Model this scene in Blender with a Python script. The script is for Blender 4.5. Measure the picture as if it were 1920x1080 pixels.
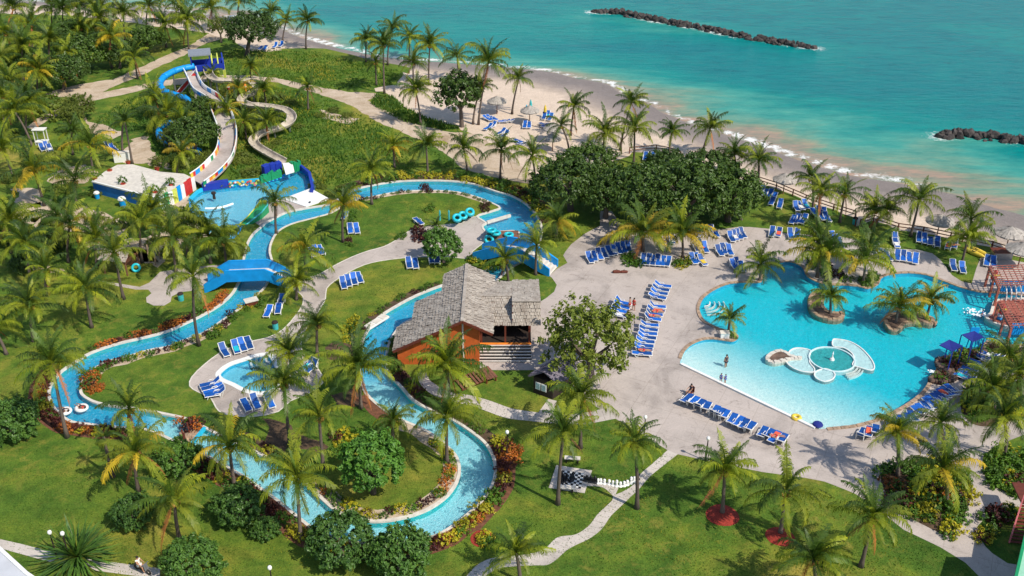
import bpy, bmesh, math, random
import numpy as np
from mathutils import Vector, Matrix, noise
from mathutils.geometry import delaunay_2d_cdt
random.seed(7); RNG = np.random.default_rng(7)
for o in list(bpy.data.objects): bpy.data.objects.remove(o)
SC = bpy.context.scene
COL = SC.collection
PI = math.pi

# ------------------------------------------------------------------ camera
F, CH, TH = 1880.0, 57.0, math.radians(29.4)
cd = bpy.data.cameras.new('camera'); cam = bpy.data.objects.new('camera', cd); COL.objects.link(cam)
cd.sensor_width = 36; cd.lens = F/1920*36; cd.clip_start = 0.5; cd.clip_end = 6000
cam.location = (0, 0, CH); cam.rotation_euler = (PI/2-TH, 0, 0)
SC.camera = cam
SC.render.resolution_x = 1024; SC.render.resolution_y = 576
# ------------------------------------------------------------------ light
SUN_EL = math.radians(48); SH = Vector((-0.8, 0.6, 0)).normalized()      # shadows fall along SH
w = bpy.data.worlds.new("World"); SC.world = w; w.use_nodes = True
nt = w.node_tree; bg = nt.nodes['Background']; sk = nt.nodes.new('ShaderNodeTexSky')
sk.sky_type = 'NISHITA'; sk.sun_disc = False; sk.sun_elevation = SUN_EL
sk.sun_rotation = math.atan2(-SH.x, -SH.y); sk.air_density = 1.0; sk.dust_density = 0.6
nt.links.new(sk.outputs[0], bg.inputs[0]); bg.inputs[1].default_value = 0.15
sd = bpy.data.lights.new('sun', 'SUN'); sd.energy = 4.6; sd.angle = math.radians(0.5); sd.color = (1, 0.93, 0.80)
so = bpy.data.objects.new('sun', sd); COL.objects.link(so)
so.rotation_euler = Vector((SH.x*math.cos(SUN_EL), SH.y*math.cos(SUN_EL), -math.sin(SUN_EL))).to_track_quat('-Z', 'Y').to_euler()
SC.view_settings.view_transform = 'Standard'; SC.view_settings.look = 'None'
SC.view_settings.exposure = 0.06; SC.view_settings.gamma = 1.0
SC.render.engine = 'CYCLES'
SC.cycles.max_bounces = 6; SC.cycles.transparent_max_bounces = 12

# ------------------------------------------------------------------ measuring: where on the ground does a sight line land
_f = np.array([0, math.cos(TH), -math.sin(TH)]); _u = np.array([0, math.sin(TH), math.cos(TH)])
def P(x, y, z=0.0):
    d = np.array([(x-960)/F, 0, 0]) + _u*(-(y-540)/F) + _f
    t = (z-CH)/d[2]
    return Vector((d[0]*t, d[1]*t, z))
def PX(v):
    d = np.array([v[0], v[1], v[2]-CH]); zc = d@_f
    return (960+F*d[0]/zc, 540-F*(d@_u)/zc)
def top(bx, by, tx, ty):
    """point straight above the line through base (parallel to the picture's width) seen at tx,ty"""
    b = P(bx, by); d = np.array([(tx-960)/F, 0, 0]) + _u*(-(ty-540)/F) + _f
    t = b.y/d[1]
    return b, Vector((d[0]*t, b.y, CH+d[2]*t))
def PL(pts, z=0.0): return [P(x, y, z) for x, y in pts]

# ------------------------------------------------------------------ materials
def rgb(c): return (c[0], c[1], c[2], 1)
def newmat(name):
    m = bpy.data.materials.new(name); m.use_nodes = True
    n = m.node_tree.nodes; l = m.node_tree.links
    return m, n, l, n['Principled BSDF']
def N(n, t, **k):
    x = n.new('ShaderNode'+t)
    for a, v in k.items():
        if a.startswith('i_'):
            a = a[2:]; x.inputs[int(a) if a.isdigit() else a.replace('_', ' ')].default_value = v
        else: setattr(x, a, v)
    return x
def ramp(n, l, src, stops):
    r = n.new('ShaderNodeValToRGB'); e = r.color_ramp.elements
    while len(e) > 1: e.remove(e[-1])
    e[0].position = stops[0][0]; e[0].color = rgb(stops[0][1])
    for p, c in stops[1:]:
        k = e.new(p); k.color = rgb(c)
    l.new(src, r.inputs[0]); return r.outputs[0]
def mixc(n, l, fac, a, b, mode='MIX'):
    m = n.new('ShaderNodeMix'); m.data_type = 'RGBA'; m.blend_type = mode
    for i, v in ((0, fac), (6, a), (7, b)):
        if isinstance(v, (int, float)): m.inputs[i].default_value = v
        elif isinstance(v, tuple): m.inputs[i].default_value = rgb(v)
        else: l.new(v, m.inputs[i])
    return m.outputs[2]
def noi(n, l, scale, detail=4, rough=.55, vec=None, dist=0):
    x = N(n, 'TexNoise'); x.inputs['Scale'].default_value = scale; x.inputs['Detail'].default_value = detail
    x.inputs['Roughness'].default_value = rough; x.inputs['Distortion'].default_value = dist
    if vec is None:
        g = n.new('ShaderNodeNewGeometry'); vec = g.outputs['Position']
    l.new(vec, x.inputs['Vector']); return x.outputs[0]
def simple(name, c, rough=.6, var=.18, scale=3.0, metal=0, spec=.4, bump=0, bscale=20, objrand=0):
    m, n, l, b = newmat(name)
    a = tuple(x*(1-var) for x in c); d = tuple(min(1, x*(1+var)) for x in c)
    col = ramp(n, l, noi(n, l, scale), [(.3, a), (.7, d)])
    if objrand:
        oi = n.new('ShaderNodeObjectInfo')
        k = ramp(n, l, oi.outputs['Random'], [(0, (1-objrand,)*3), (1, (1+objrand,)*3)])
        col = mixc(n, l, 1.0, col, k, 'MULTIPLY')
    l.new(col, b.inputs['Base Color'])
    b.inputs['Roughness'].default_value = rough; b.inputs['Metallic'].default_value = metal
    b.inputs['Specular IOR Level'].default_value = spec
    if bump:
        bp = N(n, 'Bump', i_Strength=bump, i_Distance=.05); l.new(noi(n, l, bscale), bp.inputs['Height'])
        l.new(bp.outputs[0], b.inputs['Normal'])
    return m
def leafmat(name, c1, c2, trans=.25, rough=.5, nscale=.7, rnd=.35, spec=.35):
    m, n, l, b = newmat(name)
    col = ramp(n, l, noi(n, l, nscale, 5, .7), [(.32, c1), (.68, c2)])
    oi = n.new('ShaderNodeObjectInfo')
    k = ramp(n, l, oi.outputs['Random'], [(0, (1-rnd, 1-rnd, 1-rnd*.6)), (1, (1+rnd, 1+rnd*.8, 1))])
    col = mixc(n, l, 1.0, col, k, 'MULTIPLY')
    l.new(col, b.inputs['Base Color']); b.inputs['Roughness'].default_value = rough
    b.inputs['Specular IOR Level'].default_value = spec
    t = n.new('ShaderNodeBsdfTranslucent'); l.new(mixc(n, l, 1.0, col, (1.1, 1.22, .55), 'MULTIPLY'), t.inputs[0])
    mx = n.new('ShaderNodeMixShader'); mx.inputs[0].default_value = trans
    l.new(b.outputs[0], mx.inputs[1]); l.new(t.outputs[0], mx.inputs[2])
    l.new(mx.outputs[0], n['Material Output'].inputs[0])
    return m

def grass_mat():
    m, n, l, b = newmat('lawn_grass')
    big = ramp(n, l, noi(n, l, .06, 6, .66, dist=.6), [(.32, (.052, .118, .018)), (.45, (.085, .158, .022)), (.53, (.13, .19, .025)), (.61, (.21, .218, .034)), (.73, (.34, .27, .07))])
    mid = ramp(n, l, noi(n, l, .45, 8, .75), [(.28, (.42, .52, .5)), (.5, (.92, .96, .9)), (.72, (1.6, 1.38, 1.2))])
    fine = ramp(n, l, noi(n, l, 7, 3, .7), [(.25, (.55, .55, .55)), (.75, (1.4, 1.4, 1.35))])
    c = mixc(n, l, 1.0, big, mid, 'MULTIPLY'); c = mixc(n, l, 1.0, c, fine, 'MULTIPLY')
    yl = ramp(n, l, noi(n, l, .75, 8, .78, dist=.5), [(.50, (0, 0, 0)), (.66, (.62,)*3)])
    yb = ramp(n, l, noi(n, l, .09, 4, .6), [(.40, (.15,)*3), (.58, (1,)*3)])
    yf = mixc(n, l, 1.0, yl, yb, 'MULTIPLY')
    c = mixc(n, l, yf, c, (.33, .27, .055))
    bare = ramp(n, l, noi(n, l, .22, 7, .72, dist=1.2), [(.665, (0, 0, 0)), (.75, (1, 1, 1))])
    c = mixc(n, l, bare, c, (.36, .25, .10))
    l.new(c, b.inputs['Base Color']); b.inputs['Roughness'].default_value = .9; b.inputs['Specular IOR Level'].default_value = .12
    bp = N(n, 'Bump', i_Strength=.9, i_Distance=.12); l.new(noi(n, l, 5, 6, .8), bp.inputs['Height']); l.new(bp.outputs[0], b.inputs['Normal'])
    return m
def concrete_mat(name, base, wet=.0, stain=.5):
    m, n, l, b = newmat(name)
    a = tuple(x*.72 for x in base); d = tuple(min(1, x*1.12) for x in base)
    c = ramp(n, l, noi(n, l, .16, 8, .68, dist=.8), [(.34, a), (.5, base), (.68, d)])
    st = ramp(n, l, noi(n, l, .55, 8, .8, dist=2.0), [(.55, (1, 1, 1)), (.70, (1-stain*.55, 1-stain*.58, 1-stain*.6))])
    c = mixc(n, l, 1.0, c, st, 'MULTIPLY')
    f = ramp(n, l, noi(n, l, 6, 5, .8), [(.3, (.86, .86, .86)), (.7, (1.1, 1.1, 1.1))])
    c = mixc(n, l, 1.0, c, f, 'MULTIPLY')
    g = n.new('ShaderNodeNewGeometry'); mp = N(n, 'Mapping'); mp.inputs['Rotation'].default_value = (0, 0, math.radians(27)); l.new(g.outputs['Position'], mp.inputs[0])
    bk = n.new('ShaderNodeTexBrick'); bk.offset = 0; bk.inputs['Scale'].default_value = 1; bk.inputs['Brick Width'].default_value = 3.6; bk.inputs['Row Height'].default_value = 3.6; bk.inputs['Mortar Size'].default_value = .035; bk.inputs['Mortar Smooth'].default_value = .3
    bk.inputs['Color1'].default_value = (1, 1, 1, 1); bk.inputs['Color2'].default_value = (.96, .96, .965, 1); bk.inputs['Mortar'].default_value = (.83, .82, .80, 1); l.new(mp.outputs[0], bk.inputs[0])
    if name.startswith('pool'): c = mixc(n, l, 1.0, c, bk.outputs[0], 'MULTIPLY')
    l.new(c, b.inputs['Base Color']); b.inputs['Roughness'].default_value = .82; b.inputs['Specular IOR Level'].default_value = .25
    bp = N(n, 'Bump', i_Strength=.25, i_Distance=.02); l.new(noi(n, l, 12, 5, .7), bp.inputs['Height']); l.new(bp.outputs[0], b.inputs['Normal'])
    return m
def attr_ramp(n, l, name, stops):
    a = n.new('ShaderNodeAttribute'); a.attribute_name = name
    return ramp(n, l, a.outputs['Fac'], stops), a
def sand_mat():
    m, n, l, b = newmat('beach_sand')
    a = n.new('ShaderNodeAttribute'); a.attribute_name = 'wet'
    ad = N(n, 'Math', operation='ADD'); l.new(a.outputs['Fac'], ad.inputs[0])
    sc = N(n, 'Math', operation='MULTIPLY_ADD'); l.new(noi(n, l, .12, 6, .7), sc.inputs[0]); sc.inputs[1].default_value = .5; sc.inputs[2].default_value = -.25
    l.new(sc.outputs[0], ad.inputs[1])
    c = ramp(n, l, ad.outputs[0], [(.3, (.66, .53, .42)), (.42, (.50, .40, .32)), (.62, (.33, .27, .235)), (.9, (.235, .195, .175))])
    mid = ramp(n, l, noi(n, l, .5, 8, .8, dist=1), [(.3, (.84, .82, .8)), (.7, (1.1, 1.1, 1.1))])
    c = mixc(n, l, 1.0, c, mid, 'MULTIPLY')
    f = ramp(n, l, noi(n, l, 3, 5, .8), [(.3, (.82, .82, .82)), (.7, (1.1, 1.1, 1.1))])
    c = mixc(n, l, 1.0, c, f, 'MULTIPLY')
    l.new(c, b.inputs['Base Color'])
    r = ramp(n, l, ad.outputs[0], [(.4, (.9,)*3), (.8, (.6,)*3)]); l.new(r, b.inputs['Roughness'])
    bp = N(n, 'Bump', i_Strength=.8, i_Distance=.15); l.new(noi(n, l, 1.5, 6, .75), bp.inputs['Height']); l.new(bp.outputs[0], b.inputs['Normal'])
    return m
def dirt_mat():
    m, n, l, b = newmat('dirt')
    c = ramp(n, l, noi(n, l, .3, 8, .72, dist=.8), [(.3, (.36, .26, .17)), (.5, (.52, .41, .30)), (.7, (.64, .52, .41))])
    f = ramp(n, l, noi(n, l, 3, 5, .8), [(.3, (.72, .72, .72)), (.7, (1.12, 1.12, 1.12))])
    c = mixc(n, l, 1.0, c, f, 'MULTIPLY')
    l.new(c, b.inputs['Base Color']); b.inputs['Roughness'].default_value = .95; b.inputs['Specular IOR Level'].default_value = .1
    bp = N(n, 'Bump', i_Strength=.5, i_Distance=.08); l.new(noi(n, l, 3, 6, .8), bp.inputs['Height']); l.new(bp.outputs[0], b.inputs['Normal'])
    return m
def sea_mat():
    m, n, l, b = newmat('sea_water')
    a = n.new('ShaderNodeAttribute'); a.attribute_name = 'shore'
    g = n.new('ShaderNodeNewGeometry'); mp = N(n, 'Mapping'); mp.inputs['Rotation'].default_value = (0, 0, math.radians(24)); mp.inputs['Scale'].default_value = (.35, 1, 1)
    l.new(g.outputs['Position'], mp.inputs[0]); V = mp.outputs[0]
    s = N(n, 'Math', operation='MULTIPLY_ADD'); l.new(noi(n, l, .035, 7, .62, V, .8), s.inputs[0]); s.inputs[1].default_value = 2.0; s.inputs[2].default_value = -.98
    ad = N(n, 'Math', operation='ADD'); l.new(a.outputs['Fac'], ad.inputs[0]); l.new(s.outputs[0], ad.inputs[1])
    c = ramp(n, l, ad.outputs[0], [(0.0, (.29, .24, .18)), (.07, (.24, .26, .18)), (.18, (.12, .28, .21)), (.36, (.05, .29, .24)), (.60, (.0, .215, .20)), (1, (0.0, .165, .18))])
    sw = ramp(n, l, noi(n, l, .5, 7, .7, V), [(.3, (.5, .80, .84)), (.5, (1, 1, 1)), (.70, (1.6, 1.16, 1.1))])
    c = mixc(n, l, 1.0, c, sw, 'MULTIPLY')
    # foam: white water lies where waves break
    fo = n.new('ShaderNodeAttribute'); fo.attribute_name = 'foam'
    fn = noi(n, l, 1.1, 8, .78, None, 1.2)
    lowm = ramp(n, l, noi(n, l, .11, 3, .6), [(.36, (.62,)*3), (.60, (1,)*3)])
    fq = N(n, 'Math', operation='MULTIPLY'); l.new(fo.outputs['Fac'], fq.inputs[0]); l.new(lowm, fq.inputs[1])
    fa = N(n, 'Math', operation='ADD'); l.new(fq.outputs[0], fa.inputs[0]); l.new(fn, fa.inputs[1])
    fm = ramp(n, l, fa.outputs[0], [(.84, (0, 0, 0)), (1.0, (1, 1, 1))])
    c = mixc(n, l, fm, c, (.78, .78, .76))
    l.new(c, b.inputs['Base Color']); b.inputs['Roughness'].default_value = .22; b.inputs['IOR'].default_value = 1.33
    b.inputs['Specular IOR Level'].default_value = .10
    bp = N(n, 'Bump', i_Strength=.55, i_Distance=.35); l.new(noi(n, l, .9, 7, .65, V), bp.inputs['Height']); l.new(bp.outputs[0], b.inputs['Normal'])
    return m
def pool_water_mat(name, tint, foam=.0, fscale=2.0, bump=.7):
    m, n, l, b = newmat(name); n.remove(b)
    tr = n.new('ShaderNodeBsdfTransparent'); tr.inputs[0].default_value = rgb(tint)
    gl = n.new('ShaderNodeBsdfGlossy'); gl.inputs['Roughness'].default_value = .06
    bp = N(n, 'Bump', i_Strength=bump, i_Distance=.08); l.new(noi(n, l, 3.5, 6, .7), bp.inputs['Height']); l.new(bp.outputs[0], gl.inputs['Normal'])
    fr = n.new('ShaderNodeFresnel'); fr.inputs[0].default_value = 1.33; l.new(bp.outputs[0], fr.inputs['Normal'])
    mx = n.new('ShaderNodeMixShader'); l.new(fr.outputs[0], mx.inputs[0]); l.new(tr.outputs[0], mx.inputs[1]); l.new(gl.outputs[0], mx.inputs[2])
    out = mx.outputs[0]
    if foam:  # white flecks painted for sun glints on the ripples, along with foam
        df = n.new('ShaderNodeBsdfDiffuse'); df.inputs[0].default_value = (.85, .93, .95, 1)
        fm = ramp(n, l, noi(n, l, fscale, 6, .72, None, 1.5), [(.56, (0, 0, 0)), (.66, (foam,)*3)])
        m2 = n.new('ShaderNodeMixShader'); l.new(fm, m2.inputs[0]); l.new(out, m2.inputs[1]); l.new(df.outputs[0], m2.inputs[2]); out = m2.outputs[0]
    l.new(out, n['Material Output'].inputs[0])
    return m
def basin_mat(name, deep, pale, attr='pale'):
    m, n, l, b = newmat(name)
    a = n.new('ShaderNodeAttribute'); a.attribute_name = attr
    s = N(n, 'Math', operation='MULTIPLY_ADD'); l.new(noi(n, l, 1.3, 6, .75), s.inputs[0]); s.inputs[1].default_value = .3; s.inputs[2].default_value = -.15
    ad = N(n, 'Math', operation='ADD'); l.new(a.outputs['Fac'], ad.inputs[0]); l.new(s.outputs[0], ad.inputs[1])
    c = ramp(n, l, ad.outputs[0], [(0, deep), (1, pale)])
    f = ramp(n, l, noi(n, l, 3.5, 5, .8, None, 1.5), [(.32, (.74, .84, .85)), (.5, (1, 1, 1)), (.66, (1.35, 1.16, 1.12))])
    c = mixc(n, l, 1.0, c, f, 'MULTIPLY')
    l.new(c, b.inputs['Base Color']); b.inputs['Roughness'].default_value = .7
    return m
def bark_mat():
    m, n, l, b = newmat('palm_bark')
    g = n.new('ShaderNodeTexCoord'); wv = N(n, 'TexWave'); wv.bands_direction = 'Z'; wv.inputs['Scale'].default_value = 3.2; wv.inputs['Distortion'].default_value = 2
    l.new(g.outputs['Object'], wv.inputs[0])
    c = ramp(n, l, wv.outputs['Fac'], [(.2, (.055, .042, .034)), (.6, (.155, .122, .10))])
    oi = n.new('ShaderNodeObjectInfo'); k = ramp(n, l, oi.outputs['Random'], [(0, (.75, .72, .7)), (1, (1.35, 1.3, 1.3))])
    l.new(mixc(n, l, 1.0, c, k, 'MULTIPLY'), b.inputs['Base Color']); b.inputs['Roughness'].default_value = .9
    return m
def roof_mat():
    m, n, l, b = newmat('weathered_shake')
    c = ramp(n, l, noi(n, l, 1.1, 8, .8, dist=.6), [(.3, (.21, .17, .14)), (.5, (.37, .325, .28)), (.7, (.56, .51, .45))])
    f = ramp(n, l, noi(n, l, 5.5, 4, .8), [(.3, (.66, .65, .64)), (.7, (1.22, 1.2, 1.17))])
    l.new(mixc(n, l, 1.0, c, f, 'MULTIPLY'), b.inputs['Base Color']); b.inputs['Roughness'].default_value = .9
    return m

M = dict(
 flume=simple('weathered_flume', (.50, .43, .345), .55, .3, 1.0),
 grass=grass_mat(), concrete=concrete_mat('pool_deck_concrete', (.47, .405, .365), stain=.85), path=concrete_mat('path_concrete', (.55, .49, .44), stain=.25),
 sand=sand_mat(), dirt=dirt_mat(), sea=sea_mat(), bark=bark_mat(), roof=roof_mat(),
 kerb=simple('kerb_concrete', (.62, .57, .50), .8, .15, 2), white=simple('white_paint', (.78, .77, .74), .5, .06),
 plastic=simple('white_plastic', (.75, .75, .74), .4, .05), blue=simple('blue_sling', (.006, .085, .37), .6, .25, 3, objrand=.45),
 towel=simple('coloured_towel', (.75, .12, .06), .8), bridge=simple('bridge_blue_paint', (.004, .27, .66), .5, .14, 1.2), royal=simple('royal_blue_paint', (.006, .14, .50), .5, .14, 1.2),
 navy=simple('navy_paint', (.012, .035, .33), .5, .1), canvas=simple('navy_canvas', (.012, .022, .20), .7, .1),
 cyan=simple('cyan_paint', (.02, .44, .66), .5, .1), tube=simple('cyan_vinyl', (.02, .48, .58), .3, .12), orange=simple('orange_wall', (.52, .11, .02), .75, .16, 1.5, bump=.2),
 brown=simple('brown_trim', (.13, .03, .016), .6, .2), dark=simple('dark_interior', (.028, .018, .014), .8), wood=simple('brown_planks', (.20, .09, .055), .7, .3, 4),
 step=simple('pale_tread', (.58, .54, .50), .7, .1), black=simple('black_plastic', (.015, .015, .017), .4), redmulch=simple('red_mulch', (.30, .035, .022), .95, .35, 8, bump=.8),
 mulch=simple('brown_mulch', (.16, .065, .035), .95, .4, 3, bump=.8), soil=simple('dark_soil', (.10, .062, .036), .95, .4, 2, bump=.8), green=simple('green_paint', (.01, .26, .10), .5, .12),
 red=simple('red_paint', (.55, .03, .03), .5), yellow=simple('yellow_paint', (.72, .52, .06), .5), orangep=simple('orange_paint', (.80, .24, .03), .5), lime=simple('lime_paint', (.55, .60, .10), .5),
 pink=simple('pink_paint', (.60, .16, .17), .5, .12), brick=simple('red_stain_wood', (.33, .10, .07), .7, .3, 4), greyroof=simple('grey_roof', (.22, .24, .27), .6, .15), purple=simple('purple_shingle', (.17, .15, .19), .8, .3, 3),
 thatch=simple('silver_thatch', (.40, .36, .32), .95, .3, 3, bump=.8, bscale=12), rock=simple('basalt_rock', (.055, .045, .042), .85, .45, 1.5, bump=.7, bscale=5, objrand=.4),
 stone=simple('tan_stone', (.36, .25, .17), .85, .35, 2, bump=.6, bscale=4), pebble=simple('brown_rock', (.15, .095, .07), .9, .4, 1.5, bump=.8, bscale=4), metal=simple('grey_metal', (.30, .31, .33), .4, .1, metal=.6),
 globe=simple('lamp_globe', (.85, .84, .80), .3, .02), glass=simple('window_glass', (.35, .50, .56), .15, .1), foam=simple('white_water', (.85, .90, .92), .6, .05, bump=.6),
 palewall=simple('pale_tile', (.60, .76, .78), .5, .08), teal=simple('teal_tile', (.05, .42, .44), .4, .15, 3), terracotta=simple('terracotta', (.50, .06, .035), .6), mint=simple('mint_roof', (.30, .58, .42), .6, .1), greywhite=simple('membrane_roof', (.52, .53, .56), .5, .1, .5),
 skin=simple('skin', (.42, .22, .14), .6, .05), hair=simple('hair', (.02, .015, .012), .7), coconut=simple('coconut_husk', (.38, .20, .04), .6, .3, 3),
 palm_green=leafmat('palm_leaf_green', (.028, .072, .011), (.092, .155, .018)), palm_lime=leafmat('palm_leaf_lime', (.115, .185, .014), (.33, .36, .026), .30),
 palm_gold=leafmat('palm_leaf_gold', (.40, .32, .02), (.58, .40, .035), .25), palm_dead=leafmat('palm_leaf_dead', (.30, .10, .03), (.40, .17, .06), .1),
 leaf_dark=leafmat('leaf_dark', (.022, .056, .010), (.095, .165, .022), .15, .45, 2.0, .2), leaf_mid=leafmat('leaf_mid', (.032, .088, .02), (.13, .26, .04), .2, .45, 2.2, .2), leaf_bright=leafmat('leaf_bright', (.04, .125, .02), (.14, .31, .038), .25, .5, 2.2, .15),
 leaf_olive=leafmat('leaf_olive', (.07, .115, .014), (.19, .225, .03), .2, .5, 1.0, .2),
 sh_green=leafmat('shrub_green', (.045, .12, .012), (.11, .22, .018), .2), sh_yellow=leafmat('shrub_yellow', (.28, .30, .015), (.58, .50, .03), .25), sh_red=leafmat('shrub_maroon', (.045, .014, .013), (.11, .022, .018), .1), sh_orange=leafmat('shrub_orange', (.16, .10, .015), (.55, .13, .02), .1, nscale=3.5),
 meadow=leafmat('meadow_blade', (.045, .125, .014), (.115, .20, .022), .3, .6, .25, .1), meadow_y=leafmat('meadow_straw', (.24, .26, .02), (.40, .34, .04), .3, .6, .25, .1),
 water=pool_water_mat('pool_water', (.90, .98, .99), .05, 3.2), rwater=pool_water_mat('river_water', (.90, .97, .99), .34, 4.2, .9),
 basin=basin_mat('pool_basin_depth_tint', (.0, .54, .66), (.66, .81, .81)), rbasin=basin_mat('river_basin_paint', (.0, .40, .64), (.36, .74, .80)), rwall=simple('river_wall_paint', (.02, .50, .52), .6, .1),
 cloth_white=simple('white_cloth', (.75, .73, .70), .8), cloth_blue=simple('blue_cloth', (.02, .10, .40), .8), cloth_dark=simple('dark_cloth', (.03, .03, .05), .8), cloth_red=simple('red_cloth', (.6, .05, .04), .8),
)

# ------------------------------------------------------------------ builders
def tag(o, label=None, cat=None, group=None, kind=None):
    if label: o['label'] = label
    if cat: o['category'] = cat
    if group: o['group'] = group
    if kind: o['kind'] = kind
    return o
def mesh(name, verts, faces, mats, fmat=None, smooth=False, attrs=None):
    me = bpy.data.meshes.new(name); me.from_pydata([tuple(v) for v in verts], [], [tuple(f) for f in faces])
    for m in (mats if isinstance(mats, (list, tuple)) else [mats]): me.materials.append(m)
    if fmat is not None: me.polygons.foreach_set('material_index', np.array(fmat, dtype=np.int32))
    if smooth: me.polygons.foreach_set('use_smooth', np.ones(len(me.polygons), dtype=bool))
    if attrs:
        for k, v in attrs.items():
            a = me.attributes.new(k, 'FLOAT', 'POINT'); a.data.foreach_set('value', np.array(v, dtype=np.float32))
    me.update(); return me
def put(name, me, parent=None, loc=(0, 0, 0), rz=0, sc=1, rot=None):
    o = bpy.data.objects.new(name, me); COL.objects.link(o)
    o.location = loc; o.rotation_euler = rot if rot else (0, 0, rz)
    o.scale = (sc, sc, sc) if isinstance(sc, (int, float)) else sc
    if parent is not None: o.parent = parent
    return o
def empty(name, loc, label, cat, group=None, rz=0, sc=1):
    o = put(name, None, None, loc, rz, sc); o.empty_display_size = .3
    return tag(o, label, cat, group)
class MB:
    def __init__(s): s.v = []; s.f = []; s.m = []
    def add(s, v, f, mi=0):
        k = len(s.v); s.v += [tuple(x) for x in v]; s.f += [tuple(i+k for i in q) for q in f]; s.m += [mi]*len(f); return s
    def box(s, c, d, rz=0, mi=0, top=1.0):
        x, y, z = d[0]/2, d[1]/2, d[2]/2; ca, sa = math.cos(rz), math.sin(rz)
        v = []
        for k, zz in ((1, -z), (top, z)):
            for a, b in ((-x, -y), (x, -y), (x, y), (-x, y)):
                a *= k; b *= k; v.append((c[0]+a*ca-b*sa, c[1]+a*sa+b*ca, c[2]+zz))
        return s.add(v, [(3, 2, 1, 0), (4, 5, 6, 7), (0, 1, 5, 4), (1, 2, 6, 5), (2, 3, 7, 6), (3, 0, 4, 7)], mi)
    def beam(s, a, b, w, h=None, mi=0):
        a = Vector(a); b = Vector(b); h = h or w; d = (b-a).normalized()
        side = d.cross(Vector((0, 0, 1)));
        if side.length < 1e-3: side = Vector((1, 0, 0))
        side.normalize(); up = side.cross(d).normalized()
        v = [p+side*(w/2*i)+up*(h/2*j) for p in (a, b) for i, j in ((-1, -1), (1, -1), (1, 1), (-1, 1))]
        return s.add(v, [(3, 2, 1, 0), (4, 5, 6, 7), (0, 1, 5, 4), (1, 2, 6, 5), (2, 3, 7, 6), (3, 0, 4, 7)], mi)
    def tube(s, pts, r, n=8, mi=0, cap=True, arc=None):
        pts = [Vector(p) for p in pts]; rr = r if isinstance(r, (list, tuple)) else [r]*len(pts)
        k = len(s.v); full = arc is None
        for i, p in enumerate(pts):
            d = (pts[min(i+1, len(pts)-1)]-pts[max(i-1, 0)]).normalized()
            side = d.cross(Vector((0, 0, 1)))
            if side.length < 1e-3: side = Vector((1, 0, 0))
            side.normalize(); up = side.cross(d)
            for j in range(n):
                a = 2*PI*j/n if full else arc[0]+(arc[1]-arc[0])*j/(n-1)
                s.v.append(tuple(p+side*(math.cos(a)*rr[i])+up*(math.sin(a)*rr[i])))
        for i in range(len(pts)-1):
            for j in range(n if full else n-1):
                a = k+i*n+j; b = k+i*n+(j+1) % n
                s.f.append((a, b, b+n, a+n)); s.m.append(mi)
        if cap and full:
            s.f.append(tuple(k+j for j in range(n))[::-1]); s.m.append(mi); e = k+(len(pts)-1)*n
            s.f.append(tuple(e+j for j in range(n))); s.m.append(mi)
        return s
    def lathe(s, prof, c=(0, 0, 0), n=12, mi=0):
        k = len(s.v)
        for r, z in prof:
            for j in range(n): a = 2*PI*j/n; s.v.append((c[0]+r*math.cos(a), c[1]+r*math.sin(a), c[2]+z))
        for i in range(len(prof)-1):
            for j in range(n):
                a = k+i*n+j; b = k+i*n+(j+1) % n; s.f.append((a, b, b+n, a+n)); s.m.append(mi)
        s.f.append(tuple(k+j for j in range(n))[::-1]); s.m.append(mi)
        e = k+(len(prof)-1)*n; s.f.append(tuple(e+j for j in range(n))); s.m.append(mi)
        return s
    def torus(s, R, r, c=(0, 0, 0), n=18, m=8, mi=0):
        k = len(s.v)
        for i in range(n):
            a = 2*PI*i/n
            for j in range(m):
                b = 2*PI*j/m; q = R+r*math.cos(b); s.v.append((c[0]+q*math.cos(a), c[1]+q*math.sin(a), c[2]+r*math.sin(b)))
        for i in range(n):
            for j in range(m):
                s.f.append((k+i*m+j, k+((i+1) % n)*m+j, k+((i+1) % n)*m+(j+1) % m, k+i*m+(j+1) % m)); s.m.append(mi)
        return s
    def prism(s, loop, z0, z1, mi=0):
        """closed loop of (x,y) raised from z0 to z1"""
        n = len(loop); k = len(s.v)
        zz0 = z0 if isinstance(z0, (list, tuple)) else [z0]*n; zz1 = z1 if isinstance(z1, (list, tuple)) else [z1]*n
        s.v += [(p[0], p[1], zz0[i]) for i, p in enumerate(loop)] + [(p[0], p[1], zz1[i]) for i, p in enumerate(loop)]
        s.f.append(tuple(range(k, k+n))[::-1]); s.f.append(tuple(range(k+n, k+2*n))); s.m += [mi]*2
        for i in range(n): s.f.append((k+i, k+(i+1) % n, k+n+(i+1) % n, k+n+i)); s.m.append(mi)
        return s
    def me(s, name, mats, smooth=False): return mesh(name, s.v, s.f, mats, s.m, smooth)
    def put(s, name, mats, parent=None, loc=(0, 0, 0), rz=0, sc=1, smooth=False, rot=None): return put(name, s.me(name, mats, smooth), parent, loc, rz, sc, rot)

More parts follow.
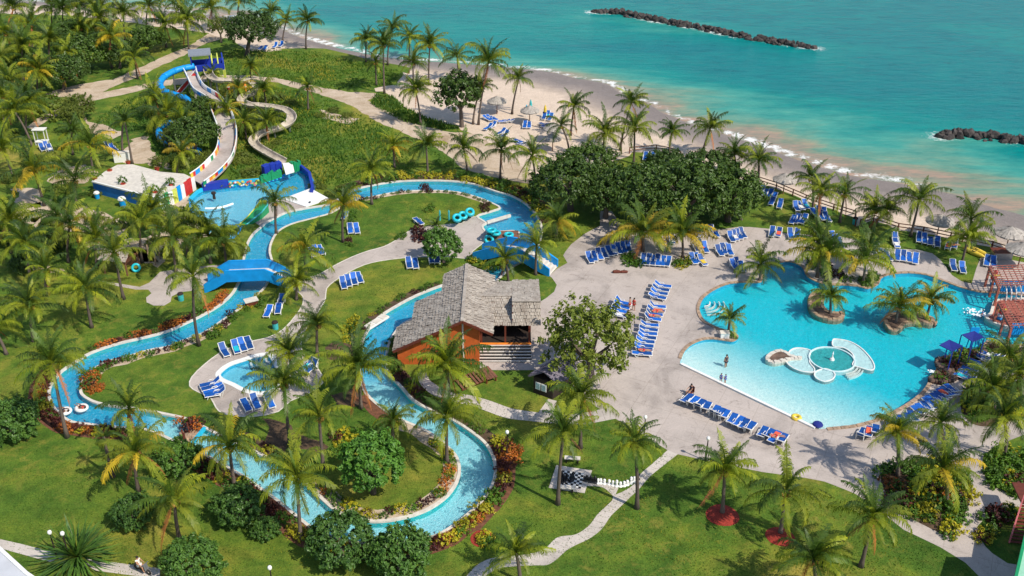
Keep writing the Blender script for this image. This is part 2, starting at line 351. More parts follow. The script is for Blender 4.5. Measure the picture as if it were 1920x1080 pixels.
def area(l): return sum(l[i][0]*l[(i+1) % len(l)][1]-l[(i+1) % len(l)][0]*l[i][1] for i in range(len(l)))/2
def ccw(l): return l if area(l) > 0 else l[::-1]
def smooth(pts, n=4, closed=True):
    out = []; L = len(pts)
    g = lambda i: pts[i % L] if closed else pts[max(0, min(L-1, i))]
    for i in range(L if closed else L-1):
        p0, p1, p2, p3 = (np.array(g(i+k)[:2], float) for k in (-1, 0, 1, 2))
        d1 = np.linalg.norm(p2-p1)+1e-6; m1 = (p2-p0)/(np.linalg.norm(p1-p0)+d1)*d1; m2 = (p3-p1)/(np.linalg.norm(p3-p2)+d1)*d1
        for k in range(n):
            t = k/n; out.append(tuple((2*t**3-3*t*t+1)*p1+(t**3-2*t*t+t)*m1+(-2*t**3+3*t*t)*p2+(t**3-t*t)*m2))
    if not closed: out.append(tuple(pts[-1][:2]))
    return out
def inside(pts, loop):
    x, y = pts[:, 0], pts[:, 1]; r = np.zeros(len(pts), bool); L = np.array([(p[0], p[1]) for p in loop])
    j = len(L)-1
    for i in range(len(L)):
        xi, yi = L[i]; xj, yj = L[j]
        if yi != yj: r ^= ((yi > y) != (yj > y)) & (x < (xj-xi)*(y-yi)/(yj-yi)+xi)
        j = i
    return r
def pdist(pts, line, closed=False):
    d = np.full(len(pts), 1e9); L = [(p[0], p[1]) for p in line]; n = len(L)
    for i in range(n if closed else n-1):
        a = np.array(L[i]); b = np.array(L[(i+1) % n]); ab = b-a; t = np.clip(((pts-a)@ab)/(ab@ab+1e-9), 0, 1)
        d = np.minimum(d, np.linalg.norm(pts-(a+t[:, None]*ab), axis=1))
    return d
def region(outer, holes=(), step=None):
    loops = [[(p[0], p[1]) for p in outer]]+[[(p[0], p[1]) for p in h] for h in holes]
    V = []; E = []
    for lp in loops:
        k = len(V); V += lp; E += [(k+i, k+(i+1) % len(lp)) for i in range(len(lp))]
    if step:
        o = np.array(loops[0]); lo = o.min(0); hi = o.max(0)
        gx, gy = np.meshgrid(np.arange(lo[0], hi[0], step), np.arange(lo[1], hi[1], step)); g = np.c_[gx.ravel(), gy.ravel()]
        g += RNG.uniform(-.2, .2, g.shape)*step
        k = inside(g, loops[0])
        for h in loops[1:]: k &= ~inside(g, h)
        g = g[k]
        for h in loops: g = g[pdist(g, h, True) > step*.35] if len(g) else g
        V += [tuple(p) for p in g]
    r = delaunay_2d_cdt([Vector(v) for v in V], E, [], 0, 1e-5)
    vo = np.array([tuple(v) for v in r[0]]); fo = np.array([tuple(f) for f in r[2]])
    c = vo[fo].mean(1); k = inside(c, loops[0])
    for h in loops[1:]: k &= ~inside(c, h)
    fo = fo[k]
    a = vo[fo]; cr = (a[:, 1, 0]-a[:, 0, 0])*(a[:, 2, 1]-a[:, 0, 1])-(a[:, 1, 1]-a[:, 0, 1])*(a[:, 2, 0]-a[:, 0, 0])
    fo[cr < 0] = fo[cr < 0][:, ::-1]
    return vo, fo
def sheet(name, outer, mat, z=0.0, holes=(), step=None, kind='structure', parent=None, zf=None, attrs=None):
    vo, fo = region(outer, holes, step)
    zz = zf(vo) if zf else np.full(len(vo), z)
    at = {k: f(vo) for k, f in attrs.items()} if attrs else None
    o = put(name, mesh(name, np.c_[vo, zz], fo, mat, attrs=at), parent)
    if kind and parent is None: o['kind'] = kind
    return o
def densify(loop, step, jit=0.0, closed=True, seed=0):
    out = []; n = len(loop)
    for i in range(n if closed else n-1):
        a = np.array(loop[i][:2], float); b = np.array(loop[(i+1) % n][:2], float); k = max(1, int(np.linalg.norm(b-a)/step))
        for j in range(k): out.append(a+(b-a)*j/k)
    if not closed: out.append(np.array(loop[-1][:2], float))
    if jit:
        out = [p+jit*np.array([noise.noise(Vector((p[0]*.45, p[1]*.45, seed)))+.6*noise.noise(Vector((p[0]*1.7, p[1]*1.7, seed))), noise.noise(Vector((p[0]*.45, p[1]*.45, seed+9)))+.6*noise.noise(Vector((p[0]*1.7, p[1]*1.7, seed+9)))]) for p in out]
    return [tuple(p) for p in out]
def offs(pts, d, closed=True):
    out = []; n = len(pts)
    for i in range(n):
        a = np.array(pts[(i-1) % n] if closed or i > 0 else pts[0])[:2]; b = np.array(pts[(i+1) % n] if closed or i < n-1 else pts[-1])[:2]
        t = b-a; t = t/(np.linalg.norm(t)+1e-9); p = np.array(pts[i])[:2]
        out.append((p[0]+t[1]*d, p[1]-t[0]*d))
    return out
def ribbon(pts, w0, w1, z0, z1, closed=True, mb=None, mi=0):
    """wall or kerb swept along pts, from offset w0 to w1 (to the right), z0 to z1 (numbers or lists)"""
    mb = mb or MB(); A = offs(pts, w0, closed); B = offs(pts, w1, closed); n = len(pts); k = len(mb.v)
    Z0 = z0 if isinstance(z0, list) else [z0]*n; Z1 = z1 if isinstance(z1, list) else [z1]*n
    for i in range(n): mb.v += [(A[i][0], A[i][1], Z0[i]), (A[i][0], A[i][1], Z1[i]), (B[i][0], B[i][1], Z1[i]), (B[i][0], B[i][1], Z0[i])]
    for i in range(n if closed else n-1):
        a = k+4*i; b = k+4*((i+1) % n)
        mb.f += [(a, a+1, b+1, b), (a+1, a+2, b+2, b+1), (a+2, a+3, b+3, b+2), (a+3, a, b, b+3)]; mb.m += [mi]*4
    if not closed: e = k+4*(n-1); mb.f += [(k+3, k+2, k+1, k), (e, e+1, e+2, e+3)]; mb.m += [mi]*2
    return mb
# ================================================================== LARGE STRUCTURE
# ---- river banks (the lazy river is a closed ring: outer bank and inner bank)
outer_px = [(459,493),(459,485),(467,454),(478,437),(491,426),(500,418),(522,406),(540,398),(574,391),(620,383),(640,370),(654,361),(667,355),(700,347.6),(743,341),(784,339),(839,339.6),(885,345),(928,359),(954,366),(980,379),(998,395),(1011,416),(1014,438),(1006,462),(985,486),(955,503),(928,527),(890,550),(840,568),(790,590),(755,606),(741,621),(730,638),(724,656),(723,678),(725,694),(737,712),(754,730),(774,752),(810,772),(849,789),(889,815.5),(911,835.5),(924,862),(926,889),(918,915),(900,940),(877,962),(857,978),(827,998),(802,1007),(750,1016),(698,1018),(650,1012),(600,997),(565,972),(522,937),(485,911),(463,895),(430,876),(404,861),(363,841),(326,825),(296,811),(260,802),(209,799),(167,794),(137,790),(118,779),(103,763),(95,744),(96,726),(104,711),(119,695),(143,679),(172,662),(222,645),(278,632),(320,620),(346,608),(374,595),(411,574),(436,552),(449,530),(457,510)]
inner_px = [(509,493),(507,485),(504,472),(507,455),(520,434),(545,420),(585,409),(620,399),(650,381),(680,371.5),(700,368),(730,362),(767,357.6),(822,357),(859,360),(896,369.6),(920,379),(939,390),(918,398),(896,406),(913,418),(906,424),(915,436),(930,434),(971,433),(974,446),(962,468),(940,488),(913,508),(880,521),(832,535),(781,555),(740,577),(711,596),(692,619),(682,638),(678,660),(676,690),(680,717),(689,738),(711,759),(733,775),(760,789),(789,801),(822,820),(844,840),(859,858),(864,884),(855,911),(833,937),(793,961),(743,975),(702,979),(665,975),(632,962),(598,933),(570,907),(540,885),(513,866.5),(459,840),(437,830),(400,812),(370,797),(346,786),(300,776),(267,769),(202,761),(173,754),(152,741),(149,728),(154,714),(167,699),(183,686),(200,677),(231,670),(278,656),(320,648),(337,640),(380,624),(415,601),(454,574),(478,555),(496,537),(505,515)]
def keep_close(px, n=3): return smooth([tuple(P(x, y)[:2]) for x, y in px], n)
RO = ccw(keep_close(outer_px)); RI = ccw(keep_close(inner_px))
pool_px = [(1278,684),(1277,673),(1284,658),(1298,645.5),(1318,637.5),(1338,636),(1360,639),(1375.5,640),(1384,631),(1373,623),(1351,617),(1338,611),(1320,601),(1311,581.5),(1314,567),(1322,555.6),(1344,541),(1368.5,532),(1396,530),(1427,529),(1433,502),(1453,494),(1480,491),(1503,500),(1515,520),(1545,533),(1580,535),(1607,537),(1627,541.6),(1647,533),(1652,522),(1667,515.5),(1703,512),(1737,516),(1770,528),(1803,540),(1837,548),(1872,550),(1925,556),(1990,575),(2010,620),(1960,648),(1920,646),(1885,647),(1850,640),(1842,655),(1822,664),(1798,658),(1786,670),(1757,676),(1757,690),(1772,699),(1750,709),(1742,716),(1735.5,727),(1715.5,747),(1684,767),(1649,784),(1604,797),(1560,802),(1527,803)]
PO = ccw(smooth([tuple(P(x, y)[:2]) for x, y in pool_px], 3))
kid_px = [(414,705),(415,698),(432,685),(458,676),(485,668),(502,667),(509,675),(516,690),(524,705),(516,726),(498,734),(476,734),(457,728),(440,719),(421,711)]
KO = ccw(smooth([tuple(P(x, y)[:2]) for x, y in kid_px], 4))
splash_px = [(358,376),(372,362),(381,357),(430,351),(487,345),(520,334),(548,322),(566,319),(582,333),(587,358),(560,364),(530,372),(510,372),(492,388),(457,419),(437,446),(412,449),(385,430),(364,404)]
SO = ccw(smooth([tuple(P(x, y)[:2]) for x, y in splash_px], 3))

# ---- waterline (extended beyond the picture on both sides)
wl_px = [(-100,-6),(200,5),(330,20),(430,29),(511,46),(550,62),(600,78),(660,92),(700,100),(760,108),(900,118),(985,126),(1030,131),(1075,142),(1140,154),(1168,174),(1215,190),(1245,208),(1290,226),(1340,242),(1400,262),(1460,282),(1520,303),(1600,325),(1700,341),(1800,362),(1860,383),(1920,398),(2100,450)]
W0 = [tuple(P(x, y)[:2]) for x, y in wl_px]
W0 = [(-2500, 1500), (-400, 330)] + W0 + [(200, 40), (900, -400), (2500, -1500)]
WL = smooth(W0[:1]+W0[1:-1], 4, closed=False)+[W0[-1]]
sea_poly = WL+[(4000, -1500), (4000, 4500), (-4000, 4500), (-4000, 1500)]
def shore(v):
    d = pdist(v, WL); return np.where(inside(v, sea_poly), -d, d)      # + inland, - at sea
# ---- beach
inl_px = [(-100,22),(150,30),(300,50),(389,62),(404,68),(430,72),(448,84),(461,94),(500,97),(531,94),(574,93),(604,94),(655,106),(683,114.5),(711,120),(739,124.5),(757,128),(756,144),(740,158),(700,166),(704,172),(720,172),(735,181),(756,198.5),(780,213),(817,226),(858,235.5),(862,244),(893,252),(960,300),(1000,330),(1040,342),(1190,287),(1230,283),(1256,288),(1300,330),(1421,341),(1486,366),(1510,376.5),(1562,394),(1604,407),(1604,424),(1612,422),(1637,414),(1683,430),(1730,436),(1781,447),(1804,452),(1859,464),(1925,486),(2100,560)]
beach_in = [tuple(P(x, y)[:2]) for x, y in inl_px]
b_out = [p for p in WL if -420 < p[0] < 240]
b_loop = densify([(-400, 312)]+beach_in+[(200, 20)], 1.5, .55, closed=False)
sea_side = [(q[0], q[1]) for q in offs(b_out, -14, closed=False)]
test = shore(np.array(sea_side[:3]+sea_side[-3:]))
if test.mean() > 0: sea_side = [(q[0], q[1]) for q in offs(b_out, 14, closed=False)]
BO = ccw(b_loop+sea_side[::-1])
SEAZ = -.35
def beach_z(v):
    d = shore(v); return np.where(d > 9, .012, np.where(d > 0, .012-(9-d)/9*(.012-SEAZ), SEAZ+d*.07))
def wetf(v):
    d = shore(v); x = v[:, 0]
    wid = np.interp(x, [-150, -40, 10, 30, 60, 110], [5, 5, 11, 9, 12, 20])
    return np.clip(1.15-d/wid*.8, 0, 1)
sheet('beach', BO, M['sand'], step=1.8, zf=beach_z, attrs=dict(wet=wetf))
# ---- sea
BW = [[(1112,20),(1160,22),(1193,28),(1260,42),(1327,53),(1393,67),(1455,77),(1532,88)], [(1762,252),(1797,250),(1853,255),(1925,264),(1990,276)]]
BWW = [[tuple(P(x, y)[:2]) for x, y in b] for b in BW]
gx = np.r_[-4000, -2000, -1000, -600, -400, np.arange(-300, 300, 1.6), 400, 600, 1000, 2000, 4000]
gy = np.r_[-1500, -700, -300, -100, np.arange(20, 420, 1.6), 500, 700, 1200, 2500, 5000]
X, Y = np.meshgrid(gx, gy); g = np.c_[X.ravel(), Y.ravel()]
d = -shore(g); nx, ny = len(gx), len(gy)
idx = np.arange(nx*ny).reshape(ny, nx)
fc = np.stack([idx[:-1, :-1], idx[:-1, 1:], idx[1:, 1:], idx[1:, :-1]], -1).reshape(-1, 4)
fc = fc[(d[fc] > -14).any(1)]
bwd = np.minimum(pdist(g, BWW[0]), pdist(g, BWW[1]))
wx = np.interp(g[:, 0], [-80, -45, 10, 60, 100], [14, 6, 8, 13, 9])
shr = np.clip(d/wx*.42, 0, 1)*.85 + .12*np.clip((d-30)/80, 0, 1)
shr = shr-.30*np.exp(-(bwd/9)**2)
foam = .58*np.exp(-((d-.9)/1.3)**2)*np.interp(g[:, 0], [-150, 30, 52, 66, 200], [1, 1, .95, .45, .35]) + .52*np.exp(-(bwd/3.2)**2) + .12*np.exp(-((d-5)/5)**2)*(g[:, 0] < -28)*(g[:, 0] > -80) + .2*np.exp(-((d-4)/3)**2)*(g[:, 0] < 60)*(g[:, 0] > 35)
sea = put('sea', mesh('sea', np.c_[g, np.full(len(g), SEAZ)], fc, M['sea'], attrs=dict(shore=shr, foam=foam))); sea['kind'] = 'structure'

# ---- ground: lawn with the basins cut out
g_out = [(-1500, 900), (-400, 305)] + [q for q in offs([p for p in beach_in], 1.5, closed=False)] + [(200, 18), (900, -420), (1500, -800), (-1500, -800)]
t = shore(np.array([q for q in g_out[2:-4]]))
def seaward(line, dd):
    a = offs(line, dd, closed=False); b = offs(line, -dd, closed=False)
    return a if shore(np.array(a)).mean() < shore(np.array(b)).mean() else b
g_out = [(-1500, 900), (-400, 306)] + list(seaward(beach_in, 1.2)) + [(202, 20), (900, -420), (1500, -800), (-1500, -800)]
sheet('ground', ccw(g_out), M['grass'], 0, holes=[RO, PO, SO])
sheet('lawn_island', RI, M['grass'], 0, holes=[KO])

# ---- basins
def basin(nm, loop, zf, bm, wm, water, zw, holes=(), pale=None, step=1.4, wobj=None):
    def z_(v): return zf(v)
    sheet(nm+'_floor', loop, bm, holes=holes, step=step, zf=z_, attrs=dict(pale=pale))
    mb = MB()
    for lp, s in [(loop, 1)]+[(h, -1) for h in holes]:
        n = len(lp); zz = zf(np.array(lp)); k = len(mb.v)
        for i, p in enumerate(lp): mb.v += [(p[0], p[1], .0), (p[0], p[1], zz[i])]
        for i in range(n): a = k+2*i; b = k+2*((i+1) % n); mb.f.append((a, a+1, b+1, b)); mb.m.append(0)
    tag(mb.put(nm+'_wall', wm), kind='structure')
    sheet(nm+'_water', loop, water, zw, holes=holes, step=6)
def px_of(v):
    out = np.empty((len(v), 2))
    for i, p in enumerate(v): out[i] = PX((p[0], p[1], 0))
    return out
def river_pale(v):
    q = px_of(v); x, y = q[:, 0], q[:, 1]
    r = np.clip((y-694)/22, 0, 1)*(x > 500)+np.clip((x-272)/18, 0, 1)*(x <= 500)*(y > 700)
    return .06+.9*np.clip(r, 0, 1)
basin('river', RO, lambda v: np.full(len(v), -.62), M['rbasin'], M['rwall'], M['rwater'], -.16, [RI], river_pale)
wa, wb = np.array(P(1278, 684)[:2]), np.array(P(1527, 803)[:2])
def wall_d(v):
    n = np.array([-(wb-wa)[1], (wb-wa)[0]]); n = n/np.linalg.norm(n); return np.abs((v-wa)@n)
pool_pale = lambda v: np.clip(1.12-(wall_d(v)-.2)/9.5, 0, 1)**1.3*(px_of(v)[:, 0] < 1720)  # floor paler where shallow: the water's light absorption painted into its colour
pool_z = lambda v: -.14-.34*np.clip(wall_d(v)/11, 0, 1)
basin('main_pool', PO, pool_z, M['basin'], M['cyan'], M['water'], -.07, (), pool_pale)
basin('kid_pool', KO, lambda v: np.full(len(v), -.5), M['rbasin'], M['cyan'], M['water'], -.06, (), lambda v: np.full(len(v), .48), 1.0)
basin('splash_pool', SO, lambda v: np.full(len(v), -.6), M['rbasin'], M['cyan'], M['rwater'], -.05, (), lambda v: .50*(px_of(v)[:, 0] < 500)+.04, 1.2)

# ---- kerbs
def kerb(nm, loop, w, z, m=None): return tag(ribbon(ccw(loop), -.02, w, -.12, z).put(nm, m or M['kerb']), kind='structure')
kerb('river_kerb', RO, .26, .07); tag(ribbon(RI, -.26, .02, -.12, .07).put('river_kerb', M['kerb']), kind='structure')
kerb('kid_pool_kerb', KO, .5, .05, M['white']); kerb('splash_pool_kerb', SO, .22, .06, M['bridge'])
# main pool coping: single stones one can pick out along the curved edge
cop = densify(PO, .9)
ck = empty('pool_coping', (0, 0, 0), 'ring of tan coping stones round the large turquoise pool', 'coping')
ck2 = MB(); cnt = 0
wallseg = lambda p: abs(np.cross(wb-wa, np.array(p)-wa)/np.linalg.norm(wb-wa)) < .9
cop_in, cop_out = offs(cop, -.06), offs(cop, .34)
for i in range(len(cop)):
    j = (i+1) % len(cop)
    if wallseg(cop[i]) and wallseg(cop[j]): continue
    A, B, C, D = map(np.array, (cop_in[i], cop_in[j], cop_out[j], cop_out[i])); c = (A+B+C+D)/4
    q = [tuple(c+(p-c)*.93) for p in (A, B, C, D)]; h = .09+random.uniform(-.015, .02)
    if cnt < 300:
        MB().prism(ccw(q), -.02, h).put('coping_stone', M['stone'], ck); cnt += 1
    else: ck2.prism(ccw(q), -.02, h)
if ck2.v: tag(ck2.put('coping_stones', M['stone'], ck), kind='stuff')
wl_ = [tuple(wa-(wb-wa)*.004), tuple(wb+(wb-wa)*.004)]
tag(ribbon(densify(wl_, 2, closed=False), -.15, .15, -.15, .16, closed=False).put('pool_edge_wall', M['white']), 'long straight white edge along the shallow end of the large pool', 'pool edge')

# ---- paving
plaza_px = [(1125,396),(1147,396),(1162,418),(1200,432),(1260,438),(1310,436),(1345,431),(1380,426),(1405,425.6),(1442,429),(1470,437),(1497,440),(1534,440),(1571,443),(1599,448),(1612,453),(1640,462),(1683,467),(1720,468),(1748,475),(1763,487),(1774,501),(1785,516),(1804,528),(1822,532),(1830,505),(1841,476),(1874,483),(1925,493),(2040,540),(2200,640),(2200,760),(2000,790),(1920,815),(1862,838),(1843,856),(1841,873),(1848,897),(1865,914),(1889,923),(1925,939),(1960,950),(1925,952),(1889,952),(1865,955),(1850,969),(1833,986),(1833,1003),(1848,1025),(1860,1037),(1889,1056),(1925,1062),(1990,1090),(1960,1180),(1900,1150),(1835,1080),(1810,1055),(1763,1026),(1694,993),(1640,950),(1604,926),(1582,917),(1546,903),(1510,896),(1429,885),(1375,874),(1321,863),(1270,851.5),(1251.6,844),(1184,803),(1154,785),(1130,770),(1090,745),(1060,715),(1030,700),(1000,694),(900,694),(900,640),(1000,600),(1014,565),(1024,559),(1039,547),(1044,534),(1035,521),(1030,517),(1044,504),(1064,493),(1056,479),(1060,472),(1071,458),(1097,438),(1125,423)]
PZ = ccw(densify([tuple(P(x, y)[:2]) for x, y in plaza_px], 3))
bed_px = [(1655,883),(1652,899),(1655,914),(1679,948),(1703,969),(1735,986),(1768,1002),(1793,1010),(1790,998),(1807,969),(1821,931),(1819,902),(1805,887),(1770,868),(1720,861),(1696,866)]
BED = ccw(smooth([tuple(P(x, y)[:2]) for x, y in bed_px], 3))
bed4_px = [(1804,735),(1801,760),(1809,782),(1824,795),(1850,800),(1890,790),(1925,780),(1925,715),(1880,718),(1850,722),(1825,722)]
BED4 = ccw(smooth([tuple(P(x, y)[:2]) for x, y in bed4_px], 3))
bed5_px = [(1760,680),(1795,664),(1822,668),(1850,650),(1925,652),(1960,665),(1925,690),(1880,700),(1850,690),(1846,668),(1822,688),(1800,712),(1760,712),(1748,708)]
sheet('pool_deck', PZ, M['concrete'], .008, holes=[PO, BED, BED4], step=8)
sheet('planting_bed', BED, M['soil'], .03); sheet('planting_bed', BED4, M['soil'], .03)
BED5 = ccw([tuple(P(x, y)[:2]) for x, y in bed5_px]); sheet('planting_bed', BED5, M['soil'], .035)
# garden walk from river crossing past tube stand to toddler pool
walk_px = [(476,638.5),(504,632),(531,617),(555,590),(567,571),(567,556),(556,546),(546,538),(552,520),(578,520),(600,513),(628,497),(661,481),(692,469.6),(720,462),(744,449),(765,434),(778,429),(804,424),(846,420),(863,419),(881,408.5),(894,406),(911,418),(904,424),(913,436),(912,445),(904,458),(886,472),(886,485),(841,482),(794,482),(757,484),(711,490),(683,497),(655,510),(628,527),(613,541),(611,560),(605,572),(590,595),(572,620),(565,650),(575,672),(596,690),(606,718),(575,740),(545,752),(522,772),(470,782),(418,776),(404,764),(394,746),(370,735),(355,724),(359,707),(383,683),(411,662),(433,651)]
WK = ccw(smooth([tuple(P(x, y)[:2]) for x, y in walk_px], 2))
sheet('garden_walk', WK, M['concrete'], .008, holes=[offs(KO, .3)], step=8)
edge = ribbon(WK, -.10, .02, -.05, .03); tag(edge.put('walk_edging', M['kerb']), kind='structure')
# paved pieces left of river
for nm, px, mm in (('stepping_terrace', [(180,525),(225,532),(262,538),(280,530),(300,510),(345,502),(420,496),(440,500),(400,520),(386,540),(362,545),(338,548),(322,556),(320,566),(308,573),(288,573),(275,567),(274,558),(284,550),(278,543),(255,543),(222,537)], 'concrete'),
                   ('garden_walk', [(0,1011),(40,1020),(90,1033),(180,1050),(240,1058),(300,1066),(300,1085),(240,1078),(150,1066),(80,1050),(0,1028),(-60,1016),(-60,1000)], 'path'),
                   ('splash_terrace', [(492,389),(510,374),(530,374),(560,368),(574,390),(540,396),(522,404),(500,417),(488,424),(470,412),(478,402)], 'concrete')):
    sheet(nm, ccw(densify([tuple(P(x, y)[:2]) for x, y in px], 1.5)), M[mm], .010)
# concrete slabs of narrow paths: each slab a piece
def slab_path(nm, L, R, n, z=.012):
    def rs(pts, n):
        p = smooth([tuple(P(x, y)[:2]) for x, y in pts], 6, closed=False); a = np.array(p); s = np.r_[0, np.cumsum(np.linalg.norm(np.diff(a, axis=0), axis=1))]
        t = np.linspace(0, s[-1], n); return np.c_[np.interp(t, s, a[:, 0]), np.interp(t, s, a[:, 1])]
    sub = 3; A = rs(L, n*sub+1); B = rs(R, n*sub+1)
    root = put(nm, mesh(nm, [tuple(p)+(.006,) for p in list(A)+list(B)[::-1]], [tuple(range(2*len(A)))], M['soil'])); root['kind'] = 'structure'
    for i in range(n):
        q = [A[i*sub+k] for k in range(sub+1)]+[B[i*sub+k] for k in range(sub, -1, -1)]; c = sum(q)/len(q)
        d = A[(i+1)*sub]-A[i*sub]; d = d/np.linalg.norm(d)
        q = [tuple(p-d*np.sign((p-c)@d)*.011) for p in q]
        MB().prism(ccw(q), .0, z+.004+random.uniform(0, .004)).put('slab', M['path'], root)
slab_path('garden_path', [(1252,844),(1225,868),(1198,892),(1190,907),(1168,922),(1150,930),(1148,938),(1120,965),(1105,985),(1080,1002),(1045,1008),(1020,1030),(985,1040),(930,1045),(900,1056),(875,1080),(866,1095)],
          [(1271,851.5),(1245,872),(1218,894),(1200,915),(1180,934),(1170,944),(1158,955),(1145,968),(1128,992),(1105,1010),(1082,1021),(1065,1030),(1030,1058),(1000,1060),(942,1064),(922,1072),(905,1085),(900,1098)], 34)
slab_path('garden_path', [(860,738),(885,742),(920,752),(960,766),(1010,774),(1035,778)], [(850,755),(882,760),(915,772),(950,784),(1000,790),(1036,794)], 9)
slab_path('garden_path', [(1036,778),(1085,776),(1145,763)], [(1036,795),(1090,796),(1154,785)], 6)
slab_path('garden_path', [(1008,776),(1018,762),(1028,748)], [(1038,778),(1040,765),(1045,752)], 3)
slab_path('garden_path', [(783,700),(786,716),(797,730),(815,742),(850,752)], [(800,697),(805,712),(818,722),(835,732),(862,740)], 7)
slab_path('garden_path', [(1104,896),(1132,902),(1160,915)], [(1100,911),(1130,914),(1152,932)], 4)
# ---- sandy roads and bare ground
def patch(nm, px, m, z=.006, jit=.45, st=.7): sheet(nm, ccw(densify([tuple(P(x, y)[:2]) for x, y in px], st, jit, seed=len(px))), M[m], z)
patch('dirt_road', [(52,238),(70,222),(111,204),(144,186),(154,181),(185,163),(213,148),(268,124),(320,100),(355,87),(389,64),(404,58),(430,68),(405,76),(389,80),(365,94),(328,112),(300,124),(278,136),(241,151),(212,163),(192,173),(222,167),(260,160),(293,153),(345,146),(400,140),(476,142),(518,146),(559,155),(604,164),(653,172),(700,174),(715,180),(687,187),(700,195),(733,213),(773,230),(830,246),(893,252),(1000,310),(1000,346),(930,332),(870,317),(845,296),(807,269),(767,254),(707,228),(660,198),(600,176),(557,166),(518,155),(476,150),(400,152),(345,158),(293,162),(241,175),(200,184),(172,190),(150,200),(118,212),(92,224),(60,243)], 'dirt')
patch('dry_verge', [(85,176),(120,165),(150,158),(200,150),(215,150),(185,165),(150,182),(110,182)], 'dirt', .004)
for q in ([(20,405),(50,385),(100,372),(100,395),(60,420),(20,425)], [(90,335),(120,312),(160,310),(185,320),(160,345),(110,345)], [(150,458),(170,450),(240,462),(285,470),(300,490),(240,492),(180,475)], [(55,490),(100,500),(120,508),(95,515),(60,505)],
          [(215,300),(250,262),(275,255),(300,300),(330,318),(250,306)], [(330,420),(390,415),(400,440),(360,450)], [(600,205),(640,215),(668,224),(655,232),(600,220)], [(365,330),(350,345),(310,400),(300,440),(320,420),(352,380)], [(60,410),(110,395),(115,405),(70,425)], [(30,350),(80,355),(75,385),(30,395)], [(300,415),(330,400),(350,415),(345,470),(310,480)], [(85,395),(140,385),(200,400),(240,420),(235,445),(180,440),(120,430)], [(230,450),(300,440),(320,470),(300,500),(250,480)], [(160,225),(200,235),(230,250),(210,262),(170,250)], [(255,335),(270,350),(262,330)]):
    patch('bare_ground', q, 'dirt', .005, .8, .6)
for q in ([(604,655),(630,640),(660,645),(668,665),(640,680),(610,672)], [(620,740),(665,728),(680,750),(672,765),(630,760)], [(500,780),(540,790),(560,830),(520,850),(500,820)], [(560,815),(615,835),(610,850),(560,840)]):
    patch('bare_ground', q, 'soil', .005, .6, .6)
# mulch and planted borders beside the river
def strip(nm, px, w, m, z=.012, d0=.26, side=1):
    l = densify(smooth([tuple(P(x, y)[:2]) for x, y in px], 3, closed=False), .6, closed=False)
    a = offs(l, d0*side, closed=False); b = densify(offs(l, (d0+w)*side, closed=False), .6, .25, closed=False)
    sheet(nm, ccw(list(a)+list(b)[::-1]), M[m], z)
def sub(px, i, j): return px[i:j]
ri = {p: i for i, p in enumerate(outer_px)}; ii = {p: i for i, p in enumerate(inner_px)}
STR = [
 ('mulch_border', outer_px[ri[(911,835.5)]:ri[(698,1018)]+1], 1.7, 'mulch', -1), ('mulch_border', outer_px[ri[(698,1018)]:ri[(326,825)]+1], 1.9, 'mulch', -1), ('mulch_border', outer_px[ri[(260,802)]:ri[(119,695)]+1], 1.7, 'mulch', -1),
 ('flower_border', outer_px[ri[(172,662)]:ri[(436,552)]+1], 1.1, 'mulch', -1), ('flower_border', outer_px[ri[(654,361)]:ri[(1011,416)]+1], 2.4, 'soil', -1), ('flower_border', outer_px[ri[(723,678)]:ri[(911,835.5)]+1], 1.3, 'soil', -1),
 ('flower_border', inner_px[ii[(832,535)]:ii[(692,619)]+1], 1.0, 'soil', 1), ('stone_border', inner_px[ii[(760,789)]:ii[(570,907)]+1], 1.2, 'dirt', 1), ('flower_border', inner_px[ii[(540,885)]:ii[(437,830)]+1], 1.5, 'soil', 1),
 ('stone_border', inner_px[ii[(149,728)]:ii[(415,601)]+1], 1.1, 'dirt', 1), ('stone_border', inner_px[ii[(680,371.5)]:ii[(920,379)]+1], .7, 'dirt', 1), ('flower_border', inner_px[ii[(689,738)]:ii[(760,789)]+1], 1.2, 'mulch', 1)]
for nm, px, wd, m, sgn in STR:
    l = np.array([tuple(P(x, y)[:2]) for x, y in px]); c = offs([tuple(p) for p in l], 1.0, closed=False)
    mid = np.array(c[len(c)//2:len(c)//2+1])
    out = (not inside(mid, RO)[0]) or inside(mid, RI)[0]
    strip(nm, px, wd, m, side=1 if out else -1)
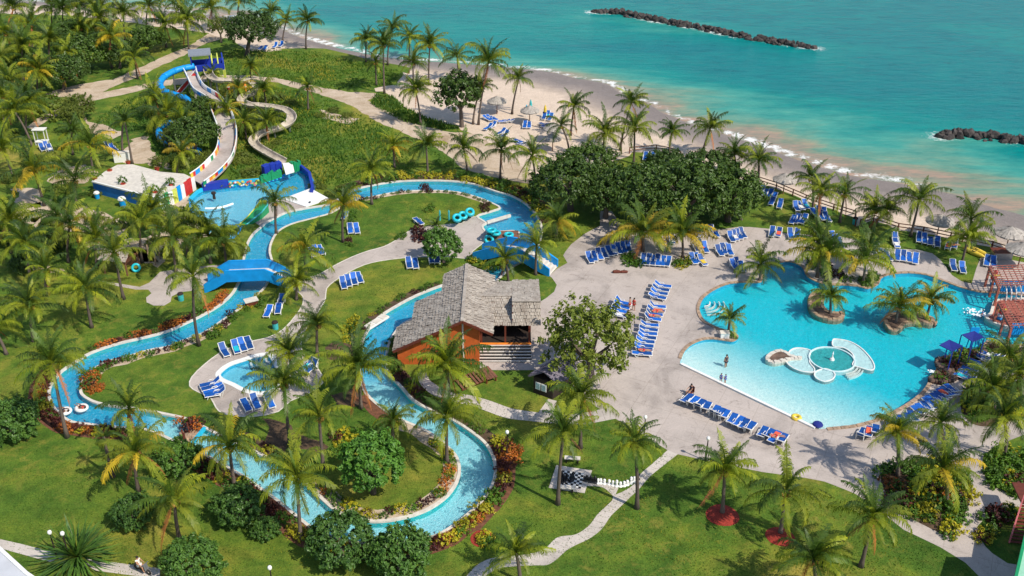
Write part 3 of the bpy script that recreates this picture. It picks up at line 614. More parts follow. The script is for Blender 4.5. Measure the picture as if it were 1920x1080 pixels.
# ================================================================== BUILDINGS
ORD = ['first', 'second', 'third', 'fourth', 'fifth', 'sixth', 'seventh', 'eighth', 'ninth', 'tenth', 'eleventh', 'twelfth', 'thirteenth', 'fourteenth', 'fifteenth', 'sixteenth', 'seventeenth', 'eighteenth', 'nineteenth', 'twentieth']+['twenty-'+q for q in ('first', 'second', 'third', 'fourth', 'fifth', 'sixth', 'seventh', 'eighth', 'ninth')]
def shake_roof(parent, quad, rows, cols, name='shingles', w=None):
    """quad = eave-left, eave-right, ridge-right, ridge-left; overlapping shakes laid in courses"""
    a, b, c, d = [np.array(p, float) for p in quad]; nrm = np.cross(b-a, d-a); nrm /= np.linalg.norm(nrm)
    if nrm[2] < 0: nrm = -nrm
    V = []; Fc = []
    for r in range(rows):
        t0 = r/rows; t1 = min(1, (r+1.35)/rows)
        for k in range(cols):
            s0 = (k+random.uniform(-.1, .1)+.5*(r % 2))/cols; s1 = s0+1.0/cols*random.uniform(.82, .98)
            s0 = max(0, s0); s1 = min(1, s1)
            if s1-s0 < .2/cols: continue
            p = lambda s, t: (a+(b-a)*s)*(1-t)+(d+(c-d)*s)*t
            lo = .04+random.uniform(0, .09); t00 = t0-random.uniform(0, .25)/rows
            q = [p(s0, t00)+nrm*lo, p(s1, t00)+nrm*(lo+random.uniform(-.02, .02)), p(s1, t1)+nrm*.012, p(s0, t1)+nrm*.012]
            e = [p(s0, t00)-nrm*.0, p(s1, t00)-nrm*.0]
            n = len(V); V += q+e; Fc += [(n, n+1, n+2, n+3), (n+4, n+5, n+1, n)]
    return tag(put(name, mesh(name, V, Fc, M['roof']), parent), kind='stuff')
def slab(parent, name, quad, th, mat):
    a = [Vector(p) for p in quad]; n = (a[1]-a[0]).cross(a[3]-a[0]).normalized()
    if n.z < 0: n = -n
    v = a+[p-n*th for p in a]
    return put(name, mesh(name, v, [(0, 1, 2, 3), (7, 6, 5, 4), (0, 4, 5, 1), (1, 5, 6, 2), (2, 6, 7, 3), (3, 7, 4, 0)], mat), parent)
# ---- pavilion
RH = 5.5
apf = P(866, 602, RH); apb = P(876, 495, RH); yF = apf.y; yB = apb.y; xr = (apf.x+apb.x)/2
def onroof(px, py, slope=.5):
    h = 3.5
    for _ in range(30): p = P(px, py, h); h = RH-slope*abs(p.x-xr)
    return P(px, py, h)
q1 = onroof(737, 657); q2 = onroof(744, 613); q3 = onroof(779, 567); q4 = onroof(832, 523); q5 = onroof(924, 627); q6 = onroof(928, 519)
print('PAV', apf, apb, q1, q2, q3, q4, q5, q6)
pav = empty('pavilion', (0, 0, 0), 'orange walled pavilion with grey shake roofs and an open stage beside the river', 'pavilion')
def rp(x, y): return (x, y, RH-.5*abs(x-xr))
xL1, xL2, xL3, xR = q1.x, q3.x, q4.x, q6.x
yA, yBm, yC = q2.y, q3.y, q4.y          # stepped rear edges from the low eave up to the ridge
rL = put('roof', None, pav)
for (x0, x1, y1) in ((xL1, xL2, yA), (xL2, xL3, yBm), (xL3, xr, yB)):
    qd = [rp(x0, yF), rp(x0, y1), rp(x1, y1), rp(x1, yF)]
    o = slab(pav, 'roof', qd, .12, M['brown']); shake_roof(o, qd, max(3, int((x1-x0)*1.12/.34)), int((y1-yF)/.24))
xRr = q5.x
qd = [rp(xRr, yB), rp(xRr, yF), rp(xr, yF), rp(xr, yB)]
o = slab(pav, 'roof', qd, .12, M['brown']); shake_roof(o, qd, int((xRr-xr)*1.12/.34), int((yB-yF)/.24))
bpy.data.objects.remove(rL)
# ridge caps
MB().beam((xr, yF-.05, RH+.06), (xr, yB, RH+.06), .35, .08).put('ridge_cap', M['roof'], pav)
# walls: front gable wall and left side
wl0, wl1 = P(746, 686).x, P(899, 682).x; yw = yF+.55; zt = lambda x: RH-.5*abs(x-xr)-.14
fw = [(wl0, yw, 0), (wl1, yw, 0), (wl1, yw, zt(wl1)), (xr, yw, zt(xr)), (wl0, yw, zt(wl0))]
V = fw+[(x, y+.2, z) for x, y, z in fw]
put('wall', mesh('wall', V, [(0, 1, 2, 3, 4), (9, 8, 7, 6, 5), (0, 5, 6, 1), (1, 6, 7, 2), (2, 7, 8, 3), (3, 8, 9, 4), (4, 9, 5, 0)], M['orange']), pav)
def side_wall(x, y0, y1, z0=0, m='orange'): MB().box((x, (y0+y1)/2, (z0+zt(x))/2), (.2, y1-y0, zt(x)-z0)).put('wall', M[m], pav)
side_wall(wl0+.1, yw+.2, yA-.4); side_wall(wl1-.1, yw+.2, yw+3.5)
MB().box(((wl0+xL2)/2, yA-.5, zt(xL1)/2), (xL2-wl0, .2, zt(xL1))).put('wall', M['orange'], pav)
for x0, x1 in ((q1.x, xr), (xr, xRr)):
    MB().beam((x0, yF-.05, rp(x0, 0)[2]-.08), (x1, yF-.05, rp(x1, 0)[2]-.08), .1, .26).put('barge_board', M['brown'], pav)
MB().box((xr, yw-.06, zt(xr)/2), (.16, .1, zt(xr)-.1)).put('post', M['kerb'], pav)
# right wing over the stage
ywg = P(950, 646, 1.1).y; xw0, xw1, xw2 = P(924, 610, 3.1).x, P(960, 610, 3.1).x, P(1014, 610, 3.1).x
ye = P(970, 610, 3.1).y; yr1 = P(900, 552, 4.9).y; yr2 = P(990, 567, 5.0).y; yb2 = P(990, 527, 3.4).y; yb1 = P(940, 530, 3.6).y
print('WING', ywg, ye, yr1, yr2, yb1, yb2, xw0, xw1, xw2)
def wing(x0, x1, yf, zf, yr, zr, yb, zb):
    q = [(x0, yf, zf), (x1, yf, zf), (x1, yr, zr), (x0, yr, zr)]; o = slab(pav, 'roof', q, .12, M['brown'])
    shake_roof(o, q, int(math.hypot(yr-yf, zr-zf)/.34), int((x1-x0)/.24))
    q = [(x1, yb, zb), (x0, yb, zb), (x0, yr, zr), (x1, yr, zr)]; o = slab(pav, 'roof', q, .12, M['brown'])
    shake_roof(o, q, max(3, int(math.hypot(yr-yb, zr-zb)/.42)), int((x1-x0)/.33))
    MB().beam((x0, yr, zr+.05), (x1, yr, zr+.05), .34, .08).put('ridge_cap', M['roof'], pav)
wing(xr+.1, xw1, ye, 3.1, yr1, 4.75, yb1, 3.7)
wing(xw1, xw2, ye, 3.12, yr2, 5.15, yb2, 3.5)
sx0, sx1 = P(899, 646, 1.1).x, P(996, 646, 1.1).x
MB().box(((sx0+sx1)/2, ywg+3.2, .55), (sx1-sx0, 6.0, 1.1)).put('stage', M['dark'], pav)  # stage and rear wall near black: the interior's shade painted into their colour
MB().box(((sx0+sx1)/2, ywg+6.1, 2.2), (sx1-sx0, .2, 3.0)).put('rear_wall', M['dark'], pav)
MB().box((sx1-.1, ywg+4.2, 2.2), (.2, 3.6, 3.0)).put('wall', M['brown'], pav)
MB().box(((sx0+sx1)/2, ywg+.12, 1.13), (sx1-sx0, .3, .07)).put('stage_edge', M['orangep'], pav)
for k in range(3): MB().box((sx0+.2+(sx1-sx0-.4)*k/2, ywg+.35, 2.1), (.18, .18, 2.0)).put('post', M['brown'], pav)
nst = 6; ys = P(950, 681, .0).y
for k in range(nst):
    y = ys+(ywg-ys)*k/nst; z = 1.1*(k+.7)/nst
    MB().box(((sx0+sx1)/2, y+.22, z), (sx1-sx0, (ywg-ys)/nst*.62, .07)).put('stair_tread', M['step'], pav)
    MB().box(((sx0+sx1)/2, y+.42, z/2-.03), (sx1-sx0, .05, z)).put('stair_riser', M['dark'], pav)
# ---- small kiosk
kq = [P(1003, 700, 2.4), P(1062, 728, 2.3)]
ka, kb, kc, kd = P(1000, 736), P(1036, 749), P(1075, 722), P(1034, 712)
kio = empty('kiosk', (0, 0, 0), 'small dark kiosk with a purple shingle gable roof and two white framed windows', 'kiosk')
lp = [tuple(p[:2]) for p in (ka, kb, kc, kd)]; MB().prism(ccw(lp), 0, 1.9).put('wall', M['dark'], kio)
r0, r1 = (P(990, 693, 2.0)), (P(1062, 724, 2.0)); rA, rB = P(1041, 670, 3.2), P(1012, 697, 3.1)
u = (kc-kb); u.normalize()
f1, f2 = ka+Vector((-.5, 0, 1.95)), kb+Vector((.5, -.3, 1.95)); mid = (ka+kb)/2+Vector((0, -.2, 3.0)); dl = (kc-kb)*1.15
for qd in ([f1, f1+dl, mid+dl, mid], [f2+dl, f2, mid, mid+dl]):
    o = slab(kio, 'roof', [tuple(p) for p in qd], .1, M['purple']); s = shake_roof(o, [tuple(p) for p in qd], 5, 10); s.data.materials[0] = M['purple']
for t in (.25, .55):
    c = ka+(kb-ka)*t+Vector((0, 0, 1.0)); dr = (kb-ka).normalized(); nn = Vector((dr.y, -dr.x, 0))
    wdw = MB().beam(c+nn*.04-dr*.28, c+nn*.04+dr*.28, .06, .8).put('window', M['white'], kio)
    MB().beam(c+nn*.08-dr*.2, c+nn*.08+dr*.2, .03, .62).put('pane', M['glass'], wdw)
# ---- wooden step bench beside the pavilion
wb0 = empty('wooden_platform', P(890, 715), 'brown slatted wooden steps with a plank deck on the lawn below the pavilion', 'wooden steps', rz=math.radians(28))
for k in range(7): MB().box((-1.6+.36*k, 0, .12+.07*k), (.24, 2.0, .07)).put('plank', M['wood'], wb0)
for s_ in (-.9, .9): MB().beam((-1.8, s_, .08), (.8, s_, .5), .12).put('stringer', M['brown'], wb0)
for k in range(4): MB().box((1.0+.3*k, 0, .55), (.27, 2.1, .07)).put('plank', M['wood'], wb0)
for s_ in (-.9, .9):
    for x in (.9, 1.9): MB().box((x, s_, .26), (.12, .12, .52)).put('leg', M['brown'], wb0)
# ---- membrane roof in the near corner, mint roof and pink stairs
z = 9.0
rf = empty('building_roof', (0, 0, 0), 'pale grey sloping roof corner of a building at the lower left', 'building')
qa = [P(-60, 985, z), P(0, 1030, z), P(50, 1076, z), P(62, 1084, z), P(70, 1200, z), P(-260, 1200, z), P(-260, 985, z)]
MB().prism(ccw([tuple(p[:2]) for p in qa]), z-.35, z).put('roof', M['greywhite'], rf)
l = [tuple(p[:2]) for p in qa[:4]]
ribbon(densify(l, 1, closed=False), -.12, .12, z-.45, z+.1, closed=False).put('fascia', M['white'], rf)
MB().prism(ccw([tuple(p[:2]) for p in offs([tuple(p[:2]) for p in qa], .8 if area([tuple(p[:2]) for p in qa]) < 0 else -.8)]), 0, z-.36).put('wall', M['palewall'], rf)
z = 5.0
mr = empty('mint_building', (0, 0, 0), 'mint green flat roof edge of a building at the lower right corner', 'building')
qa = [P(1924, 1000, z), P(1903, 1090, z), P(1890, 1200, z), P(2100, 1200, z), P(2100, 1000, z)]
MB().prism(ccw([tuple(p[:2]) for p in qa]), z-.3, z).put('roof', M['mint'], mr)
ribbon([tuple(p[:2]) for p in qa[:3]], -.1, .1, z-.4, z+.1, closed=False).put('fascia', M['green'], mr)
MB().prism(ccw([tuple(p[:2]) for p in (P(1935, 1040), P(1925, 1130), P(1915, 1200), P(2100, 1200), P(2100, 1040))]), 0, z-.31).put('wall', M['palewall'], mr)
stt = empty('outdoor_staircase', (0, 0, 0), 'steep outdoor staircase with pink stringers at the lower right edge', 'staircase')
b0, b1 = P(1892, 1018, 0.1), P(1926, 1022, 0.1); t0, t1 = P(1915, 945, 2.2), P(1950, 948, 2.2)
for a, b in ((b0, t0), (b1, t1)):
    MB().beam(a, b, .12, .3).put('stringer', M['pink'], stt); MB().beam(a+Vector((0, 0, .95)), b+Vector((0, 0, .95)), .07).put('handrail', M['pink'], stt)
    for k in range(4): p = a+(b-a)*k/3; MB().beam(p, p+Vector((0, 0, .95)), .06).put('baluster', M['pink'], stt)
for k in range(11):
    a = b0+(t0-b0)*(k+.5)/11; b = b1+(t1-b1)*(k+.5)/11; MB().beam(a, b, .26, .05).put('tread', M['brown'], stt)
MB().prism(ccw([tuple(p[:2]) for p in (t0, t1, t1+Vector((.3, 2.5, 0)), t0+Vector((.3, 2.5, 0)))]), 2.2, 2.35).put('landing', M['brown'], stt)

# ---- arched blue footbridges
def footbridge(A, B, width, rise, ph, lo, hi, label, steps=False, far=None):
    A = Vector(A); B = Vector(B); L = (B-A).length; u = (B-A).normalized(); v = Vector((-u.y, u.x, 0))
    t = empty('footbridge', A, label, 'footbridge'); t.rotation_euler[2] = math.atan2(u.y, u.x)
    prof = [(0, 0), (lo, 1), (hi, 1), (1, 0)]; xs = [0, lo*.5, lo, (lo+hi)/2, hi, (1+hi)/2, 1]
    zz = lambda s: np.interp(s, [0, lo, hi, 1], [.05, rise, rise, .05])
    for yy in (0, width):
        V = []; Fc = []; soff = [max(-.1, zz(s)-.95 if lo*.7 < s < hi+(1-hi)*.3 else -.1) for s in xs]
        for i, s in enumerate(xs):
            zt_ = zz(s)+ph*(.85 if s in (0, 1) else 1); zb = max(-.1, zz(s)-.35) if lo*.4 < s < 1-(1-hi)*.4 else -.1
            for a in (-.11, .11): V += [(s*L, yy+a, zb), (s*L, yy+a, zt_)]
        for i in range(len(xs)-1):
            a = 4*i; b = 4*(i+1); Fc += [(a, b, b+1, a+1), (a+3, b+3, b+2, a+2), (a+1, b+1, b+3, a+3), (a+2, b+2, b, a)]
        e = 4*(len(xs)-1); Fc += [(0, 1, 3, 2), (e+2, e+3, e+1, e)]
        put('parapet', mesh('parapet', V, Fc, M['bridge']), t)
        mb = MB()
        for i in range(len(xs)-1):
            za = lambda s: zz(s)+ph*(.85 if s in (0, 1) else 1)+.05
            mb.beam((xs[i]*L, yy, za(xs[i])), (xs[i+1]*L, yy, za(xs[i+1])), .24, .06)
        mb.put('parapet_cap', M['bridge'], t)
    V = []; Fc = []
    for s in xs: V += [(s*L, .12, zz(s)), (s*L, width-.12, zz(s)), (s*L, .12, zz(s)-.25), (s*L, width-.12, zz(s)-.25)]
    for i in range(len(xs)-1): a = 4*i; b = a+4; Fc += [(a, b, b+1, a+1), (a+2, a+3, b+3, b+2), (a, a+2, b+2, b), (a+1, b+1, b+3, a+3)]
    put('deck', mesh('deck', V, Fc, M['step']), t)
    if steps:
        n = 8
        for k in range(n):
            s = hi+(1-hi)*(k+.5)/n; MB().box((s*L, width/2, zz(s)+.06), ((1-hi)*L/n*.5, width-.26, .1)).put('stair_tread', M['orangep'] if False else M['kerb'], t)
    return t
a = P(384, 548); b = P(546, 541); wdt = P(473, 494, 2.6).y-P(466, 513, 2.6).y
footbridge(a, b, wdt, 1.6, 1.0, .27, .72, 'bright blue arched footbridge across the narrow river by the toddler pool path')
a = P(887, 487); b = P(1030, 518)
footbridge(a, b, 2.6, 1.7, 1.0, .38, .62, 'blue humpbacked footbridge with pale steps beside the tube stand and pavilion', steps=True)

# ================================================================== WATER SLIDES
tw = empty('slide_tower', (0, 0, 0), 'navy blue water slide tower with a flat grey roof and lime posts', 'slide tower')
dz = 3.8
c0, c1 = P(361, 133, dz), P(421, 128, dz); dp = 3.4; u = (c1-c0).normalized(); v = Vector((-u.y, u.x, 0)); L = (c1-c0).length
def tp(s, t, z): p = c0+u*(s*L)+v*(t*dp); return Vector((p.x, p.y, z))
MB().prism(ccw([tuple(tp(s, t, 0)[:2]) for s, t in ((0, 0), (1, 0), (1, 1), (0, 1))]), dz-.25, dz).put('platform', M['navy'], tw)
for s0, s1, t0, t1 in ((0, .5, 0, 0), (.72, 1, 0, 0), (1, 1, 0, 1), (0, 0, .3, 1), (0, 1, 1, 1)):
    MB().beam(tp(s0, t0, dz+.45), tp(s1, t1, dz+.45), .12, 1.0).put('parapet', M['navy'], tw)
for s, t in ((.02, .03), (.45, .03), (.78, .03), (.98, .03), (.02, .97), (.98, .97), (.5, .97)):
    MB().beam(tp(s, t, 0), tp(s, t, dz-.25), .38).put('post', M['lime'], tw)
for s, t in ((0, 0), (.58, 0), (0, 1), (.58, 1)): MB().beam(tp(s, t, dz+.9), tp(s, t, dz+2.6), .16).put('roof_post', M['navy'], tw)
MB().prism(ccw([tuple(tp(s, t, 0)[:2]) for s, t in ((-.06, -.1), (.64, -.1), (.64, 1.1), (-.06, 1.1))]), dz+2.6, dz+2.8).put('roof', M['greyroof'], tw)
for s in (.64, .82, .97):
    pts = [tp(s, .5-.5*math.cos(a), dz+.9+1.3*math.sin(a)) for a in np.linspace(0, PI, 9)]; MB().tube(pts, .13, 6).put('arch', M['lime'] if s < .9 else M['navy'], tw)
# covered blue tube slide
def tube_slide(px, r, mat, label, half=False, supports=None):
    zs = [q[2] for q in px]; pts = [P(x, y, z) for x, y, z in px]
    xy = smooth([tuple(p[:2]) for p in pts], 5, closed=False); zz = np.interp(np.linspace(0, len(zs)-1, len(xy)), range(len(zs)), zs)
    pts = [Vector((a[0], a[1], b)) for a, b in zip(xy, zz)]
    t = empty('water_slide', (0, 0, 0), label, 'water slide')
    if not half:
        k = 0
        while k < len(pts)-1:
            e = min(len(pts), k+6); MB().tube(pts[k:e], r, 12).put('tube_section', mat, t, smooth=True)
            MB().tube([pts[e-1]-(pts[e-1]-pts[e-2])*.2, pts[e-1]+(pts[e-1]-pts[e-2])*.2], r*1.09, 12).put('flange', mat, t); k = e-1
    else:
        k = 0
        while k < len(pts)-1:
            e = min(len(pts), k+6); mb = MB()
            mb.tube(pts[k:e], r, 9, cap=False, arc=(PI, 2*PI)); mb.tube(pts[k:e], r*.93, 9, cap=False, arc=(PI, 2*PI))
            for sgn in (-1, 1):
                q = []
                for i in range(k, e):
                    d = (pts[min(i+1, len(pts)-1)]-pts[max(i-1, 0)]).normalized(); s_ = d.cross(Vector((0, 0, 1))).normalized(); q.append(pts[i]+s_*(sgn*r))
                mb.tube(q, .08, 6)
            mb.put('flume_section', mat, t, smooth=True); k = e-1
    for i in range(4, len(pts)-2, 7):
        if pts[i].z > 1.0: MB().beam((pts[i].x, pts[i].y, 0), (pts[i].x, pts[i].y, pts[i].z-r*.9), .2).put('support_post', M['metal'] if supports is None else supports, t)
    return t
tube_slide([(364,124,4.5),(345,128,4.4),(328,133,4.2),(308,144,3.9),(300,158,3.5),(309,171,3.1),(324,177,2.9),(345,183,2.7),(357,195,2.5),(354,212,2.3),(338,223,2.1),(314,232,1.9),(300,243,1.6),(301,256,1.4),(318,265,1.2),(345,272,.95),(372,284,.7)], .54, M['bridge'], 'winding covered blue tube slide leaving the left of the slide tower')
tube_slide([(389,127,4.0),(392,138,3.9),(402,147,3.7),(420,149,3.5),(446,149,3.3),(466,150,3.1),(478,157,3.0),(480,166,2.9),(472,173,2.8),(458,178,2.6),(453,188,2.4),(465,194,2.3),(484,196,2.2),(511,199,2.1),(534,204,2.0),(546,214,1.9),(544,226,1.8),(528,236,1.7),(505,243,1.5),(486,250,1.4),(475,261,1.2),(481,272,1.1),(502,285,.95),(530,300,.8)], .72, M['flume'], 'narrow pale open flume winding from slide tower down to the green rock wall', half=True)
# wide white slide with coloured panels
wlz = [4.0, 3.6, 3.2, 2.9, 2.6, 2.3, 2.0, 1.7, 1.4, 1.1, .9]
wL = [(345,135),(352,150),(364,172),(388,188),(397,212),(407,240),(410,268),(405,289),(390,307),(374,322),(357,334)]
wR = [(368,132),(372,146),(384,166),(412,184),(432,210),(443,240),(444,268),(437,295),(424,314),(405,332),(383,348)]
A = [P(x, y, z) for (x, y), z in zip(wL, wlz)]; B = [P(x, y, z) for (x, y), z in zip(wR, wlz)]
def sm3(pts, n=4):
    xy = smooth([tuple(p[:2]) for p in pts], n, closed=False); z = np.interp(np.linspace(0, len(pts)-1, len(xy)), range(len(pts)), [p.z for p in pts]); return [Vector((a[0], a[1], b)) for a, b in zip(xy, z)]
A = sm3(A); B = sm3(B)
ws = empty('water_slide', (0, 0, 0), 'broad white racing slide with colourful side panels curving down to the splash pool', 'water slide')
n = len(A); V = []; Fc = []
for i in range(n): V += [A[i], B[i], A[i]-Vector((0, 0, .2)), B[i]-Vector((0, 0, .2))]
for i in range(n-1): a = 4*i; b = a+4; Fc += [(a, a+1, b+1, b), (a+2, b+2, b+3, a+3), (a, b, b+2, a+2), (a+1, a+3, b+3, b+1)]
put('slide_bed', mesh('slide_bed', V, Fc, M['concrete']), ws)
pc = ['bridge', 'white', 'red', 'yellow', 'white', 'bridge', 'green', 'yellow', 'orangep', 'white', 'red', 'white']
for side, E in ((0, A), (1, B)):
    for i in range(n-1):
        d = (E[i+1]-E[i]).normalized(); nn = Vector((-d.y, d.x, 0))*(1 if side == 0 else -1)
        mb = MB(); a, b = E[i]+nn*.08, E[i+1]+nn*.08
        mb.add([a-Vector((0, 0, .25)), b-Vector((0, 0, .25)), b+Vector((0, 0, .62)), a+Vector((0, 0, .62)), a-Vector((0, 0, .25))+nn*.08, b-Vector((0, 0, .25))+nn*.08, b+Vector((0, 0, .62))+nn*.08, a+Vector((0, 0, .62))+nn*.08],
               [(3, 2, 1, 0), (4, 5, 6, 7), (0, 1, 5, 4), (1, 2, 6, 5), (2, 3, 7, 6), (3, 0, 4, 7)])
        mb.put('side_panel', M[pc[(i*5+side*3) % len(pc)] if i > 10 else ('white' if i % 3 else 'bridge')], ws)
    q = [p+Vector((0, 0, .68)) for p in E]; MB().tube(q, .09, 6).put('top_rail', M['white'], ws)
for i in range(4, n-4, 5): m_ = (A[i]+B[i])/2; MB().beam((m_.x, m_.y, 0), m_-Vector((0, 0, .2)), .35).put('support_post', M['concrete'], ws)
# tower stairs
st = empty('tower_staircase', (0, 0, 0), 'white railed staircase with red and blue panels climbing the slide tower', 'staircase')
s0, s1 = P(335, 178, 0.1), P(368, 140, 3.7)
for k in range(12):
    p = s0+(s1-s0)*(k+.5)/12; d = (s1-s0).normalized(); nn = Vector((-d.y, d.x, 0)).normalized(); MB().beam(p-nn*.7, p+nn*.7, .34, .07).put('tread', M['white'], st)
for sg in (-.75, .75):
    a, b = s0+nn*sg+Vector((0, 0, .9)), s1+nn*sg+Vector((0, 0, .9)); MB().beam(a, b, .09).put('handrail', M['white'], st)
    MB().beam(a-Vector((0, 0, .5)), b-Vector((0, 0, .5)), .06, .5).put('side_panel', M['red'] if sg < 0 else M['metal'], st)
# colourful totem figures beside the flumes -> plain painted posts
for (x, y, h, c, lb) in ((430, 176, 2.0, 'red', 'slim red and white painted post in the plants below the slide tower'), (461, 172, 1.5, 'orangep', 'orange painted post in the plants right of the red and white post')):
    t = empty('painted_post', P(x, y), lb, 'post'); MB().lathe([(.16, 0), (.16, h*.5), (.26, h*.55), (.26, h*.8), (.18, h*.85), (.1, h)], n=10).put('post', M[c], t); MB().lathe([(.27, h*.6), (.28, h*.66), (.27, h*.72)], n=10).put('band', M['white'], t)

# ---- raised white terrace
tz = 1.7
ter = empty('raised_terrace', (0, 0, 0), 'raised white terrace with bright blue retaining wall left of the splash pool', 'terrace')
TQ = [P(x, y, tz) for x, y in ((173,341),(196,322),(220,309),(248,308),(300,322),(345,326),(362,334),(330,356),(296,373))]; TL = ccw([tuple(p[:2]) for p in TQ])
MB().prism(TL, 0, tz-.06).put('wall', M['royal'], ter); MB().prism(offs(TL, .03), tz-.06, tz).put('floor', M['kerb'], ter)
f = [tuple(P(173, 341, tz)[:2]), tuple(P(296, 373, tz)[:2])]; ribbon(densify(f, 3, closed=False), -.12, .14, tz-.02, tz+.16, closed=False).put('wall_cap', M['white'], ter)
mura = densify([tuple(P(297, 373.5, tz)[:2]), tuple(P(330, 356.5, tz)[:2]), tuple(P(363, 334, tz)[:2])], .75, closed=False)
mc = ['palewall', 'green', 'white', 'lime', 'bridge', 'white', 'red', 'red', 'white', 'cyan', 'white', 'orangep', 'yellow', 'orangep', 'white', 'cyan', 'white', 'red', 'green']
for i in range(len(mura)-1):
    ribbon([mura[i], mura[i+1]], .03, .17, 0, tz+.35+.12*math.sin(i*2.1), closed=False).put('painted_panel', M[mc[i % len(mc)]], ter)
def pot(x, y, z, lab, sc=1, plant=True):
    t = empty('potted_plant', P(x, y, z), lab, 'potted plant', sc=sc)
    MB().lathe([(.22, 0), (.34, .45), (.38, .5), (.32, .5), (.30, .42)], n=12).put('pot', M['terracotta'], t)
    return t
POTS = [(179,340,'terracotta pot at the far left corner of the white terrace',0), (207,325,'terracotta pot on the rear edge of the white terrace near its left end',0), (241,309,'terracotta pot at the rear corner of the white terrace below the twin palm trunks',0), (295,321,'terracotta pot on the rear right edge of the white terrace',0),
        (232,350,'tall potted shrub in the middle of the white terrace by the blue wall',1), (292,366,'potted shrub at the front corner of the white terrace',1), (322,352,'potted bush on the terrace beside the painted panels',1)]
for (x, y, lb, dog) in ((231, 387, 'blue bin with a white round top standing before the terrace wall', 0), (183, 372, 'small pale blue and white bin at the left foot of the terrace wall', 1)):
    t = empty('litter_bin', P(x, y), lb, 'bin', sc=.75 if dog else 1)
    MB().lathe([(.38, 0), (.44, .9), (.44, .95)], n=14).put('body', M['bridge'], t); MB().lathe([(.5, .95), (.56, 1.1), (.42, 1.35), (.2, 1.45)], n=14).put('lid', M['white'], t)
    MB().box((0, -.45, 1.12), (.3, .12, .18)).put('flap', M['black'], t)

# ---- splash pool surrounds
sp = empty('splash_pool_wall', (0, 0, 0), 'blue back wall of the splash pool with flower mural and waterfall edge', 'wall')
q = [tuple(P(x, y)[:2]) for x, y in ((358,378),(372,364),(381,359))]; ribbon(densify(q, 1, closed=False), -.3, -.02, 0, .5, closed=False).put('low_wall', M['cyan'], sp)
def wallseg_(pts, h, m, nm, w=.35): return ribbon(densify([tuple(P(x, y)[:2]) for x, y in pts], .8, closed=False), 0, w, 0, h, closed=False).put(nm, M[m], sp)
wallseg_([(430,351.5),(381,358.5)], .95, 'navy', 'blue_wall', .9)
wallseg_([(487,346),(430,351)], .85, 'cyan', 'mural_wall')
random.seed(5)
for i in range(46):
    s = random.uniform(.02, .98); zc = random.uniform(.12, .78); a = P(430, 351.9); b = P(487, 346.9); c = a+(b-a)*s; dr = (b-a).normalized()
    mb = MB(); r = random.uniform(.10, .22); nn = Vector((dr.y, -dr.x, 0)); pts = [c+dr*(r*math.cos(k*PI/4))+Vector((0, 0, zc+r*.8*math.sin(k*PI/4))) for k in range(8)]
    off = nn*(.05+.0015*i); mb.add([p+off for p in pts]+[p+off*.3 for p in pts], [tuple(range(8))]+[(k, (k+1) % 8, 8+(k+1) % 8, 8+k) for k in range(8)])
    mb.put('painted_flower', M[['red', 'yellow', 'green', 'pink', 'white', 'lime', 'orangep', 'green'][i % 8]], sp)
random.seed(11)
ws1 = [P(385+52*t, 391-9*t-3.2*math.sin(PI*t)*-1, .06) for t in np.linspace(0, 1, 12)]
tag(MB().tube(ws1, .16, 6).put('foam_strip', M['foam']), 'white foam strip curving across the splash pool', 'float rope')  # line of foam built as a thin tube on the water
t = empty('spout_post', P(402, 373, -.2), 'dark water spout post standing in the splash pool', 'water spout'); MB().lathe([(.22, 0), (.18, .7), (.34, .8), (.34, 1.0), (.1, 1.1)], n=10).put('spout', M['dark'], t)
gs = empty('green_slide', (0, 0, 0), 'broad green side slide running down the right edge of the splash pool', 'slide')
gl, gr = [P(492,372,1.1), P(478,392,.8), P(464,408,.5), P(450,421,.12)], [P(503,384,1.1), P(490,400,.8), P(474,413,.5), P(460,424,.12)]
V = []; Fc = []
for a, b in zip(gl, gr): V += [a, b, Vector((a.x, a.y, -.3)), Vector((b.x, b.y, -.3))]
for i in range(3): a = 4*i; b = a+4; Fc += [(a, a+1, b+1, b), (a, b, b+2, a+2), (a+1, a+3, b+3, b+1)]
put('slide_bed', mesh('slide_bed', V, Fc, M['green']), gs); MB().tube([p+Vector((0, 0, .1)) for p in gr], .1, 6).put('rim', M['teal'], gs); MB().tube([p+Vector((0, 0, .1)) for p in gl], .08, 6).put('rim', M['lime'], gs)
# green scalloped rock wall with white chute
rk = empty('flume_wall', (0, 0, 0), 'scalloped green wall with navy spots and a white chute above the blue basin', 'wall')
def scal(a, b, h, n, m, nm='wall_lobe'):
    a, b = P(*a), P(*b)
    for k in range(n):
        p = a+(b-a)*(k+.5)/n; r = (b-a).length/n*.62
        MB().lathe([(r, 0), (r*1.05, h*.6), (r*.9, h*.85), (r*.45, h+random.uniform(-.1, .15))], c=(p.x, p.y, 0), n=10).put(nm, M[m], rk, smooth=False)
def rockwall(a, b, h, n, m, th=.45):
    a, b = P(*a), P(*b); u = (b-a).normalized(); L_ = (b-a).length/n; nn = Vector((-u.y, u.x, 0))
    for k in range(n):
        p0 = a+u*(L_*k); hh = h*random.uniform(.82, 1.12); q = [p0, p0+u*(L_*.98), p0+u*(L_*.98)+nn*th, p0+nn*th]; q = [tuple((p+Vector((random.uniform(-.08, .08), random.uniform(-.08, .08), 0)))[:2]) for p in q]
        MB().prism(ccw(q), 0, [hh*random.uniform(.88, 1.08) for _ in q]).put('wall_panel', M[m], rk)
rockwall((490, 346), (530, 333), 1.3, 8, 'green'); rockwall((549, 326), (566, 318.5), 1.7, 4, 'green'); rockwall((497, 332), (530, 322), 1.5, 3, 'navy', .9)
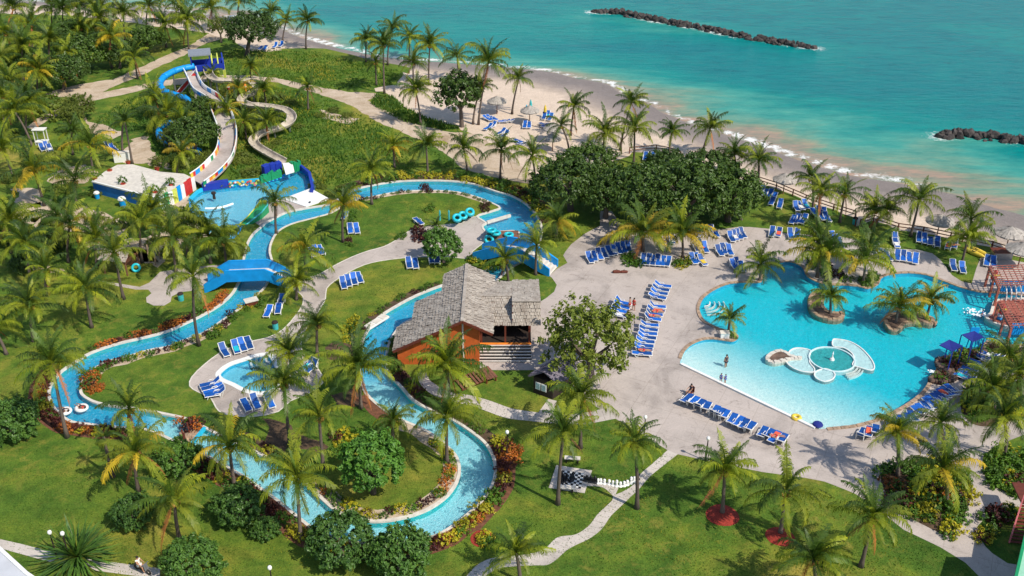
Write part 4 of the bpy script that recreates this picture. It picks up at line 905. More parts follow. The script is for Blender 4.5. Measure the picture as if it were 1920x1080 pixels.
for k in range(12):
    s_ = k/11; c = P(491+39*s_, 345.6-13*s_, .35+.5*(k % 3)/2); MB().lathe([(.02, -.1), (.14, -.05), (.14, .05), (.02, .1)], c=c, n=8).put('painted_spot', M['navy' if k % 2 else 'cyan'], rk)
a, b, c_, d = P(530, 306, 1.6), P(548, 304, 1.6), P(552, 322, .9), P(536, 327, .9); o = slab(rk, 'chute', [d, c_, b, a], .12, M['white'])
ribbon(densify([tuple(P(x, y)[:2]) for x, y in ((548,321),(566,318.5),(582,332),(588,359),(586,366))], .8, closed=False), -.12, .28, 0, .8, closed=False).put('basin_rim', M['navy'], rk)
rm = ccw([tuple(P(x, y)[:2]) for x, y in ((530,374),(583,359),(618,374),(574,389))]); wr = empty('landing_ramp', (0, 0, 0), 'white sloping ramp between the blue slide basin and the river', 'ramp')
zz = [(.12 if PX((p[0], p[1], 0))[1] > 372 else .5) for p in rm]; MB().prism(rm, -.3, zz).put('ramp', M['white'], wr)
p = P(581, 379, .3); MB().lathe([(.16, 0), (.16, .06)], c=p, n=10).put('drain_cover', M['black'], wr)
# ---- weir across the river
we = empty('river_weir', (0, 0, 0), 'rough stone weir with timber stakes across the narrow river', 'weir')
a, b = P(374, 800, -.3), P(345, 833, -.3)
for k in range(34):
    t_ = random.random(); p = a+(b-a)*t_+Vector((random.uniform(-1.0, .8), random.uniform(-.5, .5), random.uniform(0, .25))); r = random.uniform(.22, .42)
    mb = MB(); mb.lathe([(r*.5, -r*.6), (r, -r*.1), (r*.8, r*.35), (r*.3, r*.55)], n=6); v_ = [(x*random.uniform(.8, 1.2), y*random.uniform(.8, 1.2), z) for x, y, z in mb.v]; mb.v = v_
    mb.put('stone', M['stone'], we, p, random.uniform(0, 6))
for (x, y) in ((356,815),(346,828),(360,805),(350,834)): q = P(x, y, -.2); MB().beam(q, q+Vector((-.1, .1, 1.3)), .12).put('stake', M['brown'], we)
a, b = P(376, 803), P(347, 838); MB().beam(a+Vector((.4, 0, .02)), b+Vector((.4, 0, .02)), .3, .3).put('blue_sill', M['cyan'], we)

# ================================================================== MAIN POOL FURNITURE
def island(px, z, label, mat='stone', top='dirt', n=3, nm='rock_island'):
    lp = ccw(smooth([tuple(P(x, y)[:2]) for x, y in px], n)); t = empty(nm, (0, 0, 0), label, 'pool island')
    l2 = densify(lp, .55)
    for i in range(len(l2)):
        j = (i+1) % len(l2); o1, o0 = offs(l2, .05), offs(l2, -.38)
        q = [o0[i], o0[j], o1[j], o1[i]]; c = np.mean(q, axis=0); q = [tuple(c+(np.array(p)-c)*.92) for p in q]
        MB().prism(ccw(q), -.7, z+random.uniform(.02, .14)).put('edge_stone', M[mat], t)
    MB().prism(offs(lp, -.2), -.7, z).put('bed', M[top], t)
    return t
island([(1533,547),(1520,553),(1515,570),(1523,587),(1543,598),(1570,601),(1583,594),(1578,586),(1560,586),(1547,579),(1544,570),(1545,556)], .08, 'kidney shaped stone island with one small palm in the large pool', top='pebble')
island([(1657,602),(1663,592.6),(1680,587),(1700,585),(1722,588),(1744,594),(1752,602),(1746,609),(1730,607),(1711,605.6),(1698,608),(1691,615),(1680,621),(1668,619),(1661,611)], .08, 'long curved stone island with two palms near the right of the large pool', top='pebble')
island([(1435.6,672),(1440,679),(1452,682),(1471,678),(1484,674.5),(1502,673.5),(1502,670.5),(1484,667),(1475,661),(1462,657),(1447,661)], .08, 'brown gravel island with a pale rim and tail left of the fountain', mat='kerb', top='pebble')
ft = empty('pool_fountain', P(1560, 673), 'round teal fountain basin with white petal shaped shelves in the large pool', 'fountain')
fc = P(1560, 673); R0 = 2.35
MB().lathe([(R0, -.7), (R0, .03), (R0-.14, .03), (R0-.14, -.5)], n=40).put('basin_wall', M['palewall'], ft)
MB().lathe([(R0-.14, -.6), (R0-.14, -.12), (.3, -.1)], n=40).put('basin_floor', M['teal'], ft)
MB().lathe([(.28, -.12), (.2, .1), (.1, .2), (.06, .45)], n=12).put('nozzle', M['white'], ft); MB().lathe([(.04, .45), (.09, .6), (.05, .8), (.01, .95)], n=10).put('water_jet', M['foam'], ft)
def shelf(px, zt_, rim):
    lp = ccw(smooth([(P(x, y)-fc)[:2] for x, y in px], 4)); MB().prism(lp, -.7, zt_).put('shelf', M['palewall'], ft); ribbon(lp, -.11, .0, -.7, zt_+.09).put('shelf_rim', M['white'], ft)
shelf([(1478,660),(1486,653),(1497,651),(1512,653),(1521,657),(1519,668),(1520,680),(1528,690),(1527,697),(1510,697),(1494,693),(1480,685),(1474,677)], -.10, 1)
shelf([(1562,635),(1573,635),(1593,639),(1612,649),(1628,664),(1639,680),(1640,691),(1632,694),(1610,688),(1598,684),(1601,673),(1597,662),(1582,652),(1562,649)], -.10, 1)
shelf([(1526,702),(1530,695),(1546,690),(1560,694),(1567,702),(1561,711),(1546,715),(1532,710)], -.10, 1)
for k in range(3):
    pts = [(R0+.3+.28*k)*np.array([math.cos(a), math.sin(a)]) for a in np.linspace(math.radians(-75), math.radians(-28), 14)]; ribbon([tuple(p) for p in pts], -.06, .06, -.6, -.09-.06*k, closed=False).put('step', M['white'], ft)
t = empty('entry_steps', (0, 0, 0), 'curved white entry steps at the left corner of the large pool', 'steps')
c0 = P(1318, 566)
for k in range(4):
    pts = [(c0.x+(.8+.55*k)*math.cos(a), c0.y+(.8+.55*k)*math.sin(a)) for a in np.linspace(math.radians(-88), math.radians(12), 14)]; ribbon(pts, -.06, .06, -.35, -.06-.05*k, closed=False).put('step', M['white'], t)
t = empty('entry_steps', (0, 0, 0), 'curved white entry steps at the upper end of the small toddler pool', 'steps')
c0 = P(509, 672)
for k in range(4):
    pts = [(c0.x+(.6+.5*k)*math.cos(a), c0.y+(.6+.5*k)*math.sin(a)) for a in np.linspace(math.radians(165), math.radians(260), 12)]; pts = [p for p in pts if inside(np.array([p]), KO)[0]]
    if len(pts) > 2: ribbon(pts, -.1, .1, -.6, -.03-.05*k, closed=False).put('step', M['white'], t)
# shade canopies
def canopy(px4, z, lab, legs):
    t = empty('shade_canopy', (0, 0, 0), lab, 'shade canopy'); q = [P(x, y, z) for x, y in px4]; c = sum(q, Vector())/4
    v = q+[c+Vector((0, 0, -.15))]; v2 = [p-Vector((0, 0, .06)) for p in v]
    put('canvas', mesh('canvas', v+v2, [(0, 1, 4), (1, 2, 4), (2, 3, 4), (3, 0, 4), (6, 5, 9), (7, 6, 9), (8, 7, 9), (5, 8, 9), (0, 5, 6, 1), (1, 6, 7, 2), (2, 7, 8, 3), (3, 8, 5, 0)], M['canvas']), t)
    for i in legs: MB().beam((q[i].x, q[i].y, -.9), q[i]-Vector((0, 0, .08)), .08).put('post', M['navy'], t)
canopy([(1761,647),(1780,636.5),(1805,648),(1786,659)], 2.6, 'navy square shade canopy over the water, left of the pair', [1, 2, 3])
canopy([(1803,627),(1827,620.5),(1846,632),(1824,641)], 2.8, 'navy square shade canopy beside the rocks, right of the pair', [0, 1, 2, 3])
t = empty('lifeguard_chair', P(1822, 655, 0), 'blue framed high chair under the right shade canopy', 'chair')
for a in (-.45, .45):
    for b in (-.35, .35): MB().beam((a, b, 0), (a*.8, b*.8, 1.7), .09).put('leg', M['bridge'], t)
MB().box((0, 0, 1.72), (.9, .8, .08)).put('seat', M['bridge'], t); MB().box((0, .36, 2.1), (.9, .08, .7)).put('backrest', M['bridge'], t)
# pergolas and play island on the right
def pergola(px4, z, n1, n2, lab):
    t = empty('pergola', (0, 0, 0), lab, 'pergola'); a, b, c, d = [P(x, y, z) for x, y in px4]
    for k in range(n1):
        s = (k+.5)/n1; MB().beam(a+(d-a)*s-(b-a)*.03, b+(c-b)*s+(b-a)*.03, .08, .07).put('slat', M['brick'], t)
    for k in range(n2):
        s = (k+.5)/n2; MB().beam(a+(b-a)*s+Vector((0, 0, -.16)), d+(c-d)*s+Vector((0, 0, -.16)), .08, .06).put('cross_slat', M['stone'] if k % 2 else M['brick'], t)
    for s in (.02, .98):
        MB().beam(a+(b-a)*s+Vector((0, 0, -.35)), d+(c-d)*s+Vector((0, 0, -.35)), .2, .25).put('beam', M['brick'], t)
        for q in (.02, .5, .98): p = (a+(b-a)*s)*(1-q)+(d+(c-d)*s)*q; MB().beam((p.x, p.y, 0), p-Vector((0, 0, .4)), .22).put('post', M['brick'], t)
    return t
pergola([(1855,497),(1930,494),(1950,536),(1873,536)], 2.8, 10, 8, 'red brown slatted pergola at the right edge behind the pool')
pergola([(1872,563),(1950,560),(1990,612),(1896,612)], 2.8, 11, 9, 'red brown slatted pergola on the play island in the pool')
lp = ccw(smooth([tuple(P(x, y)[:2]) for x, y in ((1872,563),(1863,567),(1859,578),(1855,590),(1846,596),(1859,606),(1885,615),(1920,620),(1990,618),(1990,566),(1920,561))], 3))
t = empty('play_island', (0, 0, 0), 'brown play deck island with a tan rim at the right of the large pool', 'pool island'); MB().prism(lp, -.7, .14).put('deck', M['brick'], t); ribbon(lp, -.28, .04, -.7, .22).put('rim', M['kerb'], t)
for (x0, y0, x1, y1, lab) in ((1875,541,1940,541,'blue screen wall below the rear pergola'), (1892,621,1950,621,'blue screen wall below the island pergola')):
    a, b = P(x0, y0+6), P(x1, y1+6); t = empty('screen_wall', (0, 0, 0), lab, 'screen')
    for k in range(14): p = a+(b-a)*(k+.5)/14; MB().box((p.x, p.y, .7), ((b-a).length/14*.8, .12, 1.4)).put('plank', M['bridge'], t)
for (x, y, lab) in ((1860, 535, 'red, yellow and blue play figure at the corner of the rear pergola'), (1872, 600, 'red, yellow and white play figure on the island deck edge')):
    t = empty('play_sculpture', P(x, y, .1), lab, 'play sculpture')
    for z, r, c in ((.2, .3, 'bridge'), (.6, .34, 'white'), (1.0, .34, 'red'), (1.4, .32, 'yellow'), (1.75, .24, 'red')):
        MB().lathe([(r*.5, -.18), (r, -.08), (r, .08), (r*.5, .18)], c=(random.uniform(-.15, .15), 0, z), n=10).put('painted_ball', M[c], t)
    for s_ in (-1, 1): MB().beam((0, 0, 1.0), (s_*.6, 0, 1.35), .12).put('arm', M['yellow'], t)
t = empty('spray_arch', P(1877, 556, 0), 'white spray arches between the two pergolas', 'spray arch')
for k in range(5): MB().tube([(k*.55, 1.2*math.cos(a), .1+1.5*math.sin(a)) for a in np.linspace(0, PI, 10)], .08, 6).put('arch', M['white'], t)
random.seed(3)
for cx, cy, rr, k_ in ((1825, 582, 1.0, 0), (1835, 590, .5, 1)):
    mb = MB(); c = P(cx, cy, -.02)
    for k in range(45): a = random.uniform(0, 2*PI); q = random.uniform(.1, 1)*rr; mb.lathe([(.04, 0), (random.uniform(.05, .15), .02), (.03, random.uniform(.03, .10))], c=(c.x+q*math.cos(a)*1.5, c.y+q*math.sin(a)*.8, 0-.06), n=6)
    tag(mb.put('splash', M['foam']), kind='stuff')
# rock waterfall edge beside planting
for lab, px in (('dark planted rock ledge above the pool, nearest the shade canopies', [(1842,656),(1822,665),(1800,659),(1796,668),(1810,678),(1832,668),(1850,660)]),
                ('dark planted rock ledge jutting into the pool, in the middle of three', [(1795,672),(1772,674),(1757,678),(1757,688),(1772,697),(1790,696),(1806,684)]),
                ('dark planted rock ledge where the curved deck begins', [(1772,700),(1752,709),(1743,716),(1762,720),(1785,716),(1792,706)])):
    lp = ccw(smooth([tuple(P(x, y)[:2]) for x, y in px], 3)); t = empty('rock_ledge', (0, 0, 0), lab, 'rock ledge'); MB().prism(lp, -1.0, .35).put('ledge', M['rock'], t)
    l2 = densify(lp, .6)
    for i in range(len(l2)):
        r = random.uniform(.2, .34); mb = MB(); mb.lathe([(r*.7, -r), (r, 0), (r*.7, r*.5), (r*.2, r*.6)], n=6); mb.put('edge_stone', M['pebble' if i % 3 else 'rock'], t, (l2[i][0], l2[i][1], .28), random.uniform(0, 6))
for x, y in ((1787, 671), (1756, 699)):
    mb = MB(); c = P(x, y, -.03)
    for k in range(30): mb.lathe([(.04, 0), (random.uniform(.07, .17), .03), (.03, random.uniform(.05, .16))], c=(c.x+random.uniform(-.7, .7), c.y+random.uniform(-.5, .5), -.06), n=6)
    tag(mb.put('splash', M['foam']), kind='stuff')
random.seed(7)
# ---- breakwaters
def rockmesh(seed, r=1.0):
    rnd = random.Random(seed); mb = bmesh.new(); bmesh.ops.create_icosphere(mb, subdivisions=1, radius=r)
    for v in mb.verts: v.co *= rnd.uniform(.72, 1.2)
    me = bpy.data.meshes.new('boulder'); mb.to_mesh(me); mb.free(); me.materials.append(M['rock']); return me
RM = [rockmesh(k) for k in range(7)]
for bi, (line, lab, n, w_) in enumerate(((BWW[0], 'long dark boulder breakwater lying offshore, upper centre', 298, 1.6), (BWW[1], 'dark boulder breakwater cut off by the right edge', 130, 1.35))):
    l = np.array(densify(line, .5, closed=False)); t = empty('breakwater', (l[0][0], l[0][1], 0), lab, 'breakwater')
    for k in range(n):
        s = random.random(); p = l[int(s*(len(l)-1))]; e = min(1, min(s, 1-s)*9+.25); o_ = random.gauss(0, .5)*w_*e
        z_ = SEAZ-.25+max(0, .72*e*(1-abs(o_)/(w_*1.3)))+random.uniform(-.1, .2); sc_ = random.uniform(.42, .85)
        o = put('boulder', RM[k % 7], t, (p[0]-l[0][0]+random.uniform(-.2, .2), p[1]-l[0][1]+o_, z_), 0, (sc_, sc_*random.uniform(.7, 1.1), sc_*.8)); o.rotation_euler = (random.uniform(0, 6), random.uniform(0, 6), 0)
# ---- beach fence
def fence(px, lab, h=1.0, sp=2.3):
    l = [P(x, y) for x, y in px]; t = empty('fence', (0, 0, 0), lab, 'fence'); pts = [Vector((p[0], p[1], 0)) for p in densify([tuple(p[:2]) for p in l], sp, closed=False)]
    for i, p in enumerate(pts):
        MB().box((p.x, p.y, h/2), (.14, .14, h)).put('post', M['brown'], t)
        if i < len(pts)-1:
            for z in (h-.05, h*.5): MB().beam(p+Vector((0, 0, z)), pts[i+1]+Vector((0, 0, z)), .07, .12).put('rail', M['wood'], t)
fence([(1180,288),(1190,286.5),(1230,283),(1256,288),(1275,296)], 'short curved brown post and rail fence behind the sea grape trees')
fence([(1410,338),(1421,343),(1455,354),(1486,367),(1510,377.5),(1562,395),(1603,408),(1603,424)], 'long brown post and rail fence along the beach left of the gap')
fence([(1612,424),(1637,416),(1683,431.5),(1730,438),(1781,449),(1804,454),(1859,466),(1930,488)], 'brown post and rail fence along the beach right of the gap')
# ---- chess corner
cb = empty('chess_board', (0, 0, 0), 'giant black and white chess board on a square concrete pad', 'chess board')
pad = [P(x, y) for x, y in ((1043,873),(1110,883),(1096,925),(1029,915))]; MB().prism(ccw([tuple(p[:2]) for p in pad]), 0, .06).put('pad', M['path'], cb)
bq = [P(x, y, .06) for x, y in ((1053.5,881.5),(1095,888),(1089,916.5),(1048,910))]
def bp(s, t): return (bq[0]*(1-s)+bq[1]*s)*(1-t)+(bq[3]*(1-s)+bq[2]*s)*t
for i in range(8):
    for j in range(8):
        q = [bp((i+a)/8, (j+b)/8) for a, b in ((.02, .02), (.98, .02), (.98, .98), (.02, .98))]; MB().prism(ccw([tuple(p[:2]) for p in q]), .061, .072).put('square', M['white'] if (i+j) % 2 else M['black'], cb)
def chess(p, white, big, lab, grp=None):
    h = .72 if big else .52; t = empty('chess_piece', p, lab, 'chess piece', grp)
    MB().lathe([(.2, 0), (.2, h*.1), (.11, h*.25), (.08, h*.6), (.14, h*.66), (.07, h*.7)], n=10).put('body', M['white' if white else 'black'], t)
    MB().lathe([(.05, h*.7), (.12, h*.8), (.1, h*.92), (.03, h)], n=10).put('head', M['white' if white else 'black'], t)
for k in range(7):
    x, y = 1096+k*3.9, 902+.6*k; chess(P(x, y), False, k % 2, ('leftmost black giant chess piece in the row leaving the board' if k == 0 else '%s black giant chess piece from the left in the row leaving the board' % ORD[k]), 'black chess pieces in the row')
xs = [(1121,906),(1126,906),(1133,907),(1142,908),(1149,910),(1156,912),(1163,912),(1170,911),(1176,909),(1183,906),(1189,902.5)]
for k, (x, y) in enumerate(xs): chess(P(x, y), True, random.random() < .4, '%s white giant chess piece from the left in the curved grass row' % ORD[k], 'white chess pieces in the row')
chess(P(1196, 899), False, True, 'single black giant chess piece at the far right end of the row, by the path')
for k, (s, t_) in enumerate(((.0,.66),(.05,.5),(.1,.8),(.13,.62),(.2,.72),(.3,.6),(.5,.62),(.56,.42))): p = bp(s, t_); chess((p.x, p.y, .072), False, random.random() < .6, '%s black giant chess piece from the left standing on the checkered board' % ORD[k], 'black chess pieces on the board')
def bench(x, y, rz, lab):
    t = empty('bench', P(x, y), lab, 'bench', rz=rz); MB().box((0, 0, .45), (1.4, .45, .08)).put('seat', M['kerb'], t)
    for s_ in (-.5, .5): MB().box((s_, 0, .2), (.12, .4, .41)).put('leg', M['dark'], t)
bench(1073, 866, -.1, 'small pale bench on the grass above the chess board'); bench(1062, 921, -.1, 'small dark shaded bench at the lower edge of the chess pad')
# ---- lamps
def lamp(bx, by, tx, ty, lab):
    b, t_ = top(bx, by, tx, ty); h = max(2.5, t_.z); t = empty('lamp_post', b, lab, 'lamp post')
    MB().lathe([(.12, 0), (.07, .3), (.05, h-.25)], n=8).put('post', M['dark'], t); MB().lathe([(.06, h-.22), (.15, h-.12), (.17, h+.03), (.12, h+.14), (.03, h+.17)], n=12).put('globe', M['globe'], t, smooth=True)
lamp(1323,864,1325,827,'globe lamp post on the lower edge of the pool deck'); lamp(1206,835,1205,782,'globe lamp post behind the palm at the plaza corner')
lamp(112,1062,118,998,'globe lamp standing left in the group above the spiky plant'); lamp(136,1066,138,1000,'globe lamp standing right in the group above the spiky plant'); lamp(513,1110,514,1073,'globe lamp at the bottom edge below the round bushes'); lamp(951,860,950,810,'slender lamp post on the grass beside the outer river bend')
# ---- umbrellas
def umbrella(x, y, r, h, lab, mat='thatch'):
    b, c = top(x, y+2, x, y-6); t = empty('thatched_umbrella', P(x, y+10), lab, 'beach umbrella')
    MB().lathe([(.08, 0), (.06, h)], n=8).put('pole', M['wood'], t)
    mb = MB(); n = 22; prof = [(.05, h+.95), (r*.35, h+.62), (r*.7, h+.28), (r, h-.05)]
    for k in range(n):
        a0, a1 = 2*PI*k/n, 2*PI*(k+.94)/n
        for i in range(3):
            (ra, za), (rb, zb) = prof[i], prof[i+1]; j = random.uniform(-.06, .06); rb2 = rb*(1+j)
            mb.add([(ra*math.cos(a0), ra*math.sin(a0), za+.05*i), (ra*math.cos(a1), ra*math.sin(a1), za+.05*i), (rb2*math.cos(a1), rb2*math.sin(a1), zb+.05*i+j), (rb2*math.cos(a0), rb2*math.sin(a0), zb+.05*i)], [(3, 2, 1, 0)])
    mb.lathe([(r*.97, h-.12), (r*.05, h+.85)], n=22)
    mb.put('thatch_canopy', M[mat], t)
umbrella(932, 204, 1.7, 2.2, 'grey thatched umbrella on the sand left of the beach group'); umbrella(993, 222, 1.6, 2.2, 'grey thatched umbrella in the middle of the beach group'); umbrella(1037, 256, 1.6, 2.2, 'thatched umbrella half hidden by the palms beside the sea grapes'); umbrella(1036, 273, 1.4, 2.0, 'thatched umbrella lowest of the beach group, against the dark tree')
umbrella(1468, 354, 1.7, 2.2, 'grey thatched umbrella behind the left beach fence'); umbrella(1756, 434, 1.8, 2.2, 'pale thatched umbrella behind the right beach fence'); umbrella(1885, 460, 1.9, 2.4, 'large pale thatched umbrella above the bar hut'); umbrella(1908, 491, 1.9, 2.4, 'large pale thatched umbrella behind the rear pergola')
t = empty('bar_hut', P(1876, 484), 'small dark bar counter under the pale umbrella at the right', 'bar hut'); MB().box((0, 0, .5), (2.2, 1.2, 1.0)).put('counter', M['metal'], t); MB().box((0, 0, 1.04), (2.5, 1.5, .08)).put('counter_top', M['brown'], t)
for (x, y, c, lb) in ((995,210,'teal','folded teal parasol standing on the beach'), (987,220,'cyan','pale blue folded parasol standing on the beach'), (1022,220,'yellow','folded yellow parasol standing on the beach')):
    t = empty('folded_parasol', P(x, y), lb, 'parasol'); MB().lathe([(.05, 0), (.05, .8)], n=8).put('pole', M['white'], t); MB().lathe([(.05, .8), (.28, 1.0), (.2, 1.7), (.04, 2.2)], n=10).put('canopy', M[c], t)
for (x, y, rz) in ((1826,474,.9),(1832,470,.9)):
    t = empty('kayak', P(x, y, .25), 'yellow kayak lying on the grass near the fence, %s' % ('nearest the palm' if x < 1830 else 'beside the blue one'), 'kayak', rz=rz-1.9)
    MB().tube([(-1.6, 0, .12), (-1.1, 0, .04), (0, 0, 0), (1.1, 0, .04), (1.6, 0, .12)], [.03, .25, .34, .25, .03], 10).put('hull', M['yellow'], t, smooth=True); MB().torus(.22, .04, (0, 0, .3), 12, 6).put('cockpit_rim', M['black'], t)
t = empty('towel_hut', P(80, 270), 'small white framed towel stand on the grass at the far left', 'towel stand')
for a in (-.8, .8):
    for b in (-.5, .5): MB().beam((a, b, 0), (a, b, 2.4), .1).put('post', M['white'], t)
MB().box((0, 0, 2.45), (1.9, 1.3, .12)).put('roof', M['white'], t); MB().box((0, 0, .5), (1.8, 1.2, .1)).put('shelf', M['white'], t)
t = empty('white_cabinet', P(231, 302), 'white cabinet behind the twin palm trunks at the terrace', 'cabinet', rz=.3); MB().box((0, 0, .7), (2.4, .9, 1.4)).put('body', M['white'], t); MB().box((0, 0, 1.43), (2.5, 1.0, .06)).put('lid', M['kerb'], t)
for (x, y, lb) in ((340, 563, 'dark green bin on the lawn by the round paved spot'), (517, 617, 'teal litter bin on the grass beside the walk'), (1602, 420, 'green bin at the gap in the beach fence')):
    t = empty('litter_bin', P(x, y), lb, 'bin'); MB().lathe([(.3, 0), (.34, .8)], n=12).put('body', M['teal'], t); MB().lathe([(.36, .8), (.3, .95), (.1, 1.05)], n=12).put('lid', M['dark'], t)
# shingled hut roof left
def gable_hut(x, y, w_, d_, h, rz, lab, mt='roof'):
    t = empty('garden_hut', P(x, y), lab, 'hut', rz=rz)
    for sx in (-1, 1):
        for sy in (-1, 1): MB().beam((sx*w_*.4, sy*d_*.4, 0), (sx*w_*.4, sy*d_*.4, h), .14).put('post', M['wood'], t)
    MB().box((0, d_*.35, h*.4), (w_*.75, .1, h*.8)).put('wall', M['wood'], t)
    for s_ in (-1, 1):
        q = [(-w_/2, s_*d_/2, h-.1), (w_/2, s_*d_/2, h-.1), (w_/2, 0, h+d_*.32), (-w_/2, 0, h+d_*.32)]; q = q if s_ < 0 else q[::-1]
        if s_ > 0: q = [q[2], q[3], q[0], q[1]]
        o = slab(t, 'roof', q, .08, M['brown']); shake_roof(o, q, 6, int(w_/.35))
gable_hut(230, 505, 3.6, 3.4, 2.1, -.2, 'shingled garden hut under the palms left of the blue bridge'); 
t = empty('swim_tube', P(255, 502, .5), 'cyan swim tube hanging on the garden hut', 'swim tube'); t.rotation_euler = (1.2, 0, .3); MB().torus(.42, .15).put('ring', M['tube'], t, smooth=True)
for k, (x, y) in enumerate(((280, 492), (292, 497), (300, 486))):
    p = P(x, y); t = empty('tree_stake', p, 'pale wooden stake beside the garden hut, %s' % ('nearest the hut', 'in the middle', 'farthest from the hut')[k], 'stake'); MB().beam((0, 0, 0), (.1, 0, 2.4), .13).put('stake', M['stone'], t)
# vent slab in border, info table
t = empty('notice_box', P(472, 573), 'pale lidded box in the planted border below the blue bridge', 'box', rz=.5); MB().box((0, 0, .35), (1.3, .8, .7)).put('body', M['brown'], t); MB().box((0, 0, .75), (1.5, 1.0, .1)).put('lid', M['kerb'], t)
t = empty('deck_platform', P(706, 605), 'small white platform at the bend on the outer bank left of the pavilion', 'platform', rz=.95); MB().box((0, 0, .1), (3.2, .9, .2)).put('deck', M['white'], t)
for k in range(3): MB().box((-1.1+1.1*k, 0, .23), (.9, .8, .06)).put('plank', M['kerb'], t)
# tube dock
t = empty('tube_dock', (0, 0, 0), 'brown timber launch deck with stacked tubes beside the river', 'dock')
dq = [P(x, y) for x, y in ((929,435),(971,434),(974,447),(940,452),(914,447))]; MB().prism(ccw([tuple(p[:2]) for p in dq]), -.5, .14).put('deck', M['wood'], t)
a, b = P(913, 417), P(957, 404); MB().beam(a+Vector((0, 0, -.02)), b+Vector((0, 0, -.02)), .28, .4).put('dividing_wall', M['kerb'], t)
def ring(x, y, z, lab, rot=(0, 0, 0), mat='tube', R=.48, grp=None):
    p = P(x, y, z); t = empty('swim_tube', p, lab, 'swim tube', grp); t.rotation_euler = rot; MB().torus(R, .19).put('ring', M[mat], t, smooth=True)
stackl = [(921,433,'front left'), (927,427,'behind it to the right')]
for (x, y, nm) in ((921,432,'tallest stack at the launch deck'),):
    for k in range(5): ring(x+(k % 2)*.8, y, .2+.36*k, 'cyan tube in the %s, %s' % (nm, ('lowest', 'second from the ground', 'middle', 'second from the top', 'topmost')[k]))
for k in range(3): ring(930, 437, .2+.36*k, 'cyan swim tube in the short stack right of the tall stack, %s' % ('lowest', 'middle', 'topmost')[k])
ring(954, 440, .35, 'single cyan swim tube lying on the timber launch deck'); ring(917, 449, .3, 'single cyan swim tube leaning by the left end of the bridge', (.7, 0, .4))
for s_, (x, y, n_) in enumerate(((857,410,4),(868,405,3),(881,399,4))):
    for k in range(n_): ring(x, y-.6*k, .5+.30*k*1.0, 'cyan swim tube on the %s grass stack, %s' % (('left', 'middle', 'right')[s_], ('lowest', 'second', 'third', 'top')[k]), (.55, 0, .3), R=.46)
for k, x in enumerate((825, 842)):
    t = empty('flag_post', P(x, 413), 'teal feather post on the grass, %s of the two' % ('left', 'right')[k], 'post'); MB().lathe([(.13, 0), (.11, 1.3), (.03, 1.5)], n=8).put('post', M['teal'], t)
ring(1493, 783, .05, 'yellow swim ring floating at the shallow pool edge', mat='yellow', R=.34)
t = empty('float_mat', P(1533, 798, .05), 'dark round float at the corner of the shallow end', 'pool float'); MB().lathe([(.38, 0), (.5, .12), (.42, .26), (.15, .32)], n=16).put('float', M['canvas'], t)
t = empty('utility_box', P(1358, 633), 'small white box in the little planter jutting into the pool', 'box'); MB().box((0, 0, .35), (.9, .6, .6)).put('body', M['white'], t); MB().box((0, 0, .68), (1.0, .7, .06)).put('lid', M['kerb'], t)
t = empty('grey_counter', P(1150, 454), 'long grey counter roof under the big golden palm', 'counter', rz=.32); MB().box((0, 0, .8), (4.2, .9, .1)).put('top', M['metal'], t)
for s_ in (-1.8, 0, 1.8): MB().box((s_, 0, .37), (.12, .6, .75)).put('leg', M['dark'], t)
for (x, y, lab, sc_) in ((1156, 510, 'brown gear bag lying on the plaza, left of two', 1), (1170, 510, 'brown gear bag lying on the plaza, right of two', .9)):
    t = empty('bag', P(x, y, .12), lab, 'bag', sc=sc_); MB().tube([(-.5, 0, 0), (-.35, 0, .05), (.35, 0, .05), (.5, 0, 0)], [.08, .2, .2, .08], 8).put('bag_body', M['brown'], t); MB().tube([(-.2, 0, .2), (0, 0, .35), (.2, 0, .2)], .03, 5).put('handle', M['dark'], t)
# ================================================================== LOUNGERS
def lounger_meshes(e=(.98, .86), bk=(.96, .88)):
    f = MB()
    for s in (-.33, .33):
        f.tube([(-.98, s, .30), (-.9, s, .34), (.35, s, .34), (.55, s, .36)], .045, 5); f.tube([(.30, s, .34), (e[0], s, e[1])], .045, 5)
        f.tube([(-.8, s, 0), (-.72, s, .18), (-.62, s, .33)], .035, 5); f.tube([(.45, s, 0), (.5, s, .18), (.42, s, .33)], .035, 5); f.tube([(.55, s, .0), (.5+e[0]*.3, s, e[1]*.7)], .03, 5)
        f.tube([(-.1, s*1.08, .36), (0, s*1.15, .55), (.4, s*1.15, .56), (.5, s*1.08, .42)], .03, 5)
    for x, z in ((-.98, .30), (.35, .34), (e[0], e[1]), (.3, .36)): f.tube([(x, -.33, z), (x, .33, z)], .04, 5)
    fm = f.me('frame', M['white'])
    sm = MB().box((-.32, 0, .375), (1.26, .57, .05)).me('seat_sling', M['blue'])
    b = MB(); b.beam((.33, 0, .385), (bk[0], 0, bk[1]), .57, .05); bm = b.me('backrest_sling', M['blue'])
    return fm, sm, bm
LV = [lounger_meshes(), lounger_meshes((1.06, .66), (1.03, .67)), lounger_meshes((.84, .98), (.82, 1.0)), lounger_meshes((1.10, .44), (1.06, .46))]
TW = {k: MB().box((0, 0, .42), (.95, .5, .04)).me('towel', M[m]) for k, m in (('red', 'towel'), ('white', 'cloth_white'), ('yellow', 'yellow'), ('cyan', 'tube'))}
